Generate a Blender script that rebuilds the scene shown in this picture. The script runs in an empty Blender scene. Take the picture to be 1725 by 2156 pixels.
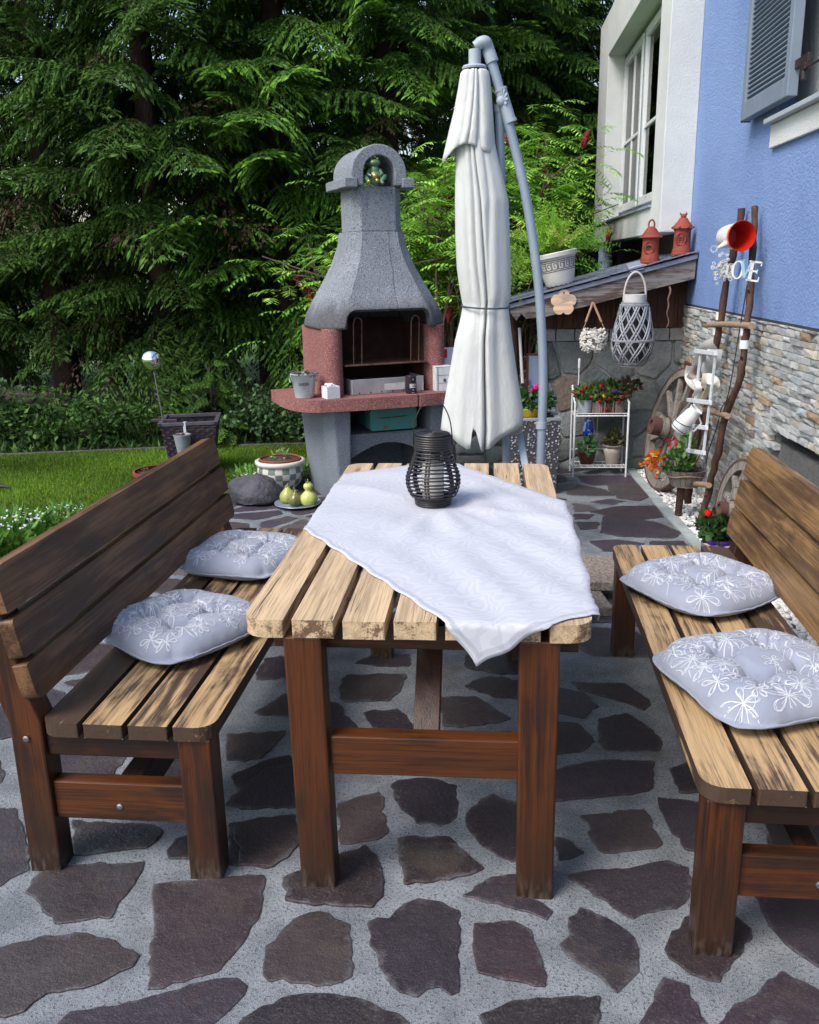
import bpy, math, random
import numpy as np
from mathutils import Vector, Matrix
R=math.radians; PI=math.pi; sin=math.sin; cos=math.cos
rnd=random.Random(7)
scene=bpy.context.scene; COL=scene.collection
# ---------------------------------------------------------------- camera (real position, 1.55 m above the patio)
FPX=1870.; CW,CH=1725.,2156.
def cam_axes(p,y,r):
    p,y,r=R(p),R(y),R(r)
    f=Vector((sin(y)*cos(p),cos(y)*cos(p),-sin(p))); ri=Vector((cos(y),-sin(y),0)); up=ri.cross(f)
    return ri*cos(r)+up*sin(r), up*cos(r)-ri*sin(r), f
AR,AU,AF=cam_axes(15.5,-5.8,-1.0); EYE=Vector((0,0,1.55))
cd=bpy.data.cameras.new('camera'); cam=bpy.data.objects.new('camera',cd); COL.objects.link(cam); scene.camera=cam
cd.sensor_fit='HORIZONTAL'; cd.sensor_width=36; cd.lens=FPX/CW*36; cd.clip_start=.05; cd.clip_end=800
cam.matrix_world=Matrix(((AR.x,AU.x,-AF.x,EYE.x),(AR.y,AU.y,-AF.y,EYE.y),(AR.z,AU.z,-AF.z,EYE.z),(0,0,0,1)))
# survey helpers: a sight line through a measured point meets a known plane of the place
def _ray(u,v): return AF+(AR*(u-CW/2)-AU*(v-CH/2))/FPX
def pz(u,v,z=0.): d=_ray(u,v); return EYE+d*((z-EYE.z)/d.z)
def py(u,v,y): d=_ray(u,v); return EYE+d*(y/d.y)
def px(u,v,x): d=_ray(u,v); return EYE+d*(x/d.x)
# ---------------------------------------------------------------- mesh builder
class MB:
    def __init__(s): s.v=[]; s.f=[]; s.m=[]; s.c=[]
    def add(s,vs,fs,mat=0,col=(.5,.5,.5),M=None):
        o=len(s.v)
        if M is not None: vs=[M@Vector(p) for p in vs]
        s.v+= [tuple(p) for p in vs]
        for i,f in enumerate(fs):
            s.f.append(tuple(j+o for j in f)); s.m.append(mat); s.c.append(col)
        return s
    def box(s,x0,x1,y0,y1,z0,z1,mat=0,col=(.5,.5,.5),M=None):
        vs=[(x,y,z) for x in(x0,x1) for y in(y0,y1) for z in(z0,z1)]
        return s.add(vs,[(0,1,3,2),(4,6,7,5),(0,4,5,1),(2,3,7,6),(0,2,6,4),(1,5,7,3)],mat,col,M)
    def bar(s,a,b,w,h,mat=0,col=(.5,.5,.5),up=(0,0,1)):
        a=Vector(a);b=Vector(b);d=(b-a).normalized();u=Vector(up)
        sd=d.cross(u).normalized(); u=sd.cross(d)
        vs=[]
        for p in(a,b):
            for i,j in((-1,-1),(1,-1),(1,1),(-1,1)): vs.append(p+sd*(i*w/2)+u*(j*h/2))
        return s.add(vs,[(3,2,1,0),(4,5,6,7),(0,1,5,4),(1,2,6,5),(2,3,7,6),(3,0,4,7)],mat,col)
    def tube(s,pts,r,n=8,mat=0,col=(.5,.5,.5),cap=True,M=None,closed=False,flat=1.):
        pts=[Vector(p) for p in pts]; N=len(pts)
        rs=r if isinstance(r,(list,tuple)) else [r]*N
        vs=[];prev=None
        for i,p in enumerate(pts):
            if closed: t=(pts[(i+1)%N]-pts[i-1])
            else: t=pts[min(i+1,N-1)]-pts[max(i-1,0)]
            if t.length<1e-9: t=Vector((0,0,1))
            t.normalize()
            if prev is None:
                a=Vector((0,0,1)) if abs(t.z)<.9 else Vector((1,0,0))
                prev=(a-t*a.dot(t)).normalized()
            else:
                q=prev-t*prev.dot(t); prev=q.normalized() if q.length>1e-6 else prev
            b=t.cross(prev)
            for k in range(n):
                a=2*PI*k/n; vs.append(p+prev*(cos(a)*rs[i]*flat)+b*(sin(a)*rs[i]))
        fs=[]
        for i in range(N if closed else N-1):
            j=(i+1)%N
            for k in range(n):
                l=(k+1)%n; fs.append((i*n+k,i*n+l,j*n+l,j*n+k))
        if cap and not closed: fs.append(tuple(range(n))[::-1]); fs.append(tuple((N-1)*n+k for k in range(n)))
        return s.add(vs,fs,mat,col,M)
    def lathe(s,prof,n=24,mat=0,col=(.5,.5,.5),M=None,fn=None,cap0=True,cap1=True):
        vs=[]
        for (r,z) in prof:
            for k in range(n):
                a=2*PI*k/n; rr=r*(fn(a,z) if fn else 1); vs.append((rr*cos(a),rr*sin(a),z))
        fs=[]
        for i in range(len(prof)-1):
            for k in range(n):
                l=(k+1)%n; fs.append((i*n+k,i*n+l,(i+1)*n+l,(i+1)*n+k))
        if cap0: fs.append(tuple(range(n))[::-1])
        if cap1: fs.append(tuple((len(prof)-1)*n+k for k in range(n)))
        return s.add(vs,fs,mat,col,M)
    def ball(s,c,r,n=12,mat=0,col=(.5,.5,.5),M=None,sc=(1,1,1)):
        c=Vector(c); pr=[]
        m=max(4,n//2)
        vs=[];fs=[]
        for i in range(m+1):
            ph=PI*i/m
            for k in range(n):
                a=2*PI*k/n; vs.append((c.x+r*sc[0]*sin(ph)*cos(a),c.y+r*sc[1]*sin(ph)*sin(a),c.z-r*sc[2]*cos(ph)))
        for i in range(m):
            for k in range(n):
                l=(k+1)%n; fs.append((i*n+k,i*n+l,(i+1)*n+l,(i+1)*n+k))
        return s.add(vs,fs,mat,col,M)
    def prism(s,poly,z0,z1,mat=0,col=(.5,.5,.5),M=None,sidemat=None,chamf=0):
        n=len(poly)
        vs=[(p[0],p[1],z0) for p in poly]+[(p[0],p[1],z1) for p in poly]
        s.add(vs,[tuple(range(n))[::-1],tuple(range(n,2*n))],mat,col,M)
        s.add(vs,[(i,(i+1)%n,n+(i+1)%n,n+i) for i in range(n)],mat if sidemat is None else sidemat,col,M)
        return s
    def build(s,name,mats,parent=None,origin=None,world=False,smooth=None,bevel=0,sub=0,seg=2,merge=False):
        me=bpy.data.meshes.new(name)
        V=np.array(s.v,dtype=float)
        if origin is not None: V=V-np.array(origin)
        if world and parent is not None:
            Mi=np.array(MAT[parent.name].inverted()); V=V@Mi[:3,:3].T+Mi[:3,3]
        me.from_pydata([tuple(p) for p in V],[],s.f)
        if not isinstance(mats,(list,tuple)): mats=[mats]
        for m in mats: me.materials.append(m)
        me.polygons.foreach_set('material_index',s.m)
        at=me.attributes.new('col','FLOAT_COLOR','FACE')
        c=np.ones((len(s.f),4)); c[:,:3]=np.array(s.c); at.data.foreach_set('color',c.ravel())
        me.update()
        if merge:
            import bmesh
            bm=bmesh.new(); bm.from_mesh(me); bmesh.ops.remove_doubles(bm,verts=bm.verts,dist=1e-5); bm.to_mesh(me); bm.free()
        if smooth:
            me.shade_smooth(); me.set_sharp_from_angle(angle=R(smooth))
        ob=bpy.data.objects.new(name,me); COL.objects.link(ob)
        if origin is not None: ob.location=origin
        if parent is not None: ob.parent=parent
        if bevel:
            b=ob.modifiers.new('bevel','BEVEL'); b.width=bevel; b.segments=seg; b.limit_method='ANGLE'; b.angle_limit=R(40)
        if sub:
            b=ob.modifiers.new('subsurf','SUBSURF'); b.levels=sub; b.render_levels=sub
        return ob
MAT={}
def tag(o,label,cat,group=None,kind=None):
    o['label']=label; o['category']=cat
    if group: o['group']=group
    if kind: o['kind']=kind
    return o
def thing(name,label,cat,loc=(0,0,0),rz=0,group=None,rot=None):
    o=bpy.data.objects.new(name,None); COL.objects.link(o); o.empty_display_size=.1
    o.location=loc; e=rot if rot else (0,0,rz); o.rotation_euler=e
    from mathutils import Euler
    MAT[o.name]=Matrix.Translation(Vector(loc))@Euler(e).to_matrix().to_4x4()
    return tag(o,label,cat,group)
def struct(name,mb,mats,**k):
    o=mb.build(name,mats,**k); o['kind']='structure'; return o
def dup(root,loc,rz,label,rot=None):
    r=root.copy(); COL.objects.link(r); r.location=loc; r.rotation_euler=rot or (0,0,rz); r['label']=label
    from mathutils import Euler
    MAT[r.name]=Matrix.Translation(Vector(loc))@Euler(rot or (0,0,rz)).to_matrix().to_4x4()
    for ch in list(root.children):
        c=ch.copy(); COL.objects.link(c); c.parent=r
        for g in list(ch.children):
            d=g.copy(); COL.objects.link(d); d.parent=c
    return r
def T(x,y,z): return Matrix.Translation((x,y,z))
def RX(a): return Matrix.Rotation(R(a),4,'X')
def RY(a): return Matrix.Rotation(R(a),4,'Y')
def RZ(a): return Matrix.Rotation(R(a),4,'Z')
def frame(o,x,y):            # matrix with origin o, x axis, y axis
    x=Vector(x).normalized(); z=x.cross(Vector(y)).normalized(); y=z.cross(x)
    return Matrix(((x.x,y.x,z.x,o[0]),(x.y,y.y,z.y,o[1]),(x.z,y.z,z.z,o[2]),(0,0,0,1)))
# ---------------------------------------------------------------- materials
class NT:
    def __init__(s,name):
        s.mt=bpy.data.materials.new(name); s.mt.use_nodes=True; s.t=s.mt.node_tree; s.n=s.t.nodes; s.L=s.t.links
        s.b=s.n['Principled BSDF']; s.out=s.n['Material Output']
    def node(s,ty,**k):
        n=s.n.new(ty)
        for a,b in k.items(): setattr(n,a,b)
        return n
    def put(s,sock,val):
        if isinstance(val,bpy.types.NodeSocket): s.L.new(val,sock)
        elif isinstance(val,(tuple,list)) and len(val)==3 and sock.type=='RGBA': sock.default_value=(*val,1)
        else: sock.default_value=val
    def math(s,op,a,b=None,c=None,clamp=False):
        n=s.node('ShaderNodeMath',operation=op,use_clamp=clamp); s.put(n.inputs[0],a)
        if b is not None: s.put(n.inputs[1],b)
        if c is not None: s.put(n.inputs[2],c)
        return n.outputs[0]
    def vm(s,op,a,b):
        n=s.node('ShaderNodeVectorMath',operation=op); s.put(n.inputs[0],a); s.put(n.inputs[1],b); return n.outputs[0]
    def coord(s,rand=True,kind='Object'):
        o=s.node('ShaderNodeTexCoord').outputs[kind]
        if rand:
            r=s.node('ShaderNodeObjectInfo').outputs['Random']
            c=s.node('ShaderNodeCombineXYZ'); 
            for i in range(3): s.L.new(s.math('MULTIPLY',r,(37.,53.,71.)[i]),c.inputs[i])
            o=s.vm('ADD',o,c.outputs[0])
        return o
    def scale(s,v,sc): return s.vm('MULTIPLY',v,sc)
    def noise(s,v,sc,det=4,rough=.55,out='Fac',dist=0):
        n=s.node('ShaderNodeTexNoise'); s.L.new(v,n.inputs['Vector']); n.inputs['Scale'].default_value=sc
        n.inputs['Detail'].default_value=det; n.inputs['Roughness'].default_value=rough; n.inputs['Distortion'].default_value=dist
        return n.outputs[0 if out=='Fac' else 1]
    def vor(s,v,sc,feature='F1',out='Distance'):
        n=s.node('ShaderNodeTexVoronoi',feature=feature); s.L.new(v,n.inputs['Vector']); n.inputs['Scale'].default_value=sc
        return n.outputs[out]
    def ramp(s,x,a,b):     # smooth remap a..b -> 0..1
        n=s.node('ShaderNodeMapRange',interpolation_type='SMOOTHSTEP'); s.put(n.inputs[0],x)
        n.inputs[1].default_value=a; n.inputs[2].default_value=b; return n.outputs[0]
    def mix(s,f,a,b,mode='MIX'):
        n=s.node('ShaderNodeMix',data_type='RGBA',blend_type=mode); s.put(n.inputs[0],f); s.put(n.inputs[6],a); s.put(n.inputs[7],b); return n.outputs[2]
    def attr(s,name='col'):
        n=s.node('ShaderNodeAttribute'); n.attribute_name=name; return n
    def bump(s,h,st=.3,dist=.01,prev=None):
        n=s.node('ShaderNodeBump'); s.L.new(h,n.inputs['Height']); n.inputs['Strength'].default_value=st; n.inputs['Distance'].default_value=dist
        if prev is not None: s.L.new(prev,n.inputs['Normal'])
        s.L.new(n.outputs[0],s.b.inputs['Normal']); return n.outputs[0]
    def fin(s,col,rough=.6,metal=0,spec=.5):
        s.put(s.b.inputs['Base Color'],col); s.put(s.b.inputs['Roughness'],rough); s.b.inputs['Metallic'].default_value=metal
        s.b.inputs['Specular IOR Level'].default_value=spec; return s.mt
_mc={}
def plain(name,c1,c2=None,sc=6.,rough=.6,bump=0,bs=60.,metal=0,spec=.4,bd=.004,vary=0,stretch=(1,1,1),det=5):
    """surface whose colour wanders between c1 and c2, with a fine relief"""
    if name in _mc: return _mc[name]
    t=NT(name); v=t.coord()
    vs=t.scale(v,stretch)
    if c2 is None: c2=tuple(x*.7 for x in c1)
    col=t.mix(t.ramp(t.noise(vs,sc,det,.6),.32,.68),c1,c2)
    if vary:
        a=t.attr(); s_=t.node('ShaderNodeSeparateColor'); t.L.new(a.outputs['Color'],s_.inputs[0])
        k=t.math('MULTIPLY_ADD',s_.outputs[0],vary*2,1-vary)
        g=t.node('ShaderNodeCombineColor'); [t.L.new(k,g.inputs[i]) for i in range(3)]
        col=t.mix(1.,col,g.outputs[0],'MULTIPLY')
    rg=t.math('MULTIPLY_ADD',t.noise(v,sc*3,3),.2,rough-.1)
    if bump: t.bump(t.noise(vs,bs,4,.65),bump,bd)
    _mc[name]=t.fin(col,rg,metal,spec); return _mc[name]
def attrmat(name,rough=.7,bump=.3,bs=90.,var=.35,sc=12.,bd=.004,spec=.3,trans=0):
    """base colour comes from each piece's own colour, broken up by noise"""
    if name in _mc: return _mc[name]
    t=NT(name); v=t.coord(); a=t.attr()
    n=t.noise(v,sc,6,.65); k=t.math('MULTIPLY_ADD',n,var*2.6,1-var*1.3)
    g=t.node('ShaderNodeCombineColor'); [t.L.new(k,g.inputs[i]) for i in range(3)]
    col=t.mix(1.,a.outputs['Color'],g.outputs[0],'MULTIPLY')
    if bump: t.bump(t.noise(v,bs,5,.7),bump,bd)
    t.fin(col,rough,0,spec)
    if trans:
        tr=t.node('ShaderNodeBsdfTranslucent'); t.L.new(col,tr.inputs[0]); mx=t.node('ShaderNodeMixShader'); mx.inputs[0].default_value=trans
        t.L.new(t.b.outputs[0],mx.inputs[1]); t.L.new(tr.outputs[0],mx.inputs[2]); t.L.new(mx.outputs[0],t.out.inputs[0])
    _mc[name]=t.mt; return t.mt
def wood(name,light,dark,ax=1,burn=.5,crack=0,rough=.55,wet=0,fade=None,soft=.0):
    """planks: grain along one axis, scorched patches, knots, drying cracks. col attribute: r = how scorched, g = offset"""
    t=NT(name); v=t.coord(); a=t.attr(); sp=t.node('ShaderNodeSeparateColor'); t.L.new(a.outputs['Color'],sp.inputs[0])
    cx=t.node('ShaderNodeCombineXYZ'); 
    for i in range(3): t.L.new(t.math('MULTIPLY',sp.outputs[1],(19.,23.,29.)[i]),cx.inputs[i])
    v=t.vm('ADD',v,cx.outputs[0])
    def st(al,ac): return t.scale(v,tuple(al if i==ax else ac for i in range(3)))
    warp=t.noise(st(2.,5.),1.,2); w3=t.node('ShaderNodeCombineXYZ'); [t.L.new(t.math('MULTIPLY',warp,.9),w3.inputs[i]) for i in range(3)]
    g1=t.noise(t.vm('ADD',st(1.2,26.),w3.outputs[0]),1.6,5,.6)
    g2=t.noise(st(5.,240.),1.,3,.6)
    patch=t.noise(st(2.6,7.),1.15,5,.62,dist=.6)
    # scorched mask
    th=t.math('MULTIPLY_ADD',sp.outputs[0],-1.,1.)      # 1-burn
    m0=t.math('ADD',patch,t.math('ADD',t.math('MULTIPLY',t.math('SUBTRACT',g1,.5),.75),t.math('MULTIPLY',t.math('SUBTRACT',g2,.5),.38)))
    m0=t.math('SUBTRACT',m0,t.math('MULTIPLY_ADD',th,.62,.18))
    mask=t.ramp(m0,-.05-soft,.09+soft)
    kn=t.vor(st(1.9,9.),1.,); knot=t.math('SUBTRACT',1.,t.ramp(kn,.05,.13))
    ring=t.ramp(t.math('ABSOLUTE',t.math('SUBTRACT',t.math('FRACT',t.math('MULTIPLY',kn,9.)),.5)),.15,.5)
    lg=t.mix(t.ramp(g1,.35,.68),light,tuple(x*.62 for x in light))
    lg=t.mix(t.math('MULTIPLY',t.ramp(g2,.47,.66),.62),lg,tuple(x*.42 for x in light))
    lg=t.mix(t.math('MULTIPLY',knot,.8),lg,(light[0]*.35,light[1]*.22,light[2]*.18))
    near=t.math('SUBTRACT',1.,t.ramp(kn,.1,.3)); lg=t.mix(t.math('MULTIPLY',t.math('MULTIPLY',near,ring),.35),lg,tuple(x*.45 for x in light))
    dk=t.mix(t.ramp(g1,.3,.7),dark,tuple(x*1.9 for x in dark))
    col=t.mix(t.math('MULTIPLY',mask,.93),lg,dk)
    h=t.math('ADD',t.math('MULTIPLY',g1,.6),t.math('MULTIPLY',g2,.5))
    if crack:
        c=t.noise(st(.55,40.),1.,2,.5); c=t.math('SUBTRACT',1.,t.ramp(t.math('ABSOLUTE',t.math('SUBTRACT',c,.5)),.0,.006))
        c=t.math('MULTIPLY',c,t.ramp(t.noise(st(2.,9.),1.,2),.45,.52)); col=t.mix(t.math('MULTIPLY',c,crack),col,(.05,.025,.012))
        h=t.math('SUBTRACT',h,t.math('MULTIPLY',c,1.2))
    if fade:   # weathered grey-black foot
        s2=t.node('ShaderNodeSeparateXYZ'); t.L.new(t.node('ShaderNodeTexCoord').outputs['Object'],s2.inputs[0])
        f=t.math('SUBTRACT',1.,t.ramp(t.math('ADD',s2.outputs[2],t.math('MULTIPLY',t.noise(st(8.,30.),1.,3),.16)),fade-.02,fade+.13))
        f2=t.math('MULTIPLY',t.math('SUBTRACT',1.,t.ramp(t.math('ADD',s2.outputs[2],t.math('MULTIPLY',t.noise(st(3.,14.),1.,3),.25)),fade+.05,fade+.52)),.72); col=t.mix(f2,col,(.022,.011,.007))
        col=t.mix(f,col,t.mix(t.ramp(t.noise(st(25.,90.),1.,3),.4,.7),(.014,.009,.007),(.10,.075,.055)))
    t.bump(h,.35,.004)
    _mc[name]=t.fin(col,t.math('MULTIPLY_ADD',g1,.3,rough-.15),0,.35 if not wet else .5); return _mc[name]
# ================================================================ world and light
w=bpy.data.worlds.new('World'); scene.world=w; w.use_nodes=True
nt=w.node_tree; sky=nt.nodes.new('ShaderNodeTexSky'); sky.sky_type='NISHITA'; sky.sun_disc=False
SUN_DIR=Vector((-.50,-.50,.85)).normalized()      # towards the sun
sky.sun_elevation=math.asin(SUN_DIR.z); sky.sun_rotation=math.atan2(SUN_DIR.x,SUN_DIR.y)
sky.air_density=1.3; sky.dust_density=2.5; sky.ozone_density=1.2
bg=nt.nodes['Background']; nt.links.new(sky.outputs[0],bg.inputs[0]); bg.inputs[1].default_value=.135
sl=bpy.data.lights.new('sun','SUN'); sl.energy=1.8; sl.angle=R(26); sl.color=(1,.96,.9)
so=bpy.data.objects.new('sun',sl); COL.objects.link(so); so.rotation_euler=SUN_DIR.to_track_quat('Z','Y').to_euler(); so.location=(-3,-3,8)
scene.view_settings.view_transform='Standard'; scene.view_settings.look='None'; scene.view_settings.exposure=.85; scene.view_settings.gamma=1
# ================================================================ ground
lawn=plain('lawn_green',(.085,.15,.02),(.05,.10,.014),2.5,.9,.5,140,bd=.01)
g=MB(); g.box(-150,150,-60,300,-.3,-.012); struct('ground',g,lawn)
def convex_clip(poly,px_,py_,nx,ny):
    out=[];n=len(poly)
    for i in range(n):
        a=poly[i];b=poly[(i+1)%n]
        da=(a[0]-px_)*nx+(a[1]-py_)*ny; db=(b[0]-px_)*nx+(b[1]-py_)*ny
        if da<=0: out.append(a)
        if (da<0)!=(db<0) and abs(da-db)>1e-12:
            t=da/(da-db); out.append((a[0]+(b[0]-a[0])*t,a[1]+(b[1]-a[1])*t))
    return out
def cells(sites,keep,gap,rad,rg):
    res=[]
    for i,(x,y) in enumerate(sites):
        if not keep[i]: continue
        poly=[(x-rad,y-rad),(x+rad,y-rad),(x+rad,y+rad),(x-rad,y+rad)]
        nb=sorted(((a-x)**2+(b-y)**2,a,b) for j,(a,b) in enumerate(sites) if j!=i and abs(a-x)<rad*2 and abs(b-y)<rad*2)[:26]
        gp=gap*rg.uniform(.7,1.25)
        for d2,a,b in nb:
            d=math.sqrt(d2)
            if d<1e-6: continue
            nx,ny=(a-x)/d,(b-y)/d; m=d/2-gp/2
            poly=convex_clip(poly,x+nx*m,y+ny*m,nx,ny)
            if len(poly)<3: break
        if len(poly)>=3: res.append(poly)
    return res
def area(p): return .5*sum(p[i][0]*p[(i+1)%len(p)][1]-p[(i+1)%len(p)][0]*p[i][1] for i in range(len(p)))
def inside(p,x,y):
    c=False;n=len(p)
    for i in range(n):
        a=p[i];b=p[i-1]
        if (a[1]>y)!=(b[1]>y) and x<(b[0]-a[0])*(y-a[1])/(b[1]-a[1])+a[0]: c=not c
    return c
def rough_poly(poly,step,amp,rg,rnd_c=.18):
    q=[];n=len(poly)
    for i in range(n):       # soften corners
        a=poly[i-1];b=poly[i];c=poly[(i+1)%n]
        q.append((b[0]+(a[0]-b[0])*rnd_c,b[1]+(a[1]-b[1])*rnd_c)); 
        q.append((b[0]+(a[0]+c[0]-2*b[0])*rnd_c*.22,b[1]+(a[1]+c[1]-2*b[1])*rnd_c*.22))
        q.append((b[0]+(c[0]-b[0])*rnd_c,b[1]+(c[1]-b[1])*rnd_c))
    out=[];n=len(q);ph=rg.uniform(0,9)
    for i in range(n):
        a=q[i];b=q[(i+1)%n];l=math.hypot(b[0]-a[0],b[1]-a[1]); k=max(1,int(l/step))
        nx,ny=(b[1]-a[1])/(l+1e-9),-(b[0]-a[0])/(l+1e-9)
        for j in range(k):
            t=j/k; d=rg.gauss(0,amp*.55) if j else 0
            d+=amp*.6*sin(ph+(i+t)*2.7) if j else 0
            out.append((a[0]+(b[0]-a[0])*t+nx*d,a[1]+(b[1]-a[1])*t+ny*d))
    return out
# traced slabs of crazy paving (outlines surveyed on the ground plane)
def z6(L): return [(x*.5,1653+y*.5) for x,y in L]
def z3(L): return [(503+.4417*x,1293.75+.4417*y) for x,y in L]
def z5(L): return [(1150+.3333*x,1437.5+.3333*y) for x,y in L]
def z1(L): return [(.4667*x,891.25+.4667*y) for x,y in L]
TR=[z6([(105,455),(160,375),(300,340),(610,325),(600,365),(500,500),(470,565),(230,590),(165,500)]),
z6([(645,420),(1110,380),(1120,400),(1100,540),(1060,600),(990,710),(920,790),(620,870),(650,600),(638,470)]),
z6([(-60,700),(0,690),(180,640),(370,628),(520,690),(590,720),(560,770),(360,860),(200,880),(100,960),(20,985),(-100,950)]),
z6([(1190,395),(1265,365),(1440,290),(1540,255),(1600,330),(1615,470),(1570,520),(1420,515),(1200,490)]),
z6([(1115,685),(1200,600),(1300,540),(1380,540),(1475,590),(1485,810),(1390,848),(1130,830),(1105,800)]),
[(773,1943),(820,1935),(850,1905),(880,1893),(930,1900),(970,1920),(968,2090),(950,2098),(925,2080),(900,2085),(880,2102),(840,2090),(800,2040),(778,1990)],
z6([(240,1010),(290,960),(650,890),(900,820),(1000,815),(1045,850),(1000,920),(900,1010),(800,1080),(240,1080)]),
z6([(1010,1000),(1100,940),(1230,890),(1500,900),(1680,970),(1725,1010),(1700,1100),(1000,1100)]),
z6([(960,165),(1240,135),(1235,220),(1190,320),(1130,355),(965,340)]),
z6([(300,150),(640,170),(690,200),(620,270),(420,290),(310,300)]),
z6([(700,280),(740,230),(800,212),(880,240),(880,315),(710,315)]),
z6([(1420,80),(1600,30),(1640,200),(1600,230),(1430,255)]),
[(836,1767),(945,1763),(1020,1830),(990,1845),(850,1866)],
z6([(-60,90),(70,100),(110,240),(125,360),(0,430),(-60,430)]),
z3([(490,310),(520,290),(800,285),(770,370),(720,415),(500,420),(478,370)]),
z3([(400,425),(470,425),(600,590),(560,600),(400,600)]),
z3([(590,470),(640,455),(760,450),(835,530),(870,600),(690,600)]),
z3([(950,400),(1130,393),(1300,500),(1240,520),(975,540)]),
z3([(1075,345),(1160,305),(1260,300),(1340,320),(1370,370),(1335,405),(1220,400)]),
z3([(550,235),(640,190),(820,190),(815,250),(700,252)]),
z3([(1080,200),(1200,190),(1400,170),(1380,290),(1250,290),(1080,255)]),
z3([(80,300),(120,210),(240,200),(300,290),(215,300)]),
z3([(80,480),(215,380),(300,400),(300,490)]),
z3([(-60,570),(230,555),(110,690),(-60,700)]),
z3([(-40,770),(110,700),(240,670),(330,760),(300,900),(0,935)]),
z3([(-20,1000),(200,965),(270,960),(290,1060),(240,1160),(160,1210),(0,1200)]),
z3([(720,815),(760,790),(900,780),(1040,815),(1050,900),(1040,970),(960,1015),(850,1000),(770,930)]),
z3([(1075,985),(1150,880),(1210,855),(1340,900),(1420,1010),(1420,1130),(1310,1185),(1160,1110)]),
z3([(1060,1345),(1200,1255),(1340,1240),(1365,1330),(1450,1380),(1500,1420),(1470,1460),(1290,1400)]),
z3([(1000,570),(1100,565),(1300,560),(1340,600),(1300,650),(1020,640)]),
z3([(1480,510),(1620,520),(1700,610),(1540,665),(1470,640)]),
z3([(1500,350),(1640,370),(1720,440),(1650,500),(1500,470)]),
z5([(20,560),(350,495),(690,500),(680,640),(650,690),(20,760)]),
z5([(205,845),(620,805),(660,850),(740,1020),(700,1050),(370,1085),(330,1060),(260,950),(285,930)]),
z5([(130,1220),(330,1180),(500,1180),(660,1140),(780,1125),(900,1170),(930,1250),(880,1400),(700,1450),(550,1500),(430,1430),(260,1310)]),
z5([(80,1660),(150,1600),(140,1490),(215,1420),(390,1490),(560,1610),(590,1690),(590,1830),(540,1880),(450,1970),(330,1860),(180,1770)]),
z5([(745,1690),(790,1580),(880,1480),(1180,1460),(1300,1560),(1305,1620),(1180,1770),(1100,1900),(1000,1880),(840,1790)]),
z5([(325,230),(510,190),(620,260),(740,370),(720,440),(360,430),(330,330)]),
z5([(20,250),(200,260),(300,350),(290,390),(230,440),(40,465)]),
z5([(150,0),(500,10),(660,120),(620,180),(500,130),(240,60)]),
z5([(780,550),(920,490),(1010,500),(1010,705),(840,700),(800,600)]),
z5([(700,730),(900,750),(1000,770),(980,1080),(880,1060),(790,950)]),
z5([(580,2180),(690,1950),(740,1870),(900,1920),(960,2050),(1030,2180)]),
z5([(1070,2180),(1150,2080),(1260,2010),(1490,1820),(1760,1960),(1760,2180)]),
z5([(1290,1320),(1500,1290),(1800,1350),(1800,1850),(1560,1700),(1410,1540)]),
z5([(60,975),(150,1000),(245,1080),(80,1130)]),
[(997,1945),(1080,1940),(1120,1960),(1152,2080),(1060,2065),(1005,2050)],
[(1010,2140),(1080,2110),(1190,2102),(1265,2100),(1262,2200),(1000,2200)],
z1([(240,1450),(560,1430),(600,1460),(510,1600),(260,1610)]),
z1([(1150,1160),(1260,1050),(1330,1080),(1300,1160)]),
z1([(1140,1310),(1220,1260),(1290,1220),(1340,1260),(1300,1320)]),
z1([(1010,1730),(1080,1650),(1200,1560),(1330,1540),(1370,1640),(1330,1740)]),
# farther slabs right of the table
[(1217,1002),(1330,1002),(1345,1020),(1245,1023),(1222,1012)],
[(1192,1032),(1215,1020),(1270,1030),(1298,1044),(1240,1045),(1195,1042)],
[(1280,1022),(1345,1020),(1372,1045),(1345,1056),(1300,1050),(1283,1035)],
[(1240,1058),(1285,1050),(1320,1056),(1290,1064)],[(1240,1078),(1300,1066),(1385,1064),(1400,1090),(1330,1097),(1290,1090)],
[(1263,1122),(1272,1086),(1380,1100),(1440,1122),(1420,1134),(1300,1130)],
[(1205,1060),(1240,1066),(1268,1076),(1210,1078)],[(1208,1083),(1252,1084),(1240,1094),(1210,1094)],
[(1212,1100),(1262,1100),(1258,1114),(1222,1116)],[(1240,1140),(1300,1136),(1360,1145),(1330,1160),(1270,1162)],
[(1370,1140),(1440,1140),(1460,1160),(1400,1175),(1355,1165)]]
traced=[]
for L in TR:
    P=[(q.x,q.y) for q in (pz(u,v,0) for u,v in L)]
    if area(P)<0: P=P[::-1]
    traced.append(P)
PATIO=[(-2.45,-1.5),(-2.42,4.2),(-2.05,5.4),(-1.75,6.15),(-1.2,6.95),(1.02,6.95),(1.14,4.89),(1.24,3.0),(1.34,-1.5)]
rg=random.Random(11)
sites=[];keep=[]
for P in traced:
    cx=sum(p[0] for p in P)/len(P); cy=sum(p[1] for p in P)/len(P)
    Q=rough_poly(P,.09,0,rg)
    for p in Q: sites.append((cx+(p[0]-cx)*.8,cy+(p[1]-cy)*.8)); keep.append(False)
y=-1.4
while y<6.95:
    x=-2.5
    while x<1.4:
        a=x+rg.uniform(-.13,.13); b=y+rg.uniform(-.12,.12)
        if inside(PATIO,a,b) and not any(inside(P,a,b) for P in traced) and min([9]+[math.hypot(a-s[0],b-s[1]) for s in sites])>.14:
            sites.append((a,b)); keep.append(True)
        x+=.30
    y+=.26
fill=[p for p in cells(sites,keep,.055,.32,rg) if abs(area(p))>.008]
pm=MB(); RIM=set()
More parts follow.
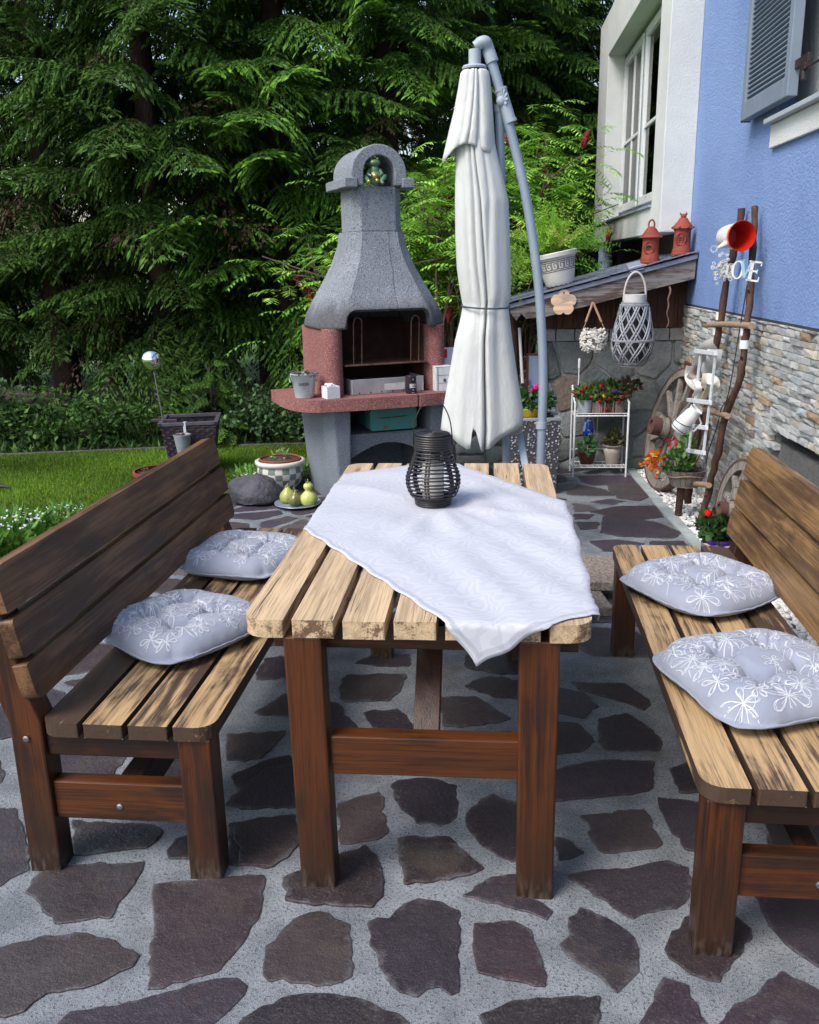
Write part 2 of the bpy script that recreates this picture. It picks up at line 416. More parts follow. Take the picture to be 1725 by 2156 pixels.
# mortar bed as a fine sheet
pm.prism(PATIO,-.2,0.,0)
for P in traced+fill:
    amp=.0062
    Q=rough_poly(P,.02,amp,rg,.07 if P in traced else .16)
    hh=rg.uniform(.002,.007)
    t0=rg.uniform(.75,1.3); c=(.027*t0*rg.uniform(.88,1.12),.0195*t0,.0245*t0*rg.uniform(.85,1.2))
    if rg.random()<.16: c=(.043*t0,.032*t0,.033*t0)
    n=len(Q); cx=sum(p[0] for p in Q)/n; cy=sum(p[1] for p in Q)/n
    if cy>4.2: c=(c[0]*1.75,c[1]*1.95,c[2]*2.1)      # low-angle sky sheen painted into the farther slabs' colour
    In=[]
    for p in Q:
        d=math.hypot(p[0]-cx,p[1]-cy); k=max(0,1-.004/max(d,.01)); In.append((cx+(p[0]-cx)*k,cy+(p[1]-cy)*k))
    In2=[(cx+(p[0]-cx)*max(.3,1-.030/max(math.hypot(p[0]-cx,p[1]-cy),.03)),cy+(p[1]-cy)*max(.3,1-.030/max(math.hypot(p[0]-cx,p[1]-cy),.03))) for p in Q]; o0=len(pm.v)
    vs=[(p[0],p[1],-.004) for p in Q]+[(p[0],p[1],hh-.0012) for p in Q]+[(p[0],p[1],hh) for p in In]
    vs+=[(p[0],p[1],hh+.0006) for p in In2]
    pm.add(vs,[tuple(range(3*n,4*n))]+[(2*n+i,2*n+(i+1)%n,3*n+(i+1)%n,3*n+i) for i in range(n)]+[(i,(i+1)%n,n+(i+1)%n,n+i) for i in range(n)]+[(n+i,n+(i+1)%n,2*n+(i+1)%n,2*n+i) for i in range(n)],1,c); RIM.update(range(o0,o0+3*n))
# mortar material: pale cement with dark and light grit
t=NT('mortar'); v=t.coord(False)
n1=t.noise(v,120,3,.8); n2=t.noise(v,7,4,.6); n3=t.noise(v,620,1,.5)
c=t.mix(t.ramp(n2,.3,.7),(.135,.15,.17),(.26,.28,.305)); c=t.mix(t.ramp(n1,.52,.64),c,(.045,.05,.058)); c=t.mix(t.ramp(n3,.58,.68),c,(.50,.52,.56))
moss=t.math('MULTIPLY',t.ramp(t.noise(v,2.1,4,.6),.58,.72),.55); c=t.mix(moss,c,(.10,.095,.05))
t.bump(t.math('ADD',t.math('MULTIPLY',n2,1.5),t.math('ADD',n1,t.math('MULTIPLY',n3,.5))),.75,.008); MORT=t.fin(c,.9,0,.25)
t=NT('porphyry'); v=t.coord(False); a=t.attr()
n1=t.noise(v,210,3,.75); n2=t.noise(v,9,5,.65); n3=t.noise(v,55,4,.7)
k=t.math('MULTIPLY_ADD',n2,1.3,.38); gg=t.node('ShaderNodeCombineColor'); [t.L.new(k,gg.inputs[i]) for i in range(3)]
c=t.mix(1.,a.outputs['Color'],gg.outputs[0],'MULTIPLY'); ed_=t.attr('edge').outputs['Fac']; dn_=t.noise(v,26,5,.75); big=t.noise(v,3.3,5,.7)
c=t.mix(t.math('MULTIPLY',t.ramp(big,.52,.66),.5),c,(.065,.052,.042)); c=t.mix(t.math('MULTIPLY',t.ramp(t.noise(v,4.7,6,.75),.56,.66),.4),c,(.05,.02,.017))
c=t.mix(t.math('MULTIPLY',t.ramp(t.math('ADD',t.math('MULTIPLY',ed_,.15),t.math('ADD',t.math('MULTIPLY',dn_,.6),t.math('MULTIPLY',big,.45))),.62,.78),.5),c,(.12,.12,.13))
c=t.mix(t.math('MULTIPLY',t.ramp(n1,.57,.66),.65),c,(.13,.105,.115)); c=t.mix(t.math('MULTIPLY',t.ramp(n3,.55,.75),.3),c,(.075,.04,.035))
t.bump(t.math('ADD',t.math('MULTIPLY',n2,2.),t.math('ADD',t.math('MULTIPLY',n1,.5),n3)),.6,.006); PORPH=t.fin(c,t.math('MULTIPLY_ADD',n3,.35,.30),0,.6)
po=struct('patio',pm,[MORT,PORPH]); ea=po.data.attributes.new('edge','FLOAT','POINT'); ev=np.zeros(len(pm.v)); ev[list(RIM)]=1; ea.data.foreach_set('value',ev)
# gravel bed, kerb, planting bed
KL=[(1.026,6.86),(1.08,5.75),(1.135,4.89),(1.20,3.9),(1.235,3.0),(1.33,-1.5)]
g=MB(); g.prism([(x,y) for x,y in KL]+[(1.6,-1.5),(1.6,6.86)],-.2,-.02); struct('gravel_base',g,plain('gravel_dust',(.4,.41,.4),(.25,.26,.25),20,.9,.5,100))
g=MB(); 
for i in range(len(KL)-1):
    (x0,y0),(x1,y1)=KL[i],KL[i+1]; g.add([(x0-.035,y0,-.1),(x0+.035,y0,-.1),(x0+.035,y0,.012),(x0-.035,y0,.012),(x1-.035,y1,-.1),(x1+.035,y1,-.1),(x1+.035,y1,.012),(x1-.035,y1,.012)],[(3,2,6,7),(0,3,7,4),(1,5,6,2)])
struct('kerb',g,plain('kerb_concrete',(.38,.42,.43),(.26,.3,.31),9,.85,.4,120))
pb=MB(); rg2=random.Random(5)
ico=[(0,0,1),(.894,0,.447),(.276,.851,.447),(-.724,.526,.447),(-.724,-.526,.447),(.276,-.851,.447),(.724,.526,-.447),(-.276,.851,-.447),(-.894,0,-.447),(-.276,-.851,-.447),(.724,-.526,-.447),(0,0,-1)]
icf=[(0,1,2),(0,2,3),(0,3,4),(0,4,5),(0,5,1),(1,6,2),(2,7,3),(3,8,4),(4,9,5),(5,10,1),(2,6,7),(3,7,8),(4,8,9),(5,9,10),(1,10,6),(6,11,7),(7,11,8),(8,11,9),(9,11,10),(10,11,6)]
def pebble(mb,x,y,z,r,rr,col,mat=0):
    sx,sy,sz=rr.uniform(.8,1.4),rr.uniform(.7,1.1),rr.uniform(.5,.8); M=T(x,y,z)@RZ(rr.uniform(0,360))@RX(rr.uniform(-35,35))
    mb.add([(p[0]*r*sx,p[1]*r*sy,p[2]*r*sz) for p in ico],icf,mat,col,M)
def kx(y):
    for i in range(len(KL)-1):
        (x0,y0),(x1,y1)=KL[i],KL[i+1]
        if y1<=y<=y0: return x0+(x1-x0)*(y0-y)/(y0-y1)
    return 1.3
for i in range(5200):
    y=rg2.uniform(2.4,6.8); x=rg2.uniform(kx(y)+.04,1.43); b=rg2.uniform(.55,.8); pebble(pb,x,y,rg2.uniform(-.02,.015),rg2.uniform(.011,.022),rg2,(b,b,b*.98))
pb=pb.build('gravel',attrmat('white_pebbles',.6,.2,80,.12),smooth=80); pb['kind']='stuff'
g=MB(); g.prism([(-9,7.42),(-4.3,7.27),(-3.,7.59),(-1.7,7.82),(-1.7,7.87),(-3.,7.64),(-4.3,7.32),(-9,7.47)],-.1,.012); struct('lawn_edging',g,plain('edging_stone',(.13,.12,.125),(.07,.062,.066),18,.9,.6,60))
g=MB(); g.prism([(-9,7.45),(-4.3,7.3),(-3.,7.62),(-1.7,7.85),(-1.2,6.95),(1.05,6.9),(1.4,6.9),(1.4,12.5),(-9,12.5)],-.1,-.004); struct('planting_bed',g,plain('bed_soil',(.05,.032,.024),(.10,.075,.06),14,.95,.7,60,bd=.02))
# grass blades
def quads_obj(name,Q,col,mat,parent=None,smooth=False):
    """Q (N,4,3) array of quads, col (N,3)"""
    N=len(Q); me=bpy.data.meshes.new(name); me.vertices.add(N*4); me.vertices.foreach_set('co',Q.astype(np.float32).ravel())
    me.loops.add(N*4); me.loops.foreach_set('vertex_index',np.arange(N*4,dtype=np.int32)); me.polygons.add(N)
    me.polygons.foreach_set('loop_start',np.arange(0,N*4,4,dtype=np.int32)); me.polygons.foreach_set('loop_total',np.full(N,4,dtype=np.int32))
    at=me.attributes.new('col','FLOAT_COLOR','FACE'); c=np.ones((N,4),np.float32); c[:,:3]=col; at.data.foreach_set('color',c.ravel())
    me.materials.append(mat); me.update(calc_edges=True); me.validate()
    o=bpy.data.objects.new(name,me); COL.objects.link(o)
    if parent is not None: o.parent=parent
    return o
LEAF=attrmat('leaf',.62,0,50,.25,30,spec=.25,trans=.3)
NEED=attrmat('needle',.65,0,50,.3,9,spec=.2,trans=.22)
GRS=attrmat('grass_blade',.7,0,50,.2,8,spec=.15,trans=.3)
npr=np.random.default_rng(3)
def blades(P,d,l,wd,nrm=None):
    """diamond leaves: base P, direction d (unit), length l, half width wd"""
    N=len(P)
    if nrm is None: nrm=npr.normal(size=(N,3))
    s=np.cross(d,nrm); s/=np.linalg.norm(s,axis=1)[:,None]+1e-9
    l=np.asarray(l).reshape(-1,1)*np.ones((N,1)); wd=np.asarray(wd).reshape(-1,1)*np.ones((N,1))
    m=P+d*l*.45
    return np.stack([P,m+s*wd,P+d*l,m-s*wd],axis=1)
def unit(a): return a/(np.linalg.norm(a,axis=1)[:,None]+1e-9)
N=90000
gy=4.2+3.7*npr.random(N)**.9; gx=-5.2+3.6*npr.random(N)
bx=np.where(gy<5.4,-2.42+(gy-4.2)*.31,-2.05+(gy-5.4)*.4); ok=(gx<bx)&((gy<7.35)|((gx>-4.3)&(gy<7.33+.22*(gx+4.3))))
gx,gy=gx[ok],gy[ok]; N=len(gx); P=np.stack([gx,gy,np.full(N,-.01)],1)
d=unit(np.stack([npr.normal(0,.35,N),npr.normal(0,.35,N),np.ones(N)],1)); b=npr.random(N)
tone=.75+.35*np.sin(gx*2.1+gy)*np.sin(gy*3.3-gx)
colr=np.stack([(.105+.12*b)*tone,(.21+.15*b)*tone,(.016+.02*b)*tone],1)
o=quads_obj('grass',blades(P,d,.022+.02*npr.random(N),.0028),colr,GRS); o['kind']='stuff'
# ================================================================ furniture
TOPW=wood('table_top_wood',(.62,.45,.28),(.085,.045,.026),1,.2,crack=.9,rough=.55)
SEATW=wood('seat_wood',(.50,.335,.175),(.026,.015,.012),1,.5,crack=.4,rough=.5,soft=.05)
BACKW=wood('back_wood',(.27,.155,.065),(.045,.022,.011),1,.5,crack=.3,rough=.45,soft=.12)
BACKD=wood('back_wood_dark',(.20,.10,.048),(.028,.014,.010),1,.5,crack=.3,rough=.42,soft=.14)
LEGW=wood('leg_wood',(.095,.026,.0055),(.010,.004,.0025),2,.47,soft=.1,rough=.42,wet=1,fade=.05)
RAILW=wood('rail_wood',(.10,.028,.006),(.012,.005,.003),0,.45,soft=.1,rough=.42,wet=1)
LONGW=wood('stretcher_wood',(.05,.017,.007),(.011,.005,.004),1,.4,rough=.45,wet=1)
BOLT=plain('bolt_steel',(.55,.55,.55),(.35,.35,.35),40,.35,metal=1)
def rrect(x0,x1,y0,y1,rs,n=5):
    """rounded rectangle; rs radii for corners (x0y0,x1y0,x1y1,x0y1)"""
    out=[]
    for (cx,cy,a0),r in zip(((x0,y0,180),(x1,y0,270),(x1,y1,0),(x0,y1,90)),rs):
        if r<=0: out.append((cx,cy)); continue
        ox=cx+(r if cx==x0 else -r); oy=cy+(r if cy==y0 else -r)
        for i in range(n+1): a=R(a0+90*i/n); out.append((ox+r*cos(a),oy+r*sin(a)))
    return out
TAB=thing('dining_table','sturdy garden table with seven pale scorched planks on dark reddish legs','table',(-.187,1.915,0),R(.6))
m=MB(); W=.826; n7=7; pw=.1; gap=(W-n7*pw)/6
L_T=1.72
for i in range(n7):
    x0=-W/2+i*(pw+gap); rs=[0,0,0,0]
    if i==0: rs=[.055,.004,.004,.055]
    elif i==6: rs=[.004,.055,.055,.004]
    dz=rnd.uniform(-.0015,.0015)
    m.prism(rrect(x0,x0+pw,0+rnd.uniform(-.002,.002),L_T,rs),.705+dz,.75+dz,0,(rnd.uniform(.05,.2),rnd.random(),0)); ns=len(rrect(x0,x0+pw,0,L_T,rs)); m.c[-ns:]=[(.42,m.c[-1][1],0)]*ns
m.build('tabletop',[TOPW],TAB,bevel=.004)
for nm,xs,ys in (('leg',(-.305,-.212),(.005,.075)),('leg',(.247,.342),(.005,.075)),('leg',(-.305,-.212),(1.40,1.47)),('leg',(.247,.342),(1.40,1.47))):
    m=MB(); x0,x1=xs; y0,y1=ys; cx=(x0+x1)/2; d=.012 if cx<0 else .01
    # slight outward taper towards the foot
    vs=[(x0,y0,-.01),(x1-.004,y0,-.01),(x1-.004,y1,-.01),(x0,y1,-.01),(x0-d*(1 if cx<0 else .4),y0,.704),(x1-d*(1 if cx<0 else .4),y0,.704),(x1-d*(1 if cx<0 else .4),y1,.704),(x0-d*(1 if cx<0 else .4),y1,.704)]
    m.add(vs,[(3,2,1,0),(4,5,6,7),(0,1,5,4),(1,2,6,5),(2,3,7,6),(3,0,4,7)],0,(.28+.1*rnd.random(),rnd.random(),0))
    m.build(nm,[LEGW],TAB,bevel=.005)
for y0 in (.02,1.42):
    m=MB(); m.box(-.215,.25,y0,y0+.05,.33,.435,0,(.3,rnd.random(),0)); m.build('cross_rail',[RAILW],TAB,bevel=.004)
for y0,y1 in((.075,.38),(1.41,1.1)):
    m=MB(); m.bar((.018,y0,.39),(.018,y1,.70),.066,.045,0,(.25,rnd.random(),0),up=(0,0,1)); m.build('brace',[LONGW],TAB,bevel=.003)
for y0 in (.015,1.41):
    m=MB(); m.box(-.36,.39,y0+.075 if y0<1 else y0-.06,y0+.115 if y0<1 else y0-.02,.64,.703,0,(.5,rnd.random(),0)); m.build('batten',[RAILW],TAB,bevel=.003)
# ---- benches: local x runs from the front edge (0) back to the backrest, y along the length
def make_bench(label):
    b=thing('garden_bench',label,'bench',(0,0,0),0,'slatted garden benches')
    Lb=1.735
    m=MB(); pw=.102; gp=(.452-4*pw)/3
    for i in range(4):
        x0=i*(pw+gp); rs=[0,0,0,0]
        if i==0: rs=[.05,.003,.003,.05]
        if i==3: rs=[.003,.045,.045,.003]
        bu=(.46,.50,.44,.85)[i]
        m.prism(rrect(x0,x0+pw,0,Lb,rs),.413,.452,0,(bu,rnd.random(),0)); ns=len(rrect(x0,x0+pw,0,Lb,rs)); m.c[-ns:]=[(.93,m.c[-1][1],0)]*ns
    m.build('seat',[SEATW],b,bevel=.004)
    for k,(xa,za,zb,th) in enumerate(((.430,.512,.612,.04),(.452,.627,.730,.04),(.478,.745,.862,.04))):
        m=MB(); lean=.18; M=T(xa+.012,0,za)@Matrix.Rotation(lean,4,'Y')
        h=(zb-za)/cos(lean)
        rs=[.004,.004,.045,.045] if k==2 else ([.03,.03,.004,.004] if k==0 else [.012,.012,.012,.012])
        P=rrect(-.012*(2-k) if 0 else 0,Lb+.0,0,h,rs)
        # board outline lies in the y-z plane
        Q=M@Matrix(((0,0,1,0),(1,0,0,0),(0,1,0,0),(0,0,0,1)))
        m.prism(P,0,th,0,((.42,.55,.45)[k],rnd.random(),0),M=Q)
        m.build('back_board',[BACKW],b,bevel=.004)
    for y0 in (.012,Lb-.012-.075):
        y1=y0+.075
        m=MB(); m.box(.012,.098,y0,y1,-.005,.412,0,(.45,rnd.random(),0)); m.build('leg',[LEGW],b,bevel=.005)
        m=MB() # rear post, vertical to the seat then leaning back
        xs=[(.452,.538,-.005),(.452,.538,.44),(.478,.563,.52),(.525,.585,.80)]
        vs=[];fs=[]
        for a,c_,z in xs: vs+=[(a,y0,z),(c_,y0,z),(c_,y1,z),(a,y1,z)]
        fs=[(3,2,1,0),(12,13,14,15)]
        for i in range(3): o=i*4; fs+=[(o,o+1,o+5,o+4),(o+1,o+2,o+6,o+5),(o+2,o+3,o+7,o+6),(o+3,o,o+4,o+7)]
        m.add(vs,fs,0,(.5,rnd.random(),0)); m.build('rear_post',[LEGW],b,bevel=.005)
        m=MB(); ya=y0+.015; m.box(.098,.452,ya,ya+.045,.158,.268,0,(.45,rnd.random(),0)); m.build('cross_rail',[RAILW],b,bevel=.004)
        m=MB(); m.box(.098,.452,ya+.005,ya+.045,.345,.4125,0,(.7,rnd.random(),0)); m.build('seat_bearer',[RAILW],b,bevel=.004)
    m=MB(); m.box(.23,.29,.072,Lb-.072,.17,.262,0,(.6,.3,0)); m.build('stretcher',[LONGW],b,bevel=.004)
    for yy,sg in((.009,1),(Lb-.009,-1)):
        for x,z in((.275,.20),(.495,.40)):
            m=MB(); M=T(x,yy+.018*(1 if x<.4 else 0)*sg,z)@RX(90*sg); m.lathe([(.0085,0),(.0085,.003),(.006,.0045),(0.001,.0048)],12,0,M=M); m.build('bolt',[BOLT],b,smooth=50)
    return b
BR=make_bench('brown slatted bench on the right, nearest the stone clad wall, honey coloured backrest boards')
BR.location=(.452,1.745,0); BR.rotation_euler=(0,0,R(-.4)); MAT[BR.name]=T(.452,1.745,0)
BL=dup(BR,(-.697,3.655,0),R(180),'dark brown slatted bench on the left, its back to the lawn')
for ch in BL.children:
    if ch.name.startswith('back_board'):
        ch.data=ch.data.copy(); ch.data.materials[0]=BACKD; ch['label']='dark scorched backrest board'
        cc=ch.data.attributes['col'].data
        for q in cc: q.color=(min(1,q.color[0]+.03),q.color[1],0,1)
# ---- cushions
CUSH=None
def cushion_mat():
    t=NT('cushion_cotton'); v=t.coord()
    n=t.noise(v,5,3); wv=t.noise(v,900,1)
    c=t.mix(t.ramp(n,.3,.7),(.245,.27,.35),(.295,.32,.40)); t.bump(t.math('ADD',t.math('MULTIPLY',wv,.4),t.noise(v,26,4,.6)),.3,.006)
    t.b.inputs['Sheen Weight'].default_value=.25
    return t.fin(c,.85,0,.2)
CUSH=cushion_mat(); PRINT=plain('print_white',(.60,.62,.67),(.50,.52,.58),30,.85)
def cushion(loc,rz,label,seed,tilt=(0,0),w=.43,h=.075):
    rg=random.Random(seed)
    tufts=[(-.32,-.32),(.32,-.32),(.32,.32),(-.32,.32)]
    ph=[rg.uniform(0,6) for _ in range(8)]
    def top(a,b):      # a,b in -1..1
        e=max(abs(a),abs(b)); cr=(abs(a)**5+abs(b)**5)**.2
        hh=max(0,1-cr**4.5)**.60
        z=hh
        for (tx,ty) in tufts:
            d=math.hypot(a-tx,b-ty); z-=.62*math.exp(-(d/.12)**2)+.16*math.exp(-(d/.34)**2)
        for i in range(4):  # creases between the tufts
            (x0,y0),(x1,y1)=tufts[i],tufts[(i+1)%4]
            dx,dy=x1-x0,y1-y0; tt=max(0,min(1,((a-x0)*dx+(b-y0)*dy)/(dx*dx+dy*dy))); d=math.hypot(a-x0-tt*dx,b-y0-tt*dy)
            z-=.30*math.exp(-(d/.04)**2)
        for i,(tx,ty) in enumerate(tufts):   # pleats running to the rim
            for q in (-1.1,-.45,.15,.7,1.3):
                ang=math.atan2(ty,tx)+q+.15*sin(ph[i]+q*7); d=(a-tx)*-sin(ang)+(b-ty)*cos(ang); al=(a-tx)*cos(ang)+(b-ty)*sin(ang)
                if al>0: z-=.30*math.exp(-(d/.03)**2)*math.exp(-(al/.36)**2)
        z+=.05*sin(a*5+ph[0])*sin(b*4+ph[1])
        return z
    def outl(a,b):     # soft outline: bulging and a bit puckered
        e=max(abs(a),abs(b),1e-6); ang=math.atan2(b,a)
        k=1+.022*sin(3*ang+ph[2])*e+.02*sin(5*ang+ph[3])*e
        c=(abs(a/e)*abs(b/e))**3*e**2
        return a*(1-.13*c)*k*w/2,b*(1-.13*c)*k*w/2
    m=MB(); N=64; vs=[];
    g=lambda i: (lambda q: math.copysign(1-(1-abs(q))**1.35,q))(i/N*2-1)
    def P3(a,b,lift=0):
        x,y=outl(a,b); z=.034+h*.64*top(a,b)+lift
        z+=(.0010*sin(30*math.atan2(b,a)+ph[4]) if max(abs(a),abs(b))>.93 else 0)
        return (x,y,z)
    idx={}
    for i in range(N+1):
        for j in range(N+1): idx[i,j]=len(vs); vs.append(P3(g(i),g(j)))
    fs=[(idx[i,j],idx[i+1,j],idx[i+1,j+1],idx[i,j+1]) for i in range(N) for j in range(N)]
    bi={}
    for i in range(N+1):
        for j in range(N+1):
            a,b=g(i),g(j)
            if i in(0,N) or j in(0,N): bi[i,j]=idx[i,j]
            else:
                x,y=outl(a,b); cr=(abs(a)**5+abs(b)**5)**.2; bi[i,j]=len(vs); vs.append((x,y,.034-.0335*max(0,1-cr**6)**.6))
    fs+=[(bi[i,j+1],bi[i+1,j+1],bi[i+1,j],bi[i,j]) for i in range(N) for j in range(N)]
    m.add(vs,fs,0)
    # printed line flowers
    def line(pts,wd=.0008):
        q=[];
        for k,(a,b) in enumerate(pts):
            if max(abs(a),abs(b))>.97: q.append(None); continue
            q.append((a,b))
        for k in range(len(q)-1):
            if q[k] is None or q[k+1] is None: continue
            (a,b),(c,d)=q[k],q[k+1]; l=math.hypot(c-a,d-b)
            if l<1e-5: continue
            nx,ny=-(d-b)/l*wd/w*2,(c-a)/l*wd/w*2
            m.add([P3(a+nx,b+ny,.0016),P3(a-nx,b-ny,.0016),P3(c-nx,d-ny,.0016),P3(c+nx,d+ny,.0016)],[(0,1,2,3)],1)
    spots=[]; tries=0
    while len(spots)<34 and tries<900:
        tries+=1; a,b=rg.uniform(-.85,.85),rg.uniform(-.85,.85)
        if all(math.hypot(a-c,b-d)>.22 for c,d in spots): spots.append((a,b))
    for a,b in spots:
        big=rg.uniform(.13,.27); np_=rg.choice((5,5,6)); a0=rg.uniform(0,6)
        for k in range(np_):
            an=a0+2*PI*k/np_+rg.uniform(-.15,.15); L_=big*rg.uniform(.8,1.15); wd=rg.uniform(.28,.42)
            for rep in (0,1):
                pts=[]
                for s_ in range(15):
                    tt=s_/14*2*PI; r_=L_*(.5-.5*cos(tt)); aa=an+wd*sin(tt)*(.8+.1*rep)+.05*rep
                    pts.append((a+r_*(1-.08*rep)*cos(aa),b+r_*(1-.08*rep)*sin(aa)))
                line(pts)
            line([(a,b),(a+L_*.6*cos(an+.1),b+L_*.6*sin(an+.1))],.0007)
            line([(a+.0,b),(a+L_*.4*cos(an-.18),b+L_*.4*sin(an-.18))],.0007)
        ex=rg.uniform(0,6); line([(a+big*cos(ex)*q_+.06*sin(q_*4)*sin(ex),b+big*sin(ex)*q_+.06*sin(q_*5)*cos(ex)) for q_ in np.linspace(.3,2.,14)])
    o=thing('seat_cushion',label,'cushion',loc,0,'blue grey cushions with white flower outlines',rot=(R(tilt[0]),R(tilt[1]),rz))
    m.build('cover',[CUSH,PRINT],o,smooth=75)
    # piping along the rim
    m=MB(); pts=[]
    for k in range(160):
        tt=k/160*4; s_=int(tt); f=(tt-s_)*2-1
        a,b=((f,-1),(1,f),(-f,1),(-1,-f))[s_]; x,y=outl(a*.995,b*.995); pts.append((x*1.004,y*1.004,P3(a,b)[2]-.001))
    m.tube(pts,.0032,6,closed=True); m.build('piping',[CUSH],o,smooth=60)
    for (tx,ty) in tufts:
        m=MB(); x,y,z=P3(tx,ty); m.ball((x,y,z+.001),.009,10,sc=(1,1,.4)); m.build('button',[CUSH],o,smooth=60)
    return o
c1=cushion((-.965,2.475,.452),R(-32),'grey cushion with care label, nearest one on the left bench',1,(0,0),.43,.105)
m=MB(); m.add([(-.205,-.17,.022),(-.185,-.20,.020),(-.225,-.245,.004),(-.25,-.215,.004)],[(0,1,2,3)]); m.build('care_label',[plain('label_white',(.75,.76,.78),(.68,.7,.72),20,.7)],c1)
cushion((-.955,3.16,.452),R(-14),'grey cushion at the far end of the left bench, partly behind the table corner',2,(0,0),.43,.105)
cushion((.70,2.92,.452),R(34),'grey cushion at the far end of the right bench',3,(0,0),.44,.11)
cushion((.70,2.22,.452),R(20),'grey cushion on the near end of the right bench, the largest in view',4,(0,0),.46,.115)
# ---- tablecloth
def cloth():
    c0=Vector((-.042,1.80)); e1=Vector((-.555,.832)).normalized(); e2=Vector((.832,.555)).normalized()
    xl,xr,yf,yb=-.603,.232,1.909,3.637
    def pt(s,t_):
        p=c0+e1*s+e2*t_; x,y=p.x,p.y; z=.7535
        # soft ridges fanning out from the lantern
        lx,ly=-.2,2.95; d=math.hypot(x-lx,y-ly); an=math.atan2(y-ly,x-lx)
        rid=0
        for a_,w_,h_,r_ in ((-1.35,.10,.016,.5),(-1.02,.09,.012,.5),(-1.75,.08,.010,.42),(-2.2,.09,.010,.4),(-.5,.08,.007,.45),(.2,.07,.006,.3),(2.6,.08,.007,.3)):
            rid+=h_*math.exp(-((an-a_)/w_/(1+.12/max(d,.1)))**2)*math.exp(-((d-.34)/(r_*.5))**2)
        rid+=.004*(1+sin(x*11+sin(y*9)*1.4))*(.5+.5*sin(y*7+x*4))
        rid+=.0035*(1+sin((x*.8+y*.6)*31+3*sin(x*6)))
        k=1-math.exp(-(d/.1)**4); k*=min(1,.08+min(s,t_,1.66-s,.905-t_)/.12); z+=rid*max(0,k)
        ox=0
        if x<xl: dd=xl-x; z=z-dd-.0; x=xl-.006-.012*sin(y*14)*min(1,dd*9); 
        if x>xr: dd=min(x-xr,.045+.02*sin(y*9)); z=z-dd; x=xr+.006+.004*(1+sin(y*23))
        if y<yf: dd=yf-y; z=z-dd*.93; y=yf-.010-.008*(1+sin(x*17+1))*min(1,dd*9)
        if y>yb: dd=y-yb; z=z-dd; y=yb+.01
        return (x,y,max(z,.35))
    n1,n2=150,84; S1,S2=1.66,.905; vs=[];fs=[]
    for i in range(n1+1):
        for j in range(n2+1):
            s=S1*i/n1+.004*sin(j*.6); t_=S2*j/n2+.003*sin(i*.5); vs.append(pt(s,t_))
    for i in range(n1):
        for j in range(n2): a=i*(n2+1)+j; fs.append((a,a+n2+1,a+n2+2,a+1))
    m=MB().add(vs,fs)
    for q in range(len(fs)):
        i,j=divmod(q,n2)
        if min(i*S1/n1,j*S2/n2,(n1-1-i)*S1/n1,(n2-1-j)*S2/n2)<.0001+.011 and min(i,j,n1-1-i,n2-1-j)==1: m.c[q]=(.80,.80,.82)
        else: m.c[q]=(1,1,1)
    t=NT('damask_cloth'); v=t.coord(False)
    w=t.noise(v,5.5,2,.5,'Color'); vv=t.vm('ADD',t.scale(v,(6,6,6)),t.scale(w,(3.5,3.5,3.5)))
    wv=t.node('ShaderNodeTexWave'); wv.wave_type='RINGS'; t.L.new(vv,wv.inputs[0]); wv.inputs['Scale'].default_value=1.5; wv.inputs['Distortion'].default_value=5; wv.inputs['Detail'].default_value=2
    k=t.ramp(wv.outputs['Fac'],.35,.65)
    c=t.mix(k,(.43,.44,.50),(.485,.495,.555)); c=t.mix(1.,c,t.attr().outputs['Color'],'MULTIPLY'); weave=t.noise(v,1500,1)
    t.bump(t.math('ADD',t.math('MULTIPLY',k,.35),t.math('MULTIPLY',weave,.5)),.25,.003)
    t.put(t.b.inputs['Roughness'],t.math('MULTIPLY_ADD',k,-.25,.75)); t.b.inputs['Sheen Weight'].default_value=.2
    t.put(t.b.inputs['Base Color'],c)
    o=m.build('tablecloth',[t.mt],None,origin=(-.2,2.7,.75),smooth=89)
    s=o.modifiers.new('thickness','SOLIDIFY'); s.thickness=.0012; s.offset=1
    tag(o,'white damask tablecloth laid diagonally over the table, one corner hanging at the front','tablecloth')
cloth()
# ---- lantern
BLK=plain('black_willow',(.022,.018,.02),(.012,.010,.012),30,.38,.2,90,spec=.55)
LN=thing('wicker_lantern','black round wicker lantern with loop handle standing on the white cloth','lantern',(-.217,2.955,.757))
prof=[(.0,.060),(.012,.063),(.03,.075),(.055,.088),(.08,.093),(.105,.090),(.13,.081),(.155,.071),(.175,.064),(.195,.060)]
def pr(z):
    for (a,ra),(b,rb) in zip(prof,prof[1:]):
        if a<=z<=b: return ra+(rb-ra)*(z-a)/(b-a)
    return prof[-1][1]
m=MB()
def ring(m,r,z,tr,n=40,wob=0,mat=0,ph=0): m.tube([(r*cos(2*PI*k/n),r*sin(2*PI*k/n),z+wob*sin(2*PI*k/n+ph)) for k in range(n)],tr,6,mat=mat,closed=True)
zz=.036
while zz<.19: ring(m,pr(zz)+.001*rnd.uniform(-1,1),zz,.0031,wob=.0015,ph=rnd.uniform(0,6)); zz+=.0125
m.build('woven_rings',[BLK],LN,smooth=60)
m=MB()
for k in range(5): ring(m,.060+.001*k,.004+k*.0065,.0036)
m.lathe([(.058,.0),(.060,.004),(.0,.006)],32,cap1=False); m.build('base',[BLK],LN,smooth=60)
for k in range(6):
    a=2*PI*k/6+.35; m=MB(); pts=[((pr(z)-.004)*cos(a),(pr(z)-.004)*sin(a),z) for z in np.linspace(.03,.2,12)]
    for off in(-.005,.005):
        m.tube([(x-sin(a)*off,y+cos(a)*off,z) for x,y,z in pts],.0042,6)
    m.build('upright',[BLK],LN,smooth=60)
m=MB()
for k in range(6): ring(m,.0605,.197+k*.0078,.0042)
m.lathe([(.054,.19),(.057,.24)],32,cap0=False,cap1=False); m.build('collar',[BLK],LN,smooth=60)
m=MB()
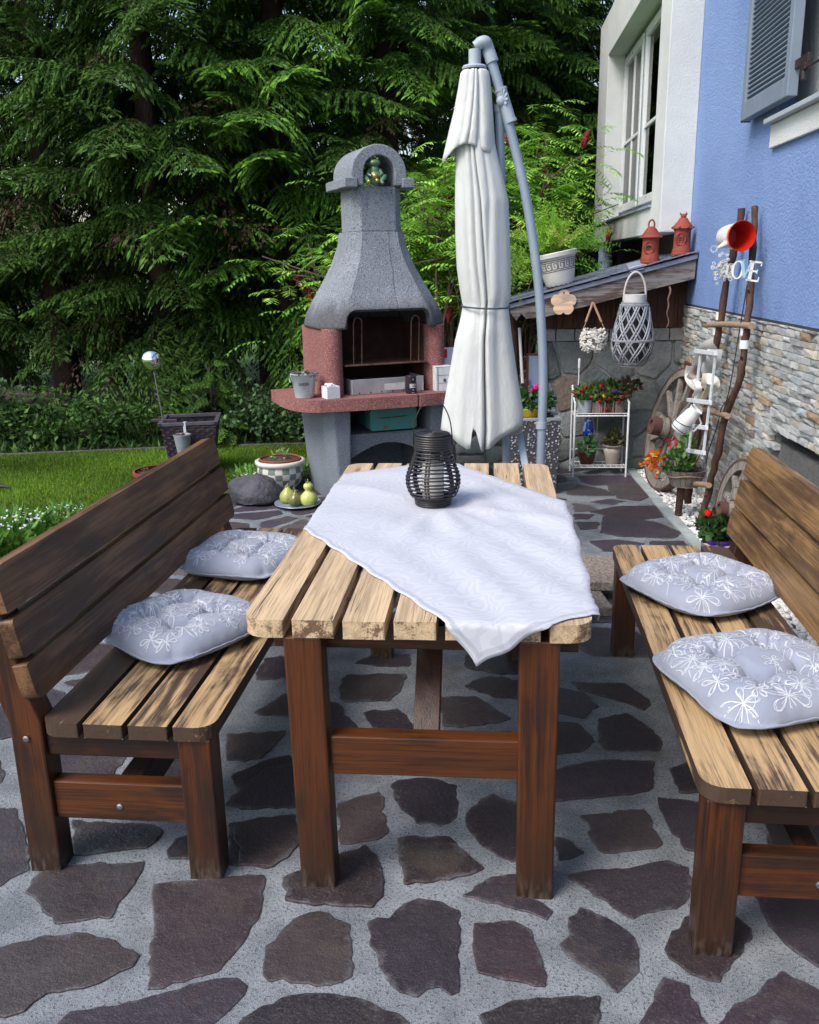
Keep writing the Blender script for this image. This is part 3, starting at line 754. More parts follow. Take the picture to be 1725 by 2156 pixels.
for k in range(8): ring(m,.056-.0066*k,.244+.0004*k,.0036)
m.lathe([(.054,.240),(.01,.2425),(0,.2425)],24,cap1=False); m.build('lid',[BLK],LN,smooth=60)
m=MB(); pts=[(.066*cos(a)*(1 if abs(cos(a))>.0 else 1),.004,.205+(.155*sin(a)**.8 if sin(a)>0 else 0)) for a in np.linspace(PI,0,26)]
m.tube(pts,.006,8,flat=.35); m.build('handle',[BLK],LN,smooth=60)
m=MB(); m.lathe([(.0,.0),(.036,.0),(.037,.004),(.037,.135),(.034,.139),(.012,.137),(0,.137)],28,cap0=False,cap1=False); m.tube([(0,0,.136),(.001,0,.148)],.0012,5)
o=m.build('pillar_candle',[plain('wax',(.80,.78,.72),(.72,.7,.64),8,.4,spec=.5)],None,smooth=50); o.location=(-.217,2.955,.764); tag(o,'thick white pillar candle inside the black lantern','candle')
# ================================================================ house (local: x = towards the camera along the wall, y = out of the wall)
HO=(1.374,6.86,0); HA=math.atan2(-.99988,.0154)
HOUSE=thing('house','blue rendered house with white window surround, grey shutter and pale stone clad plinth','house',HO,0,None,rot=(0,0,HA))
# after this rotation local +x runs towards the camera and local +y runs into the house (+X)
BLUE=plain('blue_render',(.235,.345,.63),(.18,.275,.53),.9,.85,1.,75,spec=.15,bd=.012)
WHT=plain('white_render',(.66,.68,.68),(.58,.60,.61),2.2,.85,.8,85,spec=.15,bd=.008)
GREYT=plain('grey_render',(.40,.45,.47),(.34,.39,.42),2.2,.85,.9,70,spec=.15,bd=.01)
def hb(m,x0,x1,o0,o1,z0,z1,mat=0,col=(.5,.5,.5)):   # o = distance out of the wall plane (towards the terrace)
    m.box(x0,x1,-o1,-o0,z0,z1,mat,col)
WZ=1.238
m=MB(); hb(m,-4.08,11,-4,0,WZ,2.11); hb(m,-4.08,1.79,-4,0,2.11,6.2); hb(m,1.79,3.2,-4,-.16,2.11,3.9); hb(m,1.79,3.2,-4,0,3.9,6.2); hb(m,3.2,11,-4,0,2.11,6.2)
m.build('wall',[BLUE],HOUSE)
m=MB(); vs=[(-4.6,-.6,6.2),(11.5,-.6,6.2),(11.5,4.6,6.2),(-4.6,4.6,6.2),(-4.6,2,8.6),(11.5,2,8.6)]
m.add(vs,[(0,1,5,4),(2,3,4,5),(0,4,3),(1,2,5),(3,2,1,0)]); m.build('roof',[plain('roof_tiles',(.2,.09,.06),(.13,.06,.05),6,.8,.4,20)],HOUSE)
# plinth: split-face ledge stones
CL=attrmat('ledge_stone',.85,.9,55,.30,22,.008,spec=.2)
m=MB(); rg=random.Random(21); hb(m,-4.08,11,-4,-.02,-.3,.655,0,(.12,.12,.12)); hb(m,-4.08,2.27,-4,-.02,.655,WZ,0,(.12,.12,.12))
m.build('plinth_core',[CL],HOUSE)
m=MB(); z=-.02; 
while z<WZ-.01:
    h=min(rg.uniform(.026,.04),WZ-z); x=-.45+rg.uniform(0,.2)
    while x<6.6:
        l=rg.uniform(.06,.19); x1=x+l
        skip=(x1>2.29 and x<3.3 and z+h>.30 and z<.68)
        if not skip:
            t_=rg.uniform(.75,1.2); u=rg.random()
            c=(.41*t_,.42*t_,.42*t_) if u<.66 else ((.45*t_,.42*t_,.36*t_) if u<.84 else ((.33*t_,.36*t_,.37*t_) if u<.93 else ((.34*t_,.25*t_,.17*t_) if u<.975 else (.20*t_,.17*t_,.155*t_))))
            d=rg.uniform(.004,.024); g_=.0016
            X0,X1,Z0,Z1=x+g_,x1-g_,z+g_,z+h-g_; a=[d+rg.uniform(-.004,.005) for _ in range(5)]
            xm,zm=(X0+X1)/2+rg.uniform(-.02,.02),(Z0+Z1)/2
            vs=[(X0,.02,Z0),(X1,.02,Z0),(X1,.02,Z1),(X0,.02,Z1),(X0,-a[0],Z0),(X1,-a[1],Z0),(X1,-a[2],Z1),(X0,-a[3],Z1),(xm,-a[4]-.004,zm)]
            m.add(vs,[(0,1,5,4),(1,2,6,5),(2,3,7,6),(3,0,4,7),(4,5,8),(5,6,8),(6,7,8),(7,4,8)],0,c)
        x=x1
    z+=h
m.build('stone_cladding',[CL],HOUSE)
m=MB(); hb(m,-.4,11,.0,.004,WZ-.006,WZ+.012); m.build('drip_edge',[plain('dark_joint',(.05,.045,.05))],HOUSE)
# cellar window
CW_=m=MB(); DARKF=plain('dark_window_frame',(.05,.03,.03),(.035,.02,.02),10,.5)
hb(m,2.29,3.3,-.32,-.26,.30,.36); hb(m,2.29,3.3,-.32,-.26,.60,.66); hb(m,2.29,2.35,-.32,-.26,.36,.60); hb(m,3.24,3.3,-.32,-.26,.36,.60); hb(m,2.77,2.82,-.32,-.26,.36,.6)
cw=m.build('cellar_window',[DARKF],HOUSE)
m=MB(); hb(m,2.35,3.24,-.30,-.295,.36,.60); m.build('pane',[plain('dark_glass',(.02,.025,.03),(.015,.02,.02),3,.08,spec=.8)],cw)
m=MB(); hb(m,2.27,3.32,-.34,-.3202,.25,.7,0,(.1,.1,.1)); m.build('recess',[CL],HOUSE)
# ---- projecting white window surround (far window)
FX=1.151; s2x=lambda P:6.86-P.y
out=.222
xf,xn=-4.08,-.01
zB=1.752; oz0,oz1=1.955,3.60; on,of=-.40,-3.35
zT=px(1310,0,FX).z+.05
m=MB()
hb(m,of,on,.0,out,zB,oz0); hb(m,of,on,.0,out,oz1,zT); hb(m,xf,of,.0,out,zB,zT); hb(m,on,xn,.0,out,zB,zT)
sur=m.build('window_surround',[WHT],HOUSE,bevel=.006)
m=MB(); hb(m,xf-.01,on+.0,out,out+.02,oz0-.006,oz0+.01); m.build('ledge',[plain('sheet_grey',(.33,.37,.42),(.27,.31,.36),8,.5)],HOUSE)
BG=plain('blue_grey_paint',(.25,.29,.38),(.2,.25,.33),6,.6)
UP=plain('white_upvc',(.72,.75,.77),(.66,.69,.72),5,.3,spec=.5)
win=MB(); hb(win,of+.02,on-.0,.0,.035,oz0+.0,oz0+.10); hb(win,of,of+.05,.0,.05,oz0,oz1); hb(win,of,on,.0,.04,oz1-.06,oz1)
win=win.build('window',[BG],HOUSE,bevel=.004)
wz0,wz1=oz0+.10,oz1-.06
t=NT('window_glass'); t.put(t.b.inputs['Base Color'],(.75,.82,.85)); t.b.inputs['Roughness'].default_value=.02; t.b.inputs['Transmission Weight'].default_value=1.; t.b.inputs['IOR'].default_value=1.15
tb=t.node('ShaderNodeBsdfTransparent'); tg=t.node('ShaderNodeBsdfGlossy'); tg.inputs['Roughness'].default_value=.02; mx=t.node('ShaderNodeMixShader'); fr=t.node('ShaderNodeFresnel'); fr.inputs[0].default_value=1.28
t.L.new(fr.outputs[0],mx.inputs[0]); t.L.new(tb.outputs[0],mx.inputs[1]); t.L.new(tg.outputs[0],mx.inputs[2]); t.L.new(mx.outputs[0],t.out.inputs[0]); tb.inputs[0].default_value=(.8,.88,.9,1); PANE=t.mt
CURT=plain('net_curtain',(.42,.46,.50),(.35,.39,.43),6,.9)
def sash(x0,x1,bars):
    f=MB(); w_=.07; hb(f,x0,x1,.005,.06,wz0,wz0+w_); hb(f,x0,x1,.005,.06,wz1-w_,wz1); hb(f,x0,x0+w_,.005,.06,wz0+w_,wz1-w_); hb(f,x1-w_,x1,.005,.06,wz0+w_,wz1-w_)
    f.build('sash',[UP],win,bevel=.004)
    f=MB()
    zm=wz0+(wz1-wz0)*.45; hb(f,x0+w_,x1-w_,.03,.047,zm-.014,zm+.014)
    if bars: xm=(x0+x1)/2; hb(f,xm-.014,xm+.014,.0305,.0465,wz0+w_,zm-.0142); hb(f,xm-.014,xm+.014,.0305,.0465,zm+.0142,wz1-w_)
    f.build('glazing_bar',[UP],win)
    f=MB(); hb(f,x0+w_,x1-w_,.028,.0295,wz0+w_,wz1-w_); f.build('pane',[PANE],win)
    f=MB(); n=60; xs=np.linspace(x0+w_,x1-w_,n); vs=[]
    for i,x in enumerate(xs): y=-.013-.006*sin(i*1.1)-.002*sin(i*.37); vs+=[(x,y,wz0+w_),(x,y,wz1-w_)]
    f.add(vs,[(2*i,2*i+2,2*i+3,2*i+1) for i in range(n-1)]); f.build('curtain',[CURT],win,smooth=80)
m_=(of+on)/2
sash(of+.06,m_-.30,True); sash(m_-.18,on-.03,True)
m=MB(); hb(m,m_-.30,m_-.18,.002,.05,wz0,wz1); m.build('mullion',[BG],win)
for k in range(3):
    P=[px(1313,434,1.33),px(1338,427,1.33),px(1364,419,1.33)][k]
    m=MB(); M=T(6.86-P.y,-.035,oz0+.05)@RX(90); m.lathe([(.014,0),(.012,.006),(0,.008)],10,M=M); m.build('bolt',[DARKF],win,smooth=50)
# added panel coloured as the deep shade below the surround + blue downpipe
m=MB(); hb(m,-3.9,-.02,.003,.03,1.42,zB-.002); m.build('shade_panel',[plain('shade_brown',(.045,.018,.016),(.03,.013,.012),5,.7,.3,60,stretch=(1,1,8))],HOUSE)
m=MB(); m.tube([(-3.6,-.13,.2),(-3.6,-.13,zB)],.085,14); m.build('downpipe',[plain('pipe_blue',(.33,.42,.60),(.28,.37,.55),3,.5)],HOUSE,smooth=40)
# ---- near window: grey reveal, sill, white apron, shutter
nz=2.225
m=MB(); hb(m,1.79,3.2,-.1598,-.09,2.235,3.9); m.build('window_reveal',[GREYT],HOUSE)
m=MB(); vs=[]; hb(m,1.79,3.25,-.159,.06,2.215,2.24); m.build('window_sill',[plain('sheet_sill',(.42,.46,.50),(.36,.40,.45),6,.45)],HOUSE,bevel=.004)
m=MB(); hb(m,1.79,3.25,.0,.022,2.10,2.214); m.build('apron',[WHT],HOUSE,bevel=.004)
SH=plain('shutter_grey',(.21,.255,.33),(.18,.22,.29),5,.5,.15,80)
sx0,sx1,so_,sz0,sz1=.62,1.80,.075,2.355,3.95
P0=px(1552,240,HO[0]-so_); P1=px(1640,212,HO[0]-so_); sx0=6.86-P0.y; sx1=6.86-P1.y; sz0=(P0.z+P1.z)/2-.01
m=MB(); fw=.06
hb(m,sx0,sx0+fw,so_-.05,so_,sz0,sz1); hb(m,sx1-fw,sx1,so_-.05,so_,sz0,sz1); hb(m,sx0+fw,sx1-fw,so_-.05,so_,sz0,sz0+.09); hb(m,sx0+fw,sx1-fw,so_-.05,so_,sz1-.09,sz1)
sh=m.build('shutter',[SH],HOUSE,bevel=.004)
m=MB(); zz=sz0+.09
while zz<sz1-.09:
    m.add([(sx0+fw,-so_+.008,zz),(sx1-fw,-so_+.008,zz),(sx1-fw,-so_+.026,zz+.020),(sx0+fw,-so_+.026,zz+.020),(sx1-fw,-so_+.008,zz+.024),(sx0+fw,-so_+.008,zz+.024)],[(0,1,2,3),(3,2,4,5)]); zz+=.024
m.build('louvres',[SH],sh)
m=MB(); hb(m,sx0-.012,sx0,so_-.055,so_-.004,sz0-.004,sz1); m.build('edge_profile',[plain('red_brown_metal',(.09,.035,.03),(.06,.025,.025),6,.5)],sh)
HB=plain('black_iron',(.03,.015,.018),(.02,.01,.012),8,.5,spec=.5)
Q=px(1675,122,HO[0]-.06); qx=6.86-Q.y; qz=Q.z
m=MB(); hb(m,sx1-.01,sx1+.17,.03,.05,qz-.02,qz+.02); hb(m,sx1+.11,sx1+.17,.03,.06,qz-.05,qz-.02); m.tube([(sx1+.14,-.05,qz-.05),(sx1+.14,-.05,qz-.09)],.014,8); m.tube([(sx1+.15,-.05,qz-.045),(sx1+.55,-.05,qz-.045)],.006,6)
m.build('shutter_hinge',[HB],sh,bevel=.003)
# ================================================================ lean-to shed
SHED=thing('lean_to_shed','low lean-to with weathered beam, slate roof and rough stone wall against the house','shed',(.9,6.85,0))
GW=wood('weathered_beam',(.23,.21,.21),(.05,.032,.03),0,.35,crack=.9,rough=.8)
BW=wood('shed_boards',(.12,.05,.03),(.035,.014,.01),2,.4,rough=.7)
SL=plain('slate',(.20,.23,.31),(.13,.15,.20),5,.55,.4,40)
def zr(x): return 1.271+(x-.073)*(1.600-1.271)/(1.385-.073)    # roof plane
m=MB()
# beam follows the roof pitch, ragged left end
top=[(.075,zr(.075)-.02),(.2,zr(.2)-.01),(.7,zr(.7)),(1.368,zr(1.368))]
bot=[(1.362,zr(1.362)-.165),(.9,zr(.9)-.158),(.34,zr(.34)-.157),(.2,zr(.2)-.135),(.165,zr(.165)-.09),(.13,zr(.13)-.13),(.09,zr(.09)-.07)]
P=top+bot; M=Matrix(((1,0,0,0),(0,0,1,6.575),(0,1,0,0),(0,0,0,1)))
m.prism(P[::-1],0,.045,0,(.45,.4,0),M=M); m.build('fascia_beam',[GW],SHED,world=True,bevel=.004)
m=MB(); rg=random.Random(8)
for i in range(11):    # slates in courses
    for j in range(9):
        x0=.03+i*.125-(j%2)*.06; x1=min(x0+.122,1.37); y0=6.545+j*.17; y1=y0+.19
        if x0>1.36: continue
        x0=max(x0,.02); a=zr(x0)+.012+.004*rg.random(); b=zr(x1)+.012+.004*rg.random()
        m.add([(x0,y0,a+.008),(x1,y0,b+.008),(x1,y1,b),(x0,y1,a),(x0,y0,a),(x1,y0,b)],[(0,1,2,3),(4,5,1,0)],0,(.5,.5,.5))
m.add([(.02,6.56,zr(.02)),(1.37,6.56,zr(1.37)),(1.37,8.1,zr(1.37)),(.02,8.1,zr(.02)),(.02,6.56,zr(.02)-.03),(1.37,6.56,zr(1.37)-.03),(1.37,8.1,zr(1.37)-.03),(.02,8.1,zr(.02)-.03)],[(0,1,2,3),(7,6,5,4),(0,4,5,1),(2,6,7,3),(3,7,4,0)])
m.build('slate_roof',[SL],SHED,world=True)
m=MB(); m.bar((.30,6.60,zr(.3)-.07),(.30,8.0,zr(.3)-.07),.06,.1,up=(0,0,1)); m.bar((.0,6.62,1.09),(.62,6.62,1.13),.05,.06) if 0 else None
m.build('rafter',[BW],SHED,world=True)
m=MB()
for i in range(14):
    x0=.34+i*.075
    if x0>1.36: break
    x1=min(x0+.073,1.37); zt=zr(x0)-.02
    m.box(x0,x1,6.852-.004*(i%2),6.875,1.078,zt,0,(.3+.3*rg.random(),rg.random(),0))
m.build('gable_boards',[BW],SHED,world=True)
# rough masonry: Voronoi field stones standing proud of mortar
SM=attrmat('field_stone',.85,1.,30,.35,9,.02,spec=.2)
MORW=plain('wall_mortar',(.27,.28,.27),(.19,.20,.19),16,.9,.8,60,bd=.01)
m=MB(); m.box(.33,1.39,6.87,7.1,-.05,1.0,1); 
sites=[];zz=-.02
while zz<1.02:
    xx=.30
    while xx<1.42: sites.append((xx+rg.uniform(-.1,.1),zz+rg.uniform(-.08,.08))); xx+=.27
    zz+=.21
def wallstones(m,sites,x0,x1,z0,z1,yf,gap=.014):
    for P in cells(sites,[True]*len(sites),gap,.34,rg):
        for (a,b,nx,ny) in ((x0,0,-1,0),(x1,0,1,0),(0,z0,0,-1),(0,z1,0,1)):
            P=convex_clip(P,a,b,nx,ny)
            if len(P)<3: break
        if len(P)<3: continue
        P=rough_poly(P,.03,.004,rg,.12); n=len(P); cx=sum(p[0] for p in P)/n; cz=sum(p[1] for p in P)/n; d=rg.uniform(.008,.03)
        t_=rg.uniform(.7,1.25); c=rg.choice([(.24,.265,.27),(.30,.32,.33),(.19,.215,.21),(.27,.285,.275),(.18,.145,.125)]); c=tuple(q*t_ for q in c)
        vs=[(p[0],yf+.004,p[1]) for p in P]+[(p[0]+(cx-p[0])*.06,yf-d*.75,p[1]+(cz-p[1])*.06) for p in P]+[(p[0]+(cx-p[0])*.4,yf-d,p[1]+(cz-p[1])*.4) for p in P]
        m.add(vs,[tuple(range(2*n,3*n))]+[(i,(i+1)%n,n+(i+1)%n,n+i) for i in range(n)]+[(n+i,n+(i+1)%n,2*n+(i+1)%n,2*n+i) for i in range(n)],0,c)
wallstones(m,sites,.335,1.385,0,.985,6.87)
m.build('stone_wall',[SM,MORW],SHED,world=True,smooth=50)
m=MB(); xx=.33
while xx<1.36:
    l=rg.uniform(.09,.16); m.box(xx+.003,min(xx+l,1.39)-.003,6.845,7.0,.985,1.073,0,(.30+.06*rg.random(),.33,.33)); xx+=l
m.build('coping_stones',[SM],SHED,world=True,bevel=.006)
m=MB(); m.tube([(.42,6.86,.0),(.4,6.85,.5),(.44,6.84,.985)],.004,5) if 0 else None
# low retaining wall behind the umbrella
LW=MB(); LW.box(-.42,.315,6.93,7.2,-.05,.40,1); sites=[]
zz=0
while zz<.5:
    xx=-.45
    while xx<.4: sites.append((xx+rg.uniform(-.08,.08),zz+rg.uniform(-.05,.05))); xx+=.24
    zz+=.15
wallstones(LW,sites,-.42,.315,0,.42,6.93)
o=LW.build('low_wall',[SM,MORW],None,origin=(0,7,0),smooth=50); tag(o,'low rough stone wall between the barbecue and the lean-to','wall')
# ================================================================ barbecue (local frame: x along its front, y to the back)
def speckle(name,c0,cd_,cl,bm,soot=False):
    t=NT(name); v=t.coord(); w=t.noise(v,3.2,4,.6); c=t.mix(t.ramp(w,.3,.7),c0,tuple(x*.78 for x in c0))
    a=t.noise(v,95,3,.75); b=t.noise(v,150,2,.7); c=t.mix(t.math('MULTIPLY',t.ramp(a,.52,.64),.85),c,cd_); c=t.mix(t.math('MULTIPLY',t.ramp(b,.55,.68),.8),c,cl)
    if soot:
        s2=t.node('ShaderNodeSeparateXYZ'); t.L.new(t.node('ShaderNodeTexCoord').outputs['Object'],s2.inputs[0]); k=t.math('SUBTRACT',s2.outputs[2],t.math('MULTIPLY',t.noise(t.scale(v,(9,9,2)),1.,4,.7),.28)); c=t.mix(t.math('MULTIPLY',t.math('SUBTRACT',1.,t.ramp(k,1.08,1.26)),.6),c,(.06,.045,.045))
        cr=t.math('ADD',s2.outputs[0],t.math('MULTIPLY',t.noise(t.scale(v,(0,0,7)),1.,3),.05)); c=t.mix(t.math('MULTIPLY',t.math('SUBTRACT',1.,t.ramp(t.math('ABSOLUTE',t.math('SUBTRACT',cr,.085)),.001,.0035)),.8),c,(.05,.05,.055))
    t.bump(t.math('ADD',a,b),bm,.012); return t.fin(c,.92,0,.15)
BQ=thing('garden_barbecue','tall grey and red concrete chimney barbecue with curved hood beside the spruces','barbecue',(-.845,6.10,0),R(27))
GC=speckle('grey_roughcast',(.33,.365,.42),(.09,.10,.125),(.60,.63,.68),1.)
RC=speckle('red_concrete',(.31,.125,.118),(.18,.058,.052),(.58,.42,.41),.7)
GP=speckle('grey_pillar',(.215,.245,.29),(.125,.145,.175),(.35,.39,.44),.7)
SOOT=plain('soot',(.035,.013,.012),(.075,.030,.025),5,.9,.3,60)
def oct_(w,d,c): return [(-w+c,-d),(w-c,-d),(w,-d+c),(w,d-c),(w-c,d),(-w+c,d),(-w,d-c),(-w,-d+c)]
# base pillars, tapering towards the ground
for sg in(-1,1):
    m=MB(); vs=[]
    for z,x0,x1,y0,y1,c in ((0,.285,.40,-.27,.30,.05),(.12,.285,.415,-.29,.32,.05),(.655,.285,.455,-.33,.32,.05)):
        pts=[(x0,y0),(x1-c,y0),(x1,y0+c*1.6),(x1,y1),(x0,y1)]
        if sg<0: pts=[(-a,b) for a,b in pts][::-1]
        vs+=[(a,b,z) for a,b in pts]
    fs=[tuple(range(5))[::-1],tuple(range(10,15))]
    for k in(0,5):
        for i in range(5): fs.append((k+i,k+(i+1)%5,k+5+(i+1)%5,k+5+i))
    m.add(vs,fs); m.build('pillar',[GP],BQ,bevel=.01)
# arch panel between pillars with the slot for the tin
m=MB(); P=[(-.284,.445)]+[(-.284+.568*i/14,.325+.085*sin(PI*i/14)) for i in range(15)]+[(.284,.445),(.284,.47),(-.284,.47)]
P=[(-.284,.47)]+[(-.284+.568*i/14,.30+.10*sin(PI*i/14)) for i in range(15)]+[(.284,.47)]
M=Matrix(((1,0,0,0),(0,0,1,-.24),(0,1,0,0),(0,0,0,1)))
m.prism(P[::-1],0,.50,M=M); m.build('arch_shelf',[GP],BQ,bevel=.006)
m=MB(); m.box(-.284,.284,.26,.30,0,.66); m.build('back_panel',[GP],BQ)
m=MB(); m.box(-.284,.284,-.2,.25,.005,.02); m.build('floor_slab',[GP],BQ)
# red slab, two halves, rounded front
sl_=[(-.665,.30),(-.665,-.05)]+[(-.665+.20*(1-cos(a)),-.05-.33*sin(a)) for a in np.linspace(.2,PI/2,8)]+[(-.2,-.42),(.2,-.42)]
sr=[(.70,.30),(.70,-.05)]+[(.70-.20*(1-cos(a)),-.05-.33*sin(a)) for a in np.linspace(.2,PI/2,8)]
m=MB(); A=[p for p in sl_ if p[0]<.0]+[(.155,-.42),(.155,.30)]; B_=[(.161,.30),(.161,-.42),(.2,-.42)]+sr[::-1]
m.prism(A if area(A)>0 else A[::-1],.657,.735); m.prism(B_ if area(B_)>0 else B_[::-1],.655,.733); m.build('slab',[RC],BQ,bevel=.008)
# firebox
for sg in(-1,1):
    m=MB(); pts=[(.295,.28),(.295,-.215)]+[(.360+.065*cos(a),-.215-.070*sin(a)*1.0) for a in np.linspace(PI,0,9)]+[(.425,.28)]
    if sg<0: pts=[(-a,b) for a,b in pts]
    m.prism(pts if area(pts)>0 else pts[::-1],.737,1.17); m.build('side_wall',[RC],BQ,bevel=.004,smooth=40)
m=MB(); m.box(-.295,.295,.2,.28,.737,1.2); m.build('firebox_back',[SOOT],BQ)
for sx in(-1,1): m=MB(); m.box(sx*.2922-.0022,sx*.2922+.0022,-.18,.2,.738,1.17); m.build('soot_lining',[SOOT],BQ)
# hood
m=MB(); levels=[(1.165,.435,.315),(1.185,.435,.315),(1.24,.425,.308),(1.32,.385,.285),(1.44,.315,.245),(1.56,.25,.21),(1.68,.205,.18),(1.765,.192,.172)]
vs=[];n=0;cy0=-.01
NS=24
def sec(w,d,z):
    out=[]
    c=min(w,d)*.42
    base=[(-w+c,-d),(w-c,-d),(w,-d+c),(w,d-c),(w-c,d),(-w+c,d),(-w,d-c),(-w,-d+c)]
    for i in range(8):
        a=base[i];b=base[(i+1)%8]
        k=36 if i in(0,) else 3
        for j in range(k): q=j/k; out.append([a[0]+(b[0]-a[0])*q,a[1]+(b[1]-a[1])*q])
    return out
rows=[sec(w_,d_,z) for z,w_,d_ in levels]; nn=len(rows[0])
for (z,w_,d_),row in zip(levels,rows):
    for (x,y) in row:
        zz=z
        if y<-d_*.55 and abs(x)<.302 and z<1.31:      # arched mouth at the front
            q=min(1,max(0,(.302-abs(x))/.075)); lift=.118*math.sqrt(max(0,1-(1-q)**2)); L0=1.165+lift
            zz=L0+(z-1.165)*(1.32-L0)/(1.32-1.165)
        vs.append((x,y+cy0,zz))
fs=[]
for r_ in range(len(rows)-1):
    for i in range(nn): fs.append((r_*nn+i,r_*nn+(i+1)%nn,(r_+1)*nn+(i+1)%nn,(r_+1)*nn+i))
fs.append(tuple((len(rows)-1)*nn+k for k in range(nn)))
m.add(vs,fs); o=m.build('hood',[speckle('grey_roughcast_hood',(.33,.365,.42),(.09,.10,.125),(.60,.63,.68),1.,True)],BQ,smooth=38); s_=o.modifiers.new('wall','SOLIDIFY'); s_.thickness=.05; s_.offset=-1
m=MB(); base=[(x,y+cy0) for x,y in oct_(.172,.155,.055)]; m.prism(base,1.772,2.04); m.prism([(x*.985,y*.985) for x,y in base],1.764,1.773); m.build('chimney',[GC],BQ,bevel=.006)
# cap: barrel arch
m=MB(); ro,ri=.185,.105; z0=2.043; h=.07; N=18
outr=[(-ro,z0)]+[(-ro*cos(PI*i/N),z0+h+ro*.95*sin(PI*i/N)) for i in range(N+1)]+[(ro,z0)]
inr=[(ri,z0)]+[(ri*cos(PI*i/N),z0+h+.01+ri*.95*sin(PI*i/N)) for i in range(N+1)]+[(-ri,z0)]
y0,y1=-.20,.20; k=len(outr); vs=[]
for yy in(y0,y1):
    vs+=[(x,yy,z) for x,z in outr]; vs+=[(x,yy,z) for x,z in inr[::-1]]
fs=[]
for i in range(k-1):
    fs+=[(i,i+1,k+i+1,k+i),(2*k+i+1,2*k+i,3*k+i,3*k+i+1),(i+1,i,2*k+i,2*k+i+1),(k+i,k+i+1,3*k+i+1,3*k+i)]
fs+=[(0,k,3*k,2*k),(k-1,3*k-1,4*k-1,2*k-1)]
m.add(vs,fs); 
for sg in(-1,1): m.box(min(sg*.15,sg*.235)+ (0 if sg>0 else 0),max(sg*.15,sg*.235),y0-.012,y1+.012,z0-.014,z0+.045)
m.build('chimney_cap',[GC],BQ,bevel=.007,smooth=35)
# grate, hooks, charcoal tray
IR=plain('rusty_iron',(.12,.055,.045),(.22,.13,.11),30,.6,.2,100,metal=.6)
m=MB(); m.box(-.290,.290,-.26,.12,.925,.931); m.tube([(-.29,-.265,.93),(.29,-.265,.93)],.006,6); m.build('grate',[IR],BQ)
for x in(-.175,-.115,.115,.175):
    pass
for c_ in(-.2,.2):
    m=MB(); pts=[(c_-.028,-.25,.93),(c_-.028,-.27,1.20)]+[(c_-.028*cos(a),-.275,1.20+.035*sin(a)) for a in np.linspace(.3,PI-.1,8)]+[(c_+.028,-.27,1.20),(c_+.028,-.25,.93)]
    m.tube(pts,.0035,6); m.build('grate_hook',[IR],BQ,smooth=60)
TR_=plain('tray_steel',(.50,.52,.55),(.38,.40,.44),6,.45,metal=.35)
m=MB(); m.add([(-.245,-.262,.737),(.248,-.262,.737),(.252,-.275,.838),(-.25,-.275,.838),(-.245,-.255,.737),(.248,-.255,.737),(.252,-.268,.838),(-.25,-.268,.838)],[(0,1,2,3),(7,6,5,4),(3,2,6,7),(0,4,5,1)])
m.box(-.2515,-.2455,-.27,-.02,.737,.835); m.box(.248,.254,-.27,-.02,.737,.835)
tray=m.build('charcoal_tray',[TR_],BQ,bevel=.002)
m=MB(); m.add([(-.03,-.2735,.757),(.115,-.2735,.757),(.115,-.2785,.805),(-.03,-.2785,.80)],[(0,1,2,3)]); m.build('plate',[plain('tray_plate',(.72,.75,.78),(.55,.5,.42),14,.5)],tray)
for i in range(6):
    m=MB(); M=T(-.2+i*.078,-.264,.748)@RX(90); m.lathe([(.005,0),(.005,.002),(0,.003)],8,M=M); m.build('rivet',[SOOT],tray)
m=MB(); m.box(-.25,.25,-.2,.18,.74,.80); m.build('ash_bed',[plain('ash',(.3,.28,.28),(.06,.04,.04),12,.95,.6,60)],BQ)
def onbq(x,y,z): return MAT[BQ.name]@Vector((x,y,z))
def put(o,x,y,z,rz=0): 
    p=onbq(x,y,z); o.location=p; o.rotation_euler=(0,0,R(27+rz)); MAT[o.name]=T(*p)@RZ(27+rz)
# teal tin under the slab
o=thing('teal_tin_box','rusty teal metal drawer in the slot under the barbecue slab','box'); put(o,.03,-.25,.49)
m=MB(); m.prism(rrect(-.165,.165,0,.145,[.02]*4),0,.3,M=Matrix(((1,0,0,0),(0,0,1,-.03),(0,1,0,0),(0,0,0,1)))); t=NT('teal_paint'); v=t.coord(); c=t.mix(t.ramp(t.noise(v,14,6,.7),.56,.68),(.04,.20,.19),(.12,.05,.025)); t.bump(t.noise(v,60,3),.2,.004); t.fin(c,.5); m.build('body',[t.mt],o,bevel=.004)
m=MB(); m.tube([(-.11,-.032,.085),(-.11,-.042,.085),(.09,-.042,.09),(.09,-.032,.09)],.0035,6); m.build('handle',[IR],o,smooth=60)
# frog figurine in the chimney cap
FR=plain('frog_glaze',(.12,.22,.11),(.06,.12,.07),14,.25,spec=.6); GOLD=plain('gilding',(.52,.40,.14),(.4,.28,.08),20,.3,metal=.7)
o=thing('frog_figurine','small green and gold crowned frog figurine sitting in the chimney cap opening','figurine'); put(o,-.02,-.165,2.042,-18); o.scale=(1.12,1.12,1.12)
m=MB()
m.ball((0,0,.045),.038,14,sc=(1,.95,1.2)); m.ball((0,-.005,.085),.026,14,sc=(1,.9,1.2)); m.ball((0,-.012,.122),.028,16,sc=(1.25,1,.72)); m.ball((.017,-.018,.142),.009,10); m.ball((-.017,-.018,.142),.009,10)
for sg in(-1,1):
    m.tube([(sg*.03,.0,.03),(sg*.055,-.03,.045),(sg*.035,-.052,.02),(sg*.045,-.07,.006)],[.018,.015,.011,.008],8)
    m.tube([(sg*.028,-.005,.085),(sg*.04,-.03,.06),(sg*.02,-.045,.05)],[.011,.009,.007],8)
m.build('body',[FR],o,smooth=70)
m=MB(); m.ball((0,-.042,.05),.017,12); m.ball((.012,-.05,.025),.012,10); m.ball((-.035,-.06,.02),.011,10); m.build('gold_ball',[GOLD],o,smooth=70)
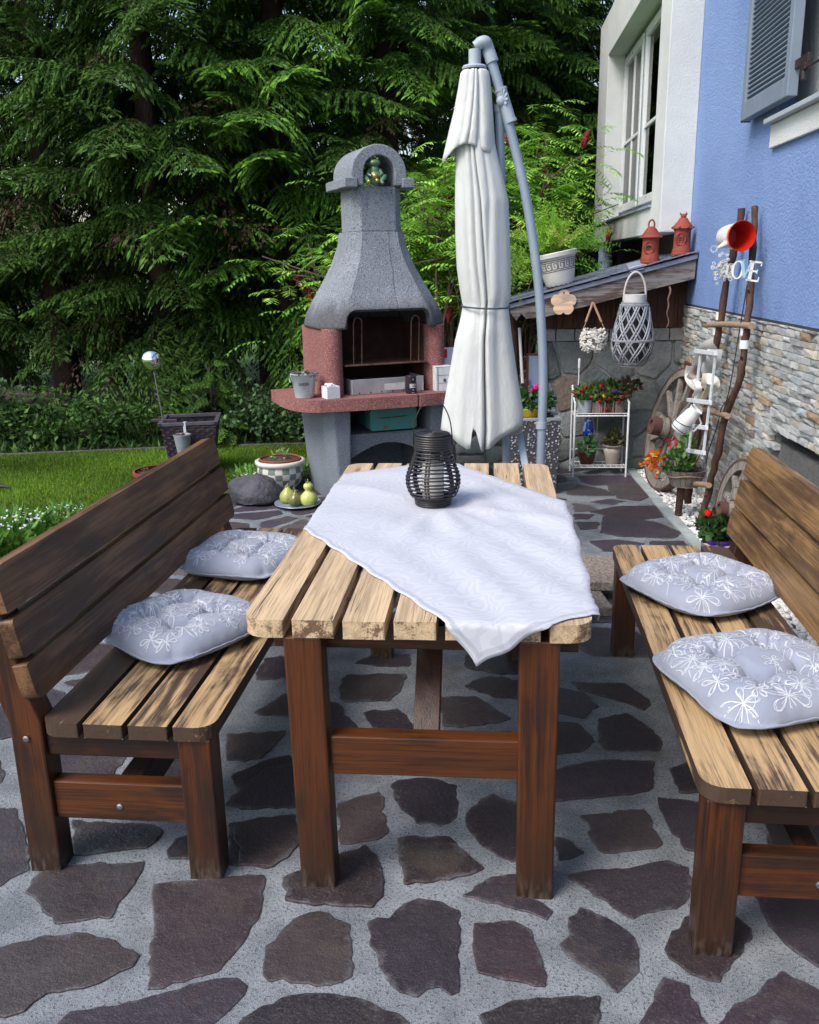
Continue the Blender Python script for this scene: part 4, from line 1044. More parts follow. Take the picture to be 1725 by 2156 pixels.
m=MB(); 
for k in range(7):
    a=2*PI*k/7; b=a+2*PI/7; c_=(a+b)/2; m.add([(.014*cos(a),.014*sin(a)-.01,.148),(.014*cos(b),.014*sin(b)-.01,.148),(.019*cos(c_),.019*sin(c_)-.01,.176)],[(0,1,2)])
m.build('crown',[GOLD],o)
ZINC=plain('pale_zinc',(.50,.56,.60),(.40,.46,.51),7,.5,.15,60,metal=.15)
# letters made of strokes
def strokes(m,word,h,wd,M,th=.0012,mat=0,space=1.15):
    G={'A':[(0,0,.5,1),(.5,1,1,0),(.2,.4,.8,.4)],'D':[(0,0,0,1),(0,1,.6,1),(.6,1,.95,.7),(.95,.7,.95,.3),(.95,.3,.6,0),(.6,0,0,0)],'E':[(0,0,0,1),(0,1,.8,1),(0,.5,.65,.5),(0,0,.8,0)],'G':[(.9,.85,.6,1),(.6,1,.2,.9),(.2,.9,0,.5),(0,.5,.2,.1),(.2,.1,.6,0),(.6,0,.9,.15),(.9,.15,.9,.45),(.9,.45,.55,.45)],'N':[(0,0,0,1),(0,1,.85,0),(.85,0,.85,1)],'R':[(0,0,0,1),(0,1,.7,1),(.7,1,.8,.75),(.8,.75,.7,.5),(.7,.5,0,.5),(.4,.5,.85,0)],'M':[(0,0,0,1),(0,1,.45,.4),(.45,.4,.9,1),(.9,1,.9,0)],'Y':[(0,1,.45,.5),(.9,1,.45,.5),(.45,.5,.45,0)],'T':[(0,1,.9,1),(.45,1,.45,0)]}
    x=0; cw=h*.6
    tot=len(word)*cw*space
    for ch in word:
        for a,b,c,d in G.get(ch,[]): 
            A=Vector((x+a*cw-tot/2,b*h,0)); B=Vector((x+c*cw-tot/2,d*h,0)); dr=(B-A).normalized(); n_=Vector((-dr.y,dr.x,0))*wd/2; e=dr*wd*.4; A=A-e; B=B+e
            vs=[A-n_,B-n_,B+n_,A+n_]; vs=[q+Vector((0,0,th)) for q in vs]; m.add(vs,[(0,1,2,3)],mat,M=M)
        x+=cw*space
INK=plain('ink',(.04,.045,.06),(.06,.065,.08),30,.7)
# zinc bucket with dry houseplant
o=thing('zinc_bucket','pale zinc bucket with a wilted succulent on the left end of the red slab','bucket'); put(o,-.555,-.20,.737)
m=MB(); pr_=[(.058,0),(.060,.004),(.082,.15),(.085,.152),(.085,.157),(.079,.156),(.057,.01)]; m.lathe(pr_,32,cap1=False); m.tube([(.083*cos(a),.083*sin(a),.153) for a in np.linspace(0,2*PI,40)[:-1]],.0035,6,closed=True)
m.lathe([(.0,.13),(.078,.13)],24,1,(.5,.5,.5),cap0=False,cap1=False)
m.build('body',[ZINC,plain('potting_soil',(.045,.03,.022),(.09,.06,.045),40,.95,.8,90,bd=.01)],o,smooth=50)
for a0 in (0,PI):
    m=MB(); c_=Vector((.088*cos(a0),.088*sin(a0),.125)); m.tube([c_+Vector((0,.024*cos(a),.024*sin(a))) for a in np.linspace(0,2*PI,20)[:-1]],.0025,6,closed=True); m.build('ring_handle',[ZINC],o,smooth=60)
m=MB(); M=T(-.02,-.0735,.085)@RX(90-8); strokes(m,'GARDEN',.016,.0028,M,th=.004); o2=m.build('lettering',[INK],o)
def succulent(parent,cx,cy,z,r,n,seed,cols,name='plant',l=.03):
    rr=random.Random(seed); m=MB()
    for i in range(n):
        a=rr.uniform(0,2*PI); d=r*math.sqrt(rr.random()); p=Vector((cx+d*cos(a),cy+d*sin(a),z+rr.uniform(-.005,.02)))
        q=Vector((cos(a),sin(a),rr.uniform(-.2,.9))).normalized()*l*rr.uniform(.6,1.3); s_=Vector((-sin(a),cos(a),0))*l*.22
        m.add([p,p+q*.5+s_,p+q+Vector((0,0,-l*.2)),p+q*.5-s_],[(0,1,2,3)],0,rr.choice(cols))
    return m.build(name,[LEAF],parent)
succulent(o,0,0,.145,.085,170,4,[(.10,.13,.06),(.16,.12,.10),(.07,.09,.05),(.22,.19,.15)])
# little white box with crumpled tissue
o=thing('white_wooden_box','small square white box with crumpled paper on the red slab beside the bucket','box'); put(o,-.41,-.315,.737,8)
WB=plain('white_paint',(.68,.71,.74),(.55,.59,.63),18,.6,.2,60)
m=MB(); s_=.045; m.box(-s_,s_,-s_,s_,.0,.006); 
for a_ in range(4): m.box(-s_,s_ if 0 else s_-.005,-s_,-s_+.005,.006,.078,M=RZ(90*a_))
m.build('body',[WB],o,bevel=.0015)
m=MB(); m.box(-s_+.0055,s_-.0055,-s_+.0055,s_-.0055,.062,.066); rr=random.Random(3)
vs=[];
for i in range(26): pebble(m,rr.uniform(-.02,.02),rr.uniform(-.02,.02),.068+rr.random()*.022,.012,rr,(.8,.8,.8))
m.build('crumpled_paper',[plain('paper',(.8,.8,.8),(.7,.72,.75),30,.8,.4,60)],o)
# black tin
o=thing('black_tin','small black spice tin with white framed label standing before the charcoal tray','tin'); put(o,.135,-.34,.735,-8)
BT=plain('black_enamel',(.02,.014,.025),(.03,.02,.035),10,.35,spec=.5)
m=MB(); m.lathe([(.036,0),(.037,.002),(.037,.112),(.0375,.115),(.034,.119),(0,.119)],28,cap1=False); m.build('body',[BT],o,smooth=40)
WL=plain('label_print',(.75,.75,.75),(.65,.65,.66),30,.7)
m=MB()
def onc(a,z,r=.0376): return (r*sin(a),-r*cos(a),z)
def cyl_rect(a0,a1,z0,z1,r=.0376,n=8):
    vs=[];fs=[]
    for i in range(n+1): a=a0+(a1-a0)*i/n; vs+=[onc(a,z0,r),onc(a,z1,r)]
    m.add(vs,[(2*i,2*i+2,2*i+3,2*i+1) for i in range(n)])
for a0,a1,z0,z1 in((-.45,.75,.062,.066),(-.45,.75,.04,.044),(-.45,-.37,.044,.062),(.67,.75,.044,.062)): cyl_rect(a0,a1,z0,z1)
def cyl_word(word,ac,z0,h,wd):
    mm=MB(); strokes(mm,word,h,wd,Matrix.Identity(4),0)
    for f in mm.f: m.add([onc(ac+mm.v[i][0]/.0376,z0+mm.v[i][1],.0378) for i in f],[(0,1,2,3)])
cyl_word('MERY',.15,.047,.012,.0022); cyl_rect(.0,.3,.024,.028); cyl_rect(.1,.2,.09,.1); cyl_rect(-.1,.15,.006,.009); cyl_rect(.25,.45,.006,.009)
m.build('label',[WL],o)
# white drawer box and packet
o=thing('white_drawer_box','white painted box with drawer lines at the right end of the red slab','box'); put(o,.375,-.335,.734,-4)
m=MB(); m.box(-.058,.058,0,.11,0,.16); m.box(-.06,.06,-.002,.112,.16,.166); m.build('body',[WB],o,bevel=.002)
DG=plain('dark_grey_trim',(.07,.10,.10),(.05,.07,.07),20,.6)
m=MB(); m.box(-.045,-.041,-.0018,0,.004,.158); m.box(-.041,.058,-.0012,0,.053,.0545); m.box(-.041,.058,-.0012,0,.105,.1065); m.box(-.004,.014,-.0022,-.0006,.062,.082); m.build('drawer_lines',[DG],o)
o=thing('paper_packet','white paper packet with a red corner label behind the white drawer box','packet'); put(o,.475,-.17,.734,0)
m=MB(); m.prism(rrect(-.045,.045,-.02,.03,[.01]*4),0,.27); m.build('body',[plain('packet_paper',(.62,.66,.74),(.52,.58,.68),12,.7,.5,18,bd=.006)],o,bevel=.003)
m=MB(); m.box(-.044,-.012,-.0225,-.0205,.205,.262); m.build('red_label',[plain('red_print',(.55,.03,.05),(.45,.02,.04),20,.6)],o)
# ================================================================ cantilever parasol, closed
UB=thing('cantilever_parasol','closed off-white cantilever parasol hanging from a curved grey steel pole','parasol',(.15,4.72,0))
SG=plain('grey_steel_paint',(.30,.36,.44),(.255,.315,.395),4,.42,metal=.1,spec=.5)
SG2=plain('grey_plastic',(.38,.43,.50),(.33,.38,.45),6,.5)
UY=4.72
def U(u,v,y=UY): return py(u,v,y)
arm=[U(1024,106,UY+.02),U(1040,145,UY+.02),U(1062,225,UY+.02),U(1084,310,UY+.02),U(1105,400,UY+.02),U(1120,490,UY+.02),U(1133,590,UY+.02),U(1141,700,UY+.02),U(1144,800,UY+.02),U(1141,900,UY+.02),U(1138,1000,UY+.02),Vector((.235,UY+.02,.05))]
def smooth_path(P,k=4):
    P=[Vector(p) for p in P]; out=[]
    for i in range(len(P)-1):
        a=P[max(i-1,0)];b=P[i];c=P[i+1];d=P[min(i+2,len(P)-1)]
        for j in range(k):
            t=j/k; out.append(.5*((2*b)+(c-a)*t+(2*a-5*b+4*c-d)*t*t+(3*b-a-3*c+d)*t**3))
    out.append(P[-1]); return out
m=MB(); m.tube(smooth_path(arm),.0235,16); m.build('curved_pole',[SG],UB,world=True,smooth=50)
m=MB(); e=[U(1000,98),U(1012,90),U(1022,88),U(1028,100,UY+.02),U(1036,127,UY+.02)]; m.tube(smooth_path(e),[.024]*3+[.028]*(len(smooth_path(e))-3),16)
m.tube([U(1030,110,UY+.02),U(1037,131,UY+.02)],.031,16); m.build('top_elbow',[SG2],UB,world=True,smooth=50)
m=MB(); m.tube([U(1054,188,UY+.02),U(1075,257,UY+.02)],.030,16); m.tube([U(1053,187,UY+.02),U(1055,192,UY+.02)],.0325,16); m.tube([U(1074,252,UY+.02),U(1076,258,UY+.02)],.0325,16); m.build('sleeve',[SG2],UB,world=True,smooth=50)
m=MB(); m.tube([U(1000,104),U(1000,138)],.030,16); m.build('hub',[SG2],UB,world=True,smooth=50)
m=MB(); M=T(*U(999,142)); m.lathe([(.0,.012),(.054,.008),(.06,0),(.058,-.008),(.0,-.01)],28,cap0=False,cap1=False,M=M); m.build('hub_disc',[SG2],UB,world=True,smooth=50)
m=MB(); M=T(*U(999,144.5)); m.lathe([(.0,.002),(.057,.0),(.055,-.012),(.0,-.014)],28,cap0=False,cap1=False,M=M); m.build('rubber_seal',[BLK],UB,world=True,smooth=50)
m=MB(); m.tube([U(1052,232,UY+.05),U(1058,500,UY+.05),U(1064,800,UY+.05),U(1067,1000,UY+.05),Vector((.06,UY+.05,.05))],.022,14); m.build('strut_pole',[SG],UB,world=True,smooth=50)
m=MB(); m.tube([U(1051,218,UY+.045),U(1052,234,UY+.05)],.026,14); 
a=U(1056,212,UY+.0)
for k in range(5):
    an=k*.55-.6; m.bar(a,a+Vector((.032*cos(an),-.012,.045*sin(an)+.01)),.012,.012)
m.ball(a,.026,12,sc=(1,.7,1)); m.build('locking_joint',[SG2],UB,world=True,smooth=40)
m=MB(); m.tube([U(1140,888,UY+.02),U(1140,902,UY+.02)],.030,16); m.build('collar',[SG2],UB,world=True,smooth=50)
m=MB(); m.bar(U(1086,870,UY+.14),U(1112,1010,UY-.05),.038,.016,up=(0,1,0)); m.build('stay_bar',[SG],UB,world=True,bevel=.004)
m=MB(); c_=Vector((.15,UY,.035)); m.bar(c_-Vector((.5,0,0)),c_+Vector((.16,0,0)),.05,.05); m.bar(c_-Vector((0,.5,0))+Vector((0,0,.052)),c_+Vector((0,.5,0))+Vector((0,0,.052)),.05,.05); m.tube([c_+Vector((0,0,.05)),c_+Vector((0,0,.18))],.05,14); m.build('cross_foot',[SG],UB,world=True,bevel=.005)
# canopy from its surveyed outline
FAB=None
t=NT('parasol_fabric'); v=t.coord(False); wv=t.noise(v,700,1); c=t.mix(t.ramp(t.noise(v,3,4),.3,.7),(.78,.80,.79),(.73,.755,.75)); t.bump(t.math('ADD',t.math('MULTIPLY',wv,.3),t.math('MULTIPLY',t.noise(t.scale(v,(2.2,2.2,1.)),6,5,.65),1.6)),.5,.03); t.fin(c,.8,0,.2)
tr=t.node('ShaderNodeBsdfTranslucent'); t.L.new(c,tr.inputs[0]); mx=t.node('ShaderNodeMixShader'); mx.inputs[0].default_value=.18; t.L.new(t.b.outputs[0],mx.inputs[1]); t.L.new(tr.outputs[0],mx.inputs[2]); t.L.new(mx.outputs[0],t.out.inputs[0]); FAB=t.mt
def canopy(rows,name,depth,grooves,amp,seed,hem=None,inner=False,NN=220):
    rr=random.Random(seed); ph=[rr.uniform(0,6.28) for _ in range(6)]
    # interpolate rows
    L_=[]
    for i in range(len(rows)-1):
        a,b=rows[i],rows[i+1]; k=max(1,int((b[0]-a[0])/9))
        for j in range(k): q=j/k; L_.append(tuple(a[n_]+(b[n_]-a[n_])*q for n_ in range(3)))
    L_.append(rows[-1]); vs=[]; n=len(L_)
    for i,(v_,xl,xr) in enumerate(L_):
        A=U(xl,v_);B=U(xr,v_); c_=(A+B)/2; r_=(B.x-A.x)/2; f=i/(n-1)
        am=amp*min(1,max(.25,f*1.6)); dp=min(r_*.95,depth)
        for k in range(NN):
            th=2*PI*k/NN
            c1=cos(th); fo=1.
            if sin(th)<0:
                up_=max(0,min(1,(660-v_)/50)) if not inner else 0
                for (g0,dr,w_,d_) in grooves: 
                    g_=g0+dr*(v_-400)/400+.03*sin(v_/70+g0*9); fo-=(d_[0]*up_+d_[1]*(1-up_))*math.exp(-((c1-g_)/w_)**2)
                fo+=.02*sin(c1*7+ph[2]+f*3)*(.4+.6*f)
            else: fo-=.12*(1-abs(sin(3.5*th+ph[0])))
            # keep the measured silhouette at the sides
            side=abs(cos(th))**10; fo=fo*(1-side*.8)+side*.8
            z=c_.z
            if hem and i>n-6: z+=hem(th)*(i-(n-6))/5
            vs.append((c_.x+r_*cos(th)*fo,c_.y+dp*sin(th)*fo,z))
    fs=[(i*NN+k,i*NN+(k+1)%NN,(i+1)*NN+(k+1)%NN,(i+1)*NN+k) for i in range(n-1) for k in range(NN)]
    m=MB().add(vs,fs); o=m.build(name,[FAB],UB,world=True,smooth=60); s_=o.modifiers.new('cloth','SOLIDIFY'); s_.thickness=.0025; s_.offset=-1
    return o
main=[(205,972,1028),(260,962,1032),(340,961,1050),(380,960,1060),(423,959,1070),(498,960,1073),(563,963,1075),(607,969,1075),(634,974,1073),(643,976,1070),(646,975,1070),(673,970,1073),(717,959,1078),(805,944,1091),(871,932,1102),(893,929,1100)]
def hem(th):
    # th: 0 right, pi left, 3pi/2 towards the camera
    c=cos(th)
    if sin(th)>0: return -.03-.05*abs(sin(2*th))
    K=[(-1,-.03),(-.36,-.118),(-.28,-.11),(-.21,.0),(-.12,-.02),(.02,-.128),(.10,-.125),(.7,-.035),(1,.0)]
    for (a,za),(b,zb) in zip(K,K[1:]):
        if a<=c<=b: return za+(zb-za)*(c-a)/(b-a)
    return 0
canopy(main,'canopy',.13,[(-.60,.1,.10,(.10,.03)),(-.30,.16,.07,(.17,.03)),(-.02,.12,.05,(.20,.05)),(.10,-.02,.05,(.0,.38)),(.34,-.25,.13,(.10,.0)),(.70,-.1,.2,(.04,.05)),(-.75,0,.16,(.0,.10)),(-.3,0,.2,(0,.07)),(.5,0,.2,(0,.05))],.2,5,hem)
vent=[(148,976,1024),(153,971,1029),(165,969,1031),(195,964,1034),(233,957,1037),(277,946,1040),(305,938,1042),(326,932,1044)]
def hemv(th): return .02*sin(th*3+.5)+.035*max(0,cos(th-1.6*PI))-.012
canopy(vent,'vent_flap',.108,[(-.4,-.1,.10,(.08,.08)),(.0,0,.06,(.13,.13)),(.45,.25,.11,(.2,.2))],.15,9,hemv,True)
m=MB(); pts=[]
A=U(974,643);B=U(1072,646); c_=(A+B)/2; r_=(B.x-A.x)/2
for k in range(48): th=2*PI*k/48; pts.append((c_.x+r_*1.03*cos(th),c_.y+.128*1.02*sin(th),c_.z+.006*sin(th)+(A.z-B.z)/2*-cos(th)))
m.tube(pts,.0045,6,closed=True); m.build('tie_strap',[plain('dark_strap',(.06,.08,.10),(.04,.06,.08),20,.6)],UB,world=True,smooth=60)
m=MB(); m.tube([U(1001,146),U(1010,660)],.019,12); m.build('centre_pole',[SG],UB,world=True,smooth=50)
# concrete weight slabs
AG=plain('exposed_aggregate',(.36,.31,.27),(.16,.13,.11),90,.9,1.,160,spec=.3,bd=.01,det=2)
o=MB(); o.box(-.2,.2,-.2,.2,0,.045); o=o.build('paving_slab',[AG],None,bevel=.005); o.location=(.40,4.22,.06); o.rotation_euler=(0,0,R(-4)); tag(o,'exposed aggregate slab weighting the parasol foot, on top','slab','weight slabs')
o.location=(.39,4.22,.053)
p=MB(); p.box(-.2,.2,-.2,.2,0,.045); p=p.build('paving_slab',[AG],None,bevel=.005); p.location=(.30,3.98,.006); p.rotation_euler=(0,0,R(9)); tag(p,'lower aggregate slab jutting out under the table edge','slab','weight slabs')
# ================================================================ plants in pots: leaf clouds
def leafcloud(parent,name,c,rad,n,l,wd,cols,seed,up=.4,mat=None,droop=0,world=False,hollow=.55):
    g=np.random.default_rng(seed)
    d=unit(g.normal(size=(n,3))); r=(hollow+(1-hollow)*g.random(n))[:,None]
    P=np.array(c)+d*r*np.array(rad)
    clump=1+.0*P[:,:1]
    nd=unit(d*.8+g.normal(size=(n,3))*.6+np.array([0,0,up-droop])); nr=unit(d*.6+g.normal(size=(n,3))*.5+np.array([0,0,.6]))
    cc=np.array(cols)[g.integers(0,len(cols),n)]*(.7+.6*g.random((n,1)))
    global npr
    Q=blades(P,nd,l*(.6+.8*g.random(n)),wd*(.7+.6*g.random(n)),nr)
    if world and parent is not None:
        Mi=np.array(MAT[parent.name].inverted()); Q=Q@Mi[:3,:3].T+Mi[:3,3]
    return quads_obj(name,Q,cc,mat or LEAF,parent)
def bloom(parent,name,c,r,col,seed,n=26,petal=.012):
    g=np.random.default_rng(seed); d=unit(g.normal(size=(n,3))+np.array([0,0,.5])); P=np.array(c)+d*r*.55
    t1=unit(np.cross(d,g.normal(size=(n,3)))); Q=blades(P-t1*petal*.5,t1,petal,petal*.42,d)
    return quads_obj(name,Q,np.array(col)*(.75+.5*g.random((n,1))),PETAL,parent)
PETAL=attrmat('petal',.6,0,50,.12,30,spec=.2,trans=.25)
SOIL=plain('potting_soil2',(.045,.028,.022),(.10,.07,.055),40,.95,.9,80,bd=.012)
TERRA=plain('terracotta',(.27,.055,.035),(.19,.035,.022),6,.75,.3,90)
def potlathe(o,prof,mat,soil_z,soil_r,name='body',n=32,smooth=40,fn=None):
    m=MB(); m.lathe(prof,n,cap1=False,fn=fn); o1=m.build(name,[mat],o,smooth=smooth)
    m=MB(); m.lathe([(soil_r,soil_z),(soil_r*.5,soil_z+.006),(0,soil_z+.008)],20,cap0=False,cap1=False); m.build('soil',[SOIL],o,smooth=60); return o1
# ================================================================ things on the lean-to roof and hanging from its beam
def terracotta_lantern(x,y,label,kind):
    z=zr(x)+.016; o=thing('terracotta_lantern',label,'lantern',(x,y,z),R(-8),'terracotta lanterns on the lean-to roof')
    m=MB(); m.lathe([(.0,0),(.072,0),(.074,.012),(.066,.018),(.068,.03),(.060,.045),(.057,.10),(.057,.165),(.063,.172),(.063,.18),(.05,.182)],28,cap0=False,cap1=False); m.build('body',[TERRA],o,smooth=40)
    m=MB()
    if kind==0: m.lathe([(.082,.176),(.078,.184),(.055,.205),(.035,.235),(.02,.25),(0,.253)],28,cap1=False)
    else:
        M=RZ(25); pts=[(.078,.178),(.066,.20),(.04,.228),(.028,.25),(0,.252)]; m.lathe(pts,8,cap1=False,M=M)
        for k in range(8): a=2*PI*k/8+R(25); m.ball((.074*cos(a),.074*sin(a),.186),.009,8)
    m.build('roof_cap',[TERRA],o,smooth=35)
    m=MB()
    if kind==0: m.tube([(.020*cos(a),0,.262+.034*sin(a)) for a in np.linspace(-.5,PI+.5,18)],.006,8)
    else:
        m.ball((0,0,.262),.016,10,sc=(1.3,.8,1)); m.ball((.018,0,.276),.009,8); m.tube([(-.01,0,.265),(-.026,0,.285)],[.009,.003],6); m.tube([(.018,0,.282),(.016,0,.292)],[.004,.001],5)
    m.build('finial',[TERRA],o,smooth=60)
    m=MB(); M=T(-.012,-.0565,.105)@RX(90)
    m.tube([(.034*cos(a),.040*sin(a),0) for a in np.linspace(0,2*PI,28)[:-1]],.004,6,closed=True,M=M)
    if kind==0:
        m.tube([(.022*cos(a),.014*sin(a)+.004,.001) for a in np.linspace(0,2*PI,24)[:-1]],.0035,6,closed=True,M=M)
    else:
        for dx in(-.012,.012): m.tube([(dx,-.02,.001),(dx*1.3,.02,.001)],.004,6,M=M)
        m.tube([(-.018,0,.001),(.018,0,.001)],.004,6,M=M)
    m.build('relief',[TERRA],o,smooth=60)
    m=MB(); M2=T(-.012,-.0572,.109)@RX(90); m.lathe([(.0,.0006),(.020,.0006)],18,cap0=False,cap1=False,M=M2@Matrix.Diagonal((1,.55,1,1))); m.build('opening',[plain('dark_inside',(.03,.008,.005))],o)
terracotta_lantern(1.072,6.72,'terracotta lantern with pointed cap and loop, left one on the lean-to roof',0)
terracotta_lantern(1.285,6.70,'terracotta lantern with bird finial, right one next to the blue wall',1)
o=thing('loose_slate',"loose square slate tile tied with string on the lean-to roof",'slate tile',(.955,6.60,zr(.955)+.02),rot=(R(28),R(-13),R(4)))
m=MB(); m.box(-.048,.048,-.06,.06,0,.010); m.build('tile',[SL],o,bevel=.002)
m=MB(); m.tube([(-.05,-.01,.0115),(0,-.006,.0125),(.05,-.01,.0115),(.12,-.02,.0)],.002,5); m.build('string',[WL],o)
# white planter with meander band
o=thing('meander_planter','cream planter with dark Greek key band holding feathery green plant on the lean-to roof','planter',(.455,6.86,zr(.455)+.026),rot=(0,R(-11),0))
PLW=plain('cream_ceramic',(.62,.60,.57),(.54,.52,.50),6,.6,.2,60)
def rp(z): return .098+(.150-.098)*(z/.235)**.8
m=MB(); m.lathe([(.0,0),(.096,0)]+[(rp(z),z) for z in np.linspace(.008,.195,9)]+[(.160,.205),(.163,.232),(.154,.238),(.143,.23),(.14,.2)],40,cap0=False,cap1=False); body=m.build('body',[PLW],o,smooth=40)
m=MB()
def onp(a,z,e=.0012): r=rp(z)+e; return (r*sin(a),-r*cos(a),z)
def pstroke(a0,z0,a1,z1,wd=.0042):
    k=max(1,int(abs(a1-a0)/.08)); 
    for i in range(k):
        p0=(a0+(a1-a0)*i/k,z0+(z1-z0)*i/k); p1=(a0+(a1-a0)*(i+1)/k,z0+(z1-z0)*(i+1)/k)
        if abs(z1-z0)<1e-6: m.add([onp(p0[0],z0-wd/2),onp(p1[0],z0-wd/2),onp(p1[0],z0+wd/2),onp(p0[0],z0+wd/2)],[(0,1,2,3)])
        else: w_=wd/2/.13; m.add([onp(p0[0]-w_,p0[1]),onp(p0[0]+w_,p0[1]),onp(p0[0]+w_,p1[1]),onp(p0[0]-w_,p1[1])],[(0,1,2,3)])
NU=18; A_=2*PI/NU; zb,zt=.118,.172
for k in range(48): pstroke(2*PI*k/48,zb-.012,2*PI*(k+1)/48,zb-.012); pstroke(2*PI*k/48,zt+.012,2*PI*(k+1)/48,zt+.012)
for k in range(NU):
    a=k*A_; q=A_/6
    pstroke(a,zb,a+5*q,zb); pstroke(a+5*q,zb,a+5*q,zt-.012) ; pstroke(a+5*q,zt-.012,a+2*q,zt-.012); pstroke(a+2*q,zt-.012,a+2*q,zb+.018); pstroke(a+2*q,zb+.018,a+3.5*q,zb+.018)
    pstroke(a,zb,a,zt); pstroke(a,zt,a+6*q,zt)
m.build('meander_band',[plain('brown_glaze',(.06,.04,.035),(.04,.03,.025),20,.6)],o)
m=MB(); m.lathe([(.145,.215),(.07,.225),(0,.23)],24,cap0=False,cap1=False); m.build('soil',[SOIL],o)
m=MB()
for k in range(16): a=2*PI*k/16; m.box(-.008,.008,-.103,-.088,-.008,.006,M=RZ(360*k/16))
m.build('feet',[plain('dark_feet',(.06,.05,.05))],o)
def feather(parent,name,c,n,L,spread,cols,seed,hang=0,dirs=None):
    g=np.random.default_rng(seed); Q=[];C=[]
    for i in range(n):
        a=g.uniform(0,2*PI); e=g.uniform(.15,1.) ; d=np.array([cos(a)*spread*e,sin(a)*spread*e,1-.45*e])
        if dirs is not None: d=np.array(dirs)+g.normal(size=3)*.25
        d/=np.linalg.norm(d); l=L*g.uniform(.5,1.1); k=14; p=np.array(c)+g.normal(size=3)*np.array([.04,.04,.01]); t=d.copy(); col=np.array(cols[g.integers(len(cols))])
        for j in range(k):
            q=p+t*l/k; s=np.cross(t,g.normal(size=3)); s/=np.linalg.norm(s); Q.append([p,p+s*.0018,q+s*.001,q]); C.append(col*.7)
            if j>2:
                for _ in range(7):
                    b=np.cross(t,g.normal(size=3)); b/=np.linalg.norm(b); b=b*.8+t*.5; ll=.05*(1-.5*j/k)*g.uniform(.6,1.2); s2=np.cross(b,g.normal(size=3)); s2/=np.linalg.norm(s2)+1e-9
                    Q.append([q,q+b*ll*.5+s2*.0022,q+b*ll,q+b*ll*.5-s2*.0022]); C.append(col*g.uniform(.7,1.3))
            p=q; t=t+np.array([0,0,-.055-hang])+g.normal(size=3)*.05; t/=np.linalg.norm(t)
    return quads_obj(name,np.array(Q),np.array(C),LEAF,parent)
feather(o,'fern_fronds',(0,0,.23),74,.40,.62,[(.30,.56,.05),(.38,.60,.08),(.42,.50,.10),(.20,.42,.05)],2)
feather(o,'side_fronds',(.09,0,.22),20,.34,.6,[(.22,.45,.06),(.16,.36,.05)],5,dirs=(1.0,.0,.45))
feather(o,'trailing_fronds',(-.13,-.02,.22),32,.55,.6,[(.26,.48,.06),(.34,.50,.08)],6,hang=.11,dirs=(-.7,-.35,.5))
YB=6.56
def onbeam(u,v,y=YB): return py(u,v,y)
c=onbeam(1187,637)
o=thing('wooden_flower_sign','pale plywood flower cut-out pinned to the weathered beam','sign',(c.x,6.565,c.z))
m=MB(); 
pts=[]
for i in range(90):
    a=2*PI*i/90; r=.062+.030*abs(cos(2.5*(a-PI/2)))**.55; pts.append((r*cos(a),r*sin(a)))
m.prism(pts,0,.008,M=Matrix(((1,0,0,0),(0,0,1,-.008),(0,1,0,0),(0,0,0,1)))); m.build('flower',[wood('plywood',(.62,.47,.37),(.45,.3,.2),0,.05,rough=.6)],o,bevel=.0015)
m=MB(); m.lathe([(0,.0005),(.006,.0005)],12,cap0=False,cap1=False,M=T(.0,-.009,.068)@RX(90)); m.build('hole',[plain('dark_inside',(.03,.008,.005))],o)
# driftwood basket on rope
c=onbeam(1250,715,6.5); tp=onbeam(1249,636,6.53)
o=thing('driftwood_basket','small hanging basket of bleached driftwood chips on a rope','hanging basket',(c.x,6.5,c.z-.08))
m=MB(); rr=random.Random(31)
for i in range(230):
    z=rr.uniform(0,.15); a=rr.uniform(0,2*PI); r=.088*math.sqrt(max(.1,1-((z-.075)/.11)**2))+rr.uniform(-.006,.006); s_=rr.uniform(.012,.028); M=T(r*cos(a),r*sin(a),z)@Matrix.Rotation(a+PI/2,4,'Z')@RY(rr.uniform(-35,35)); b=rr.uniform(.42,.66)
    m.box(-s_,s_,-.006,.006,-.006*rr.uniform(.7,1.5),.006,0,(b,b*.97,b*.92),M=M)
m.lathe([(.0,.0),(.06,.0),(.078,.03),(.08,.11),(.07,.15)],20,0,(.16,.14,.13),cap0=False,cap1=False)
m.build('driftwood',[attrmat('driftwood',.85,.5,80,.2,30)],o,bevel=.002)
m=MB(); b0=Vector((-.075,0,.15)); b1=Vector((.075,0,.15)); top_=Vector((tp.x-c.x,.03,tp.z-(c.z-.08)))
for b in(b0,b1): m.tube([b,b.lerp(top_,.3)],.003,6); m.tube([b.lerp(top_,.28),b.lerp(top_,.6),top_],.0085,8)
m.build('rope',[plain('jute',(.42,.26,.17),(.32,.19,.12),40,.9,.6,200)],o,smooth=60)
# big woven lantern
c=onbeam(1330,768,6.47)
o=thing('willow_lantern','large grey willow lantern with diamond lattice hanging from the weathered beam','lantern',(c.x,6.47,c.z))
WG=attrmat('grey_willow',.75,.4,120,.2,30)
lp=[(0,.082),(.03,.115),(.08,.142),(.13,.148),(.20,.142),(.28,.125),(.35,.110),(.405,.098),(.43,.080)]
def lr(z):
    for (a,ra),(b,rb) in zip(lp,lp[1:]):
        if a<=z<=b: return ra+(rb-ra)*(z-a)/(b-a)
    return lp[-1][1] if z>0 else lp[0][1]
for sg,nm in((1,'lattice'),(-1,'lattice')):
    m=MB()
    for k in range(10):
        for dd in (-.012,.012):
            pts=[]
            for i in range(26):
                z=.43*i/25; a=2*PI*k/10+sg*(z*4.2)+dd/.14; r=lr(z)+(.002 if sg>0 else -.002); pts.append((r*cos(a),r*sin(a),z))
            b=rnd.uniform(.20,.36); m.tube(pts,.0062,5,0,(b*.95,b*1.0,b*1.12),flat=.6)
    m.build(nm,[WG],o,smooth=60)
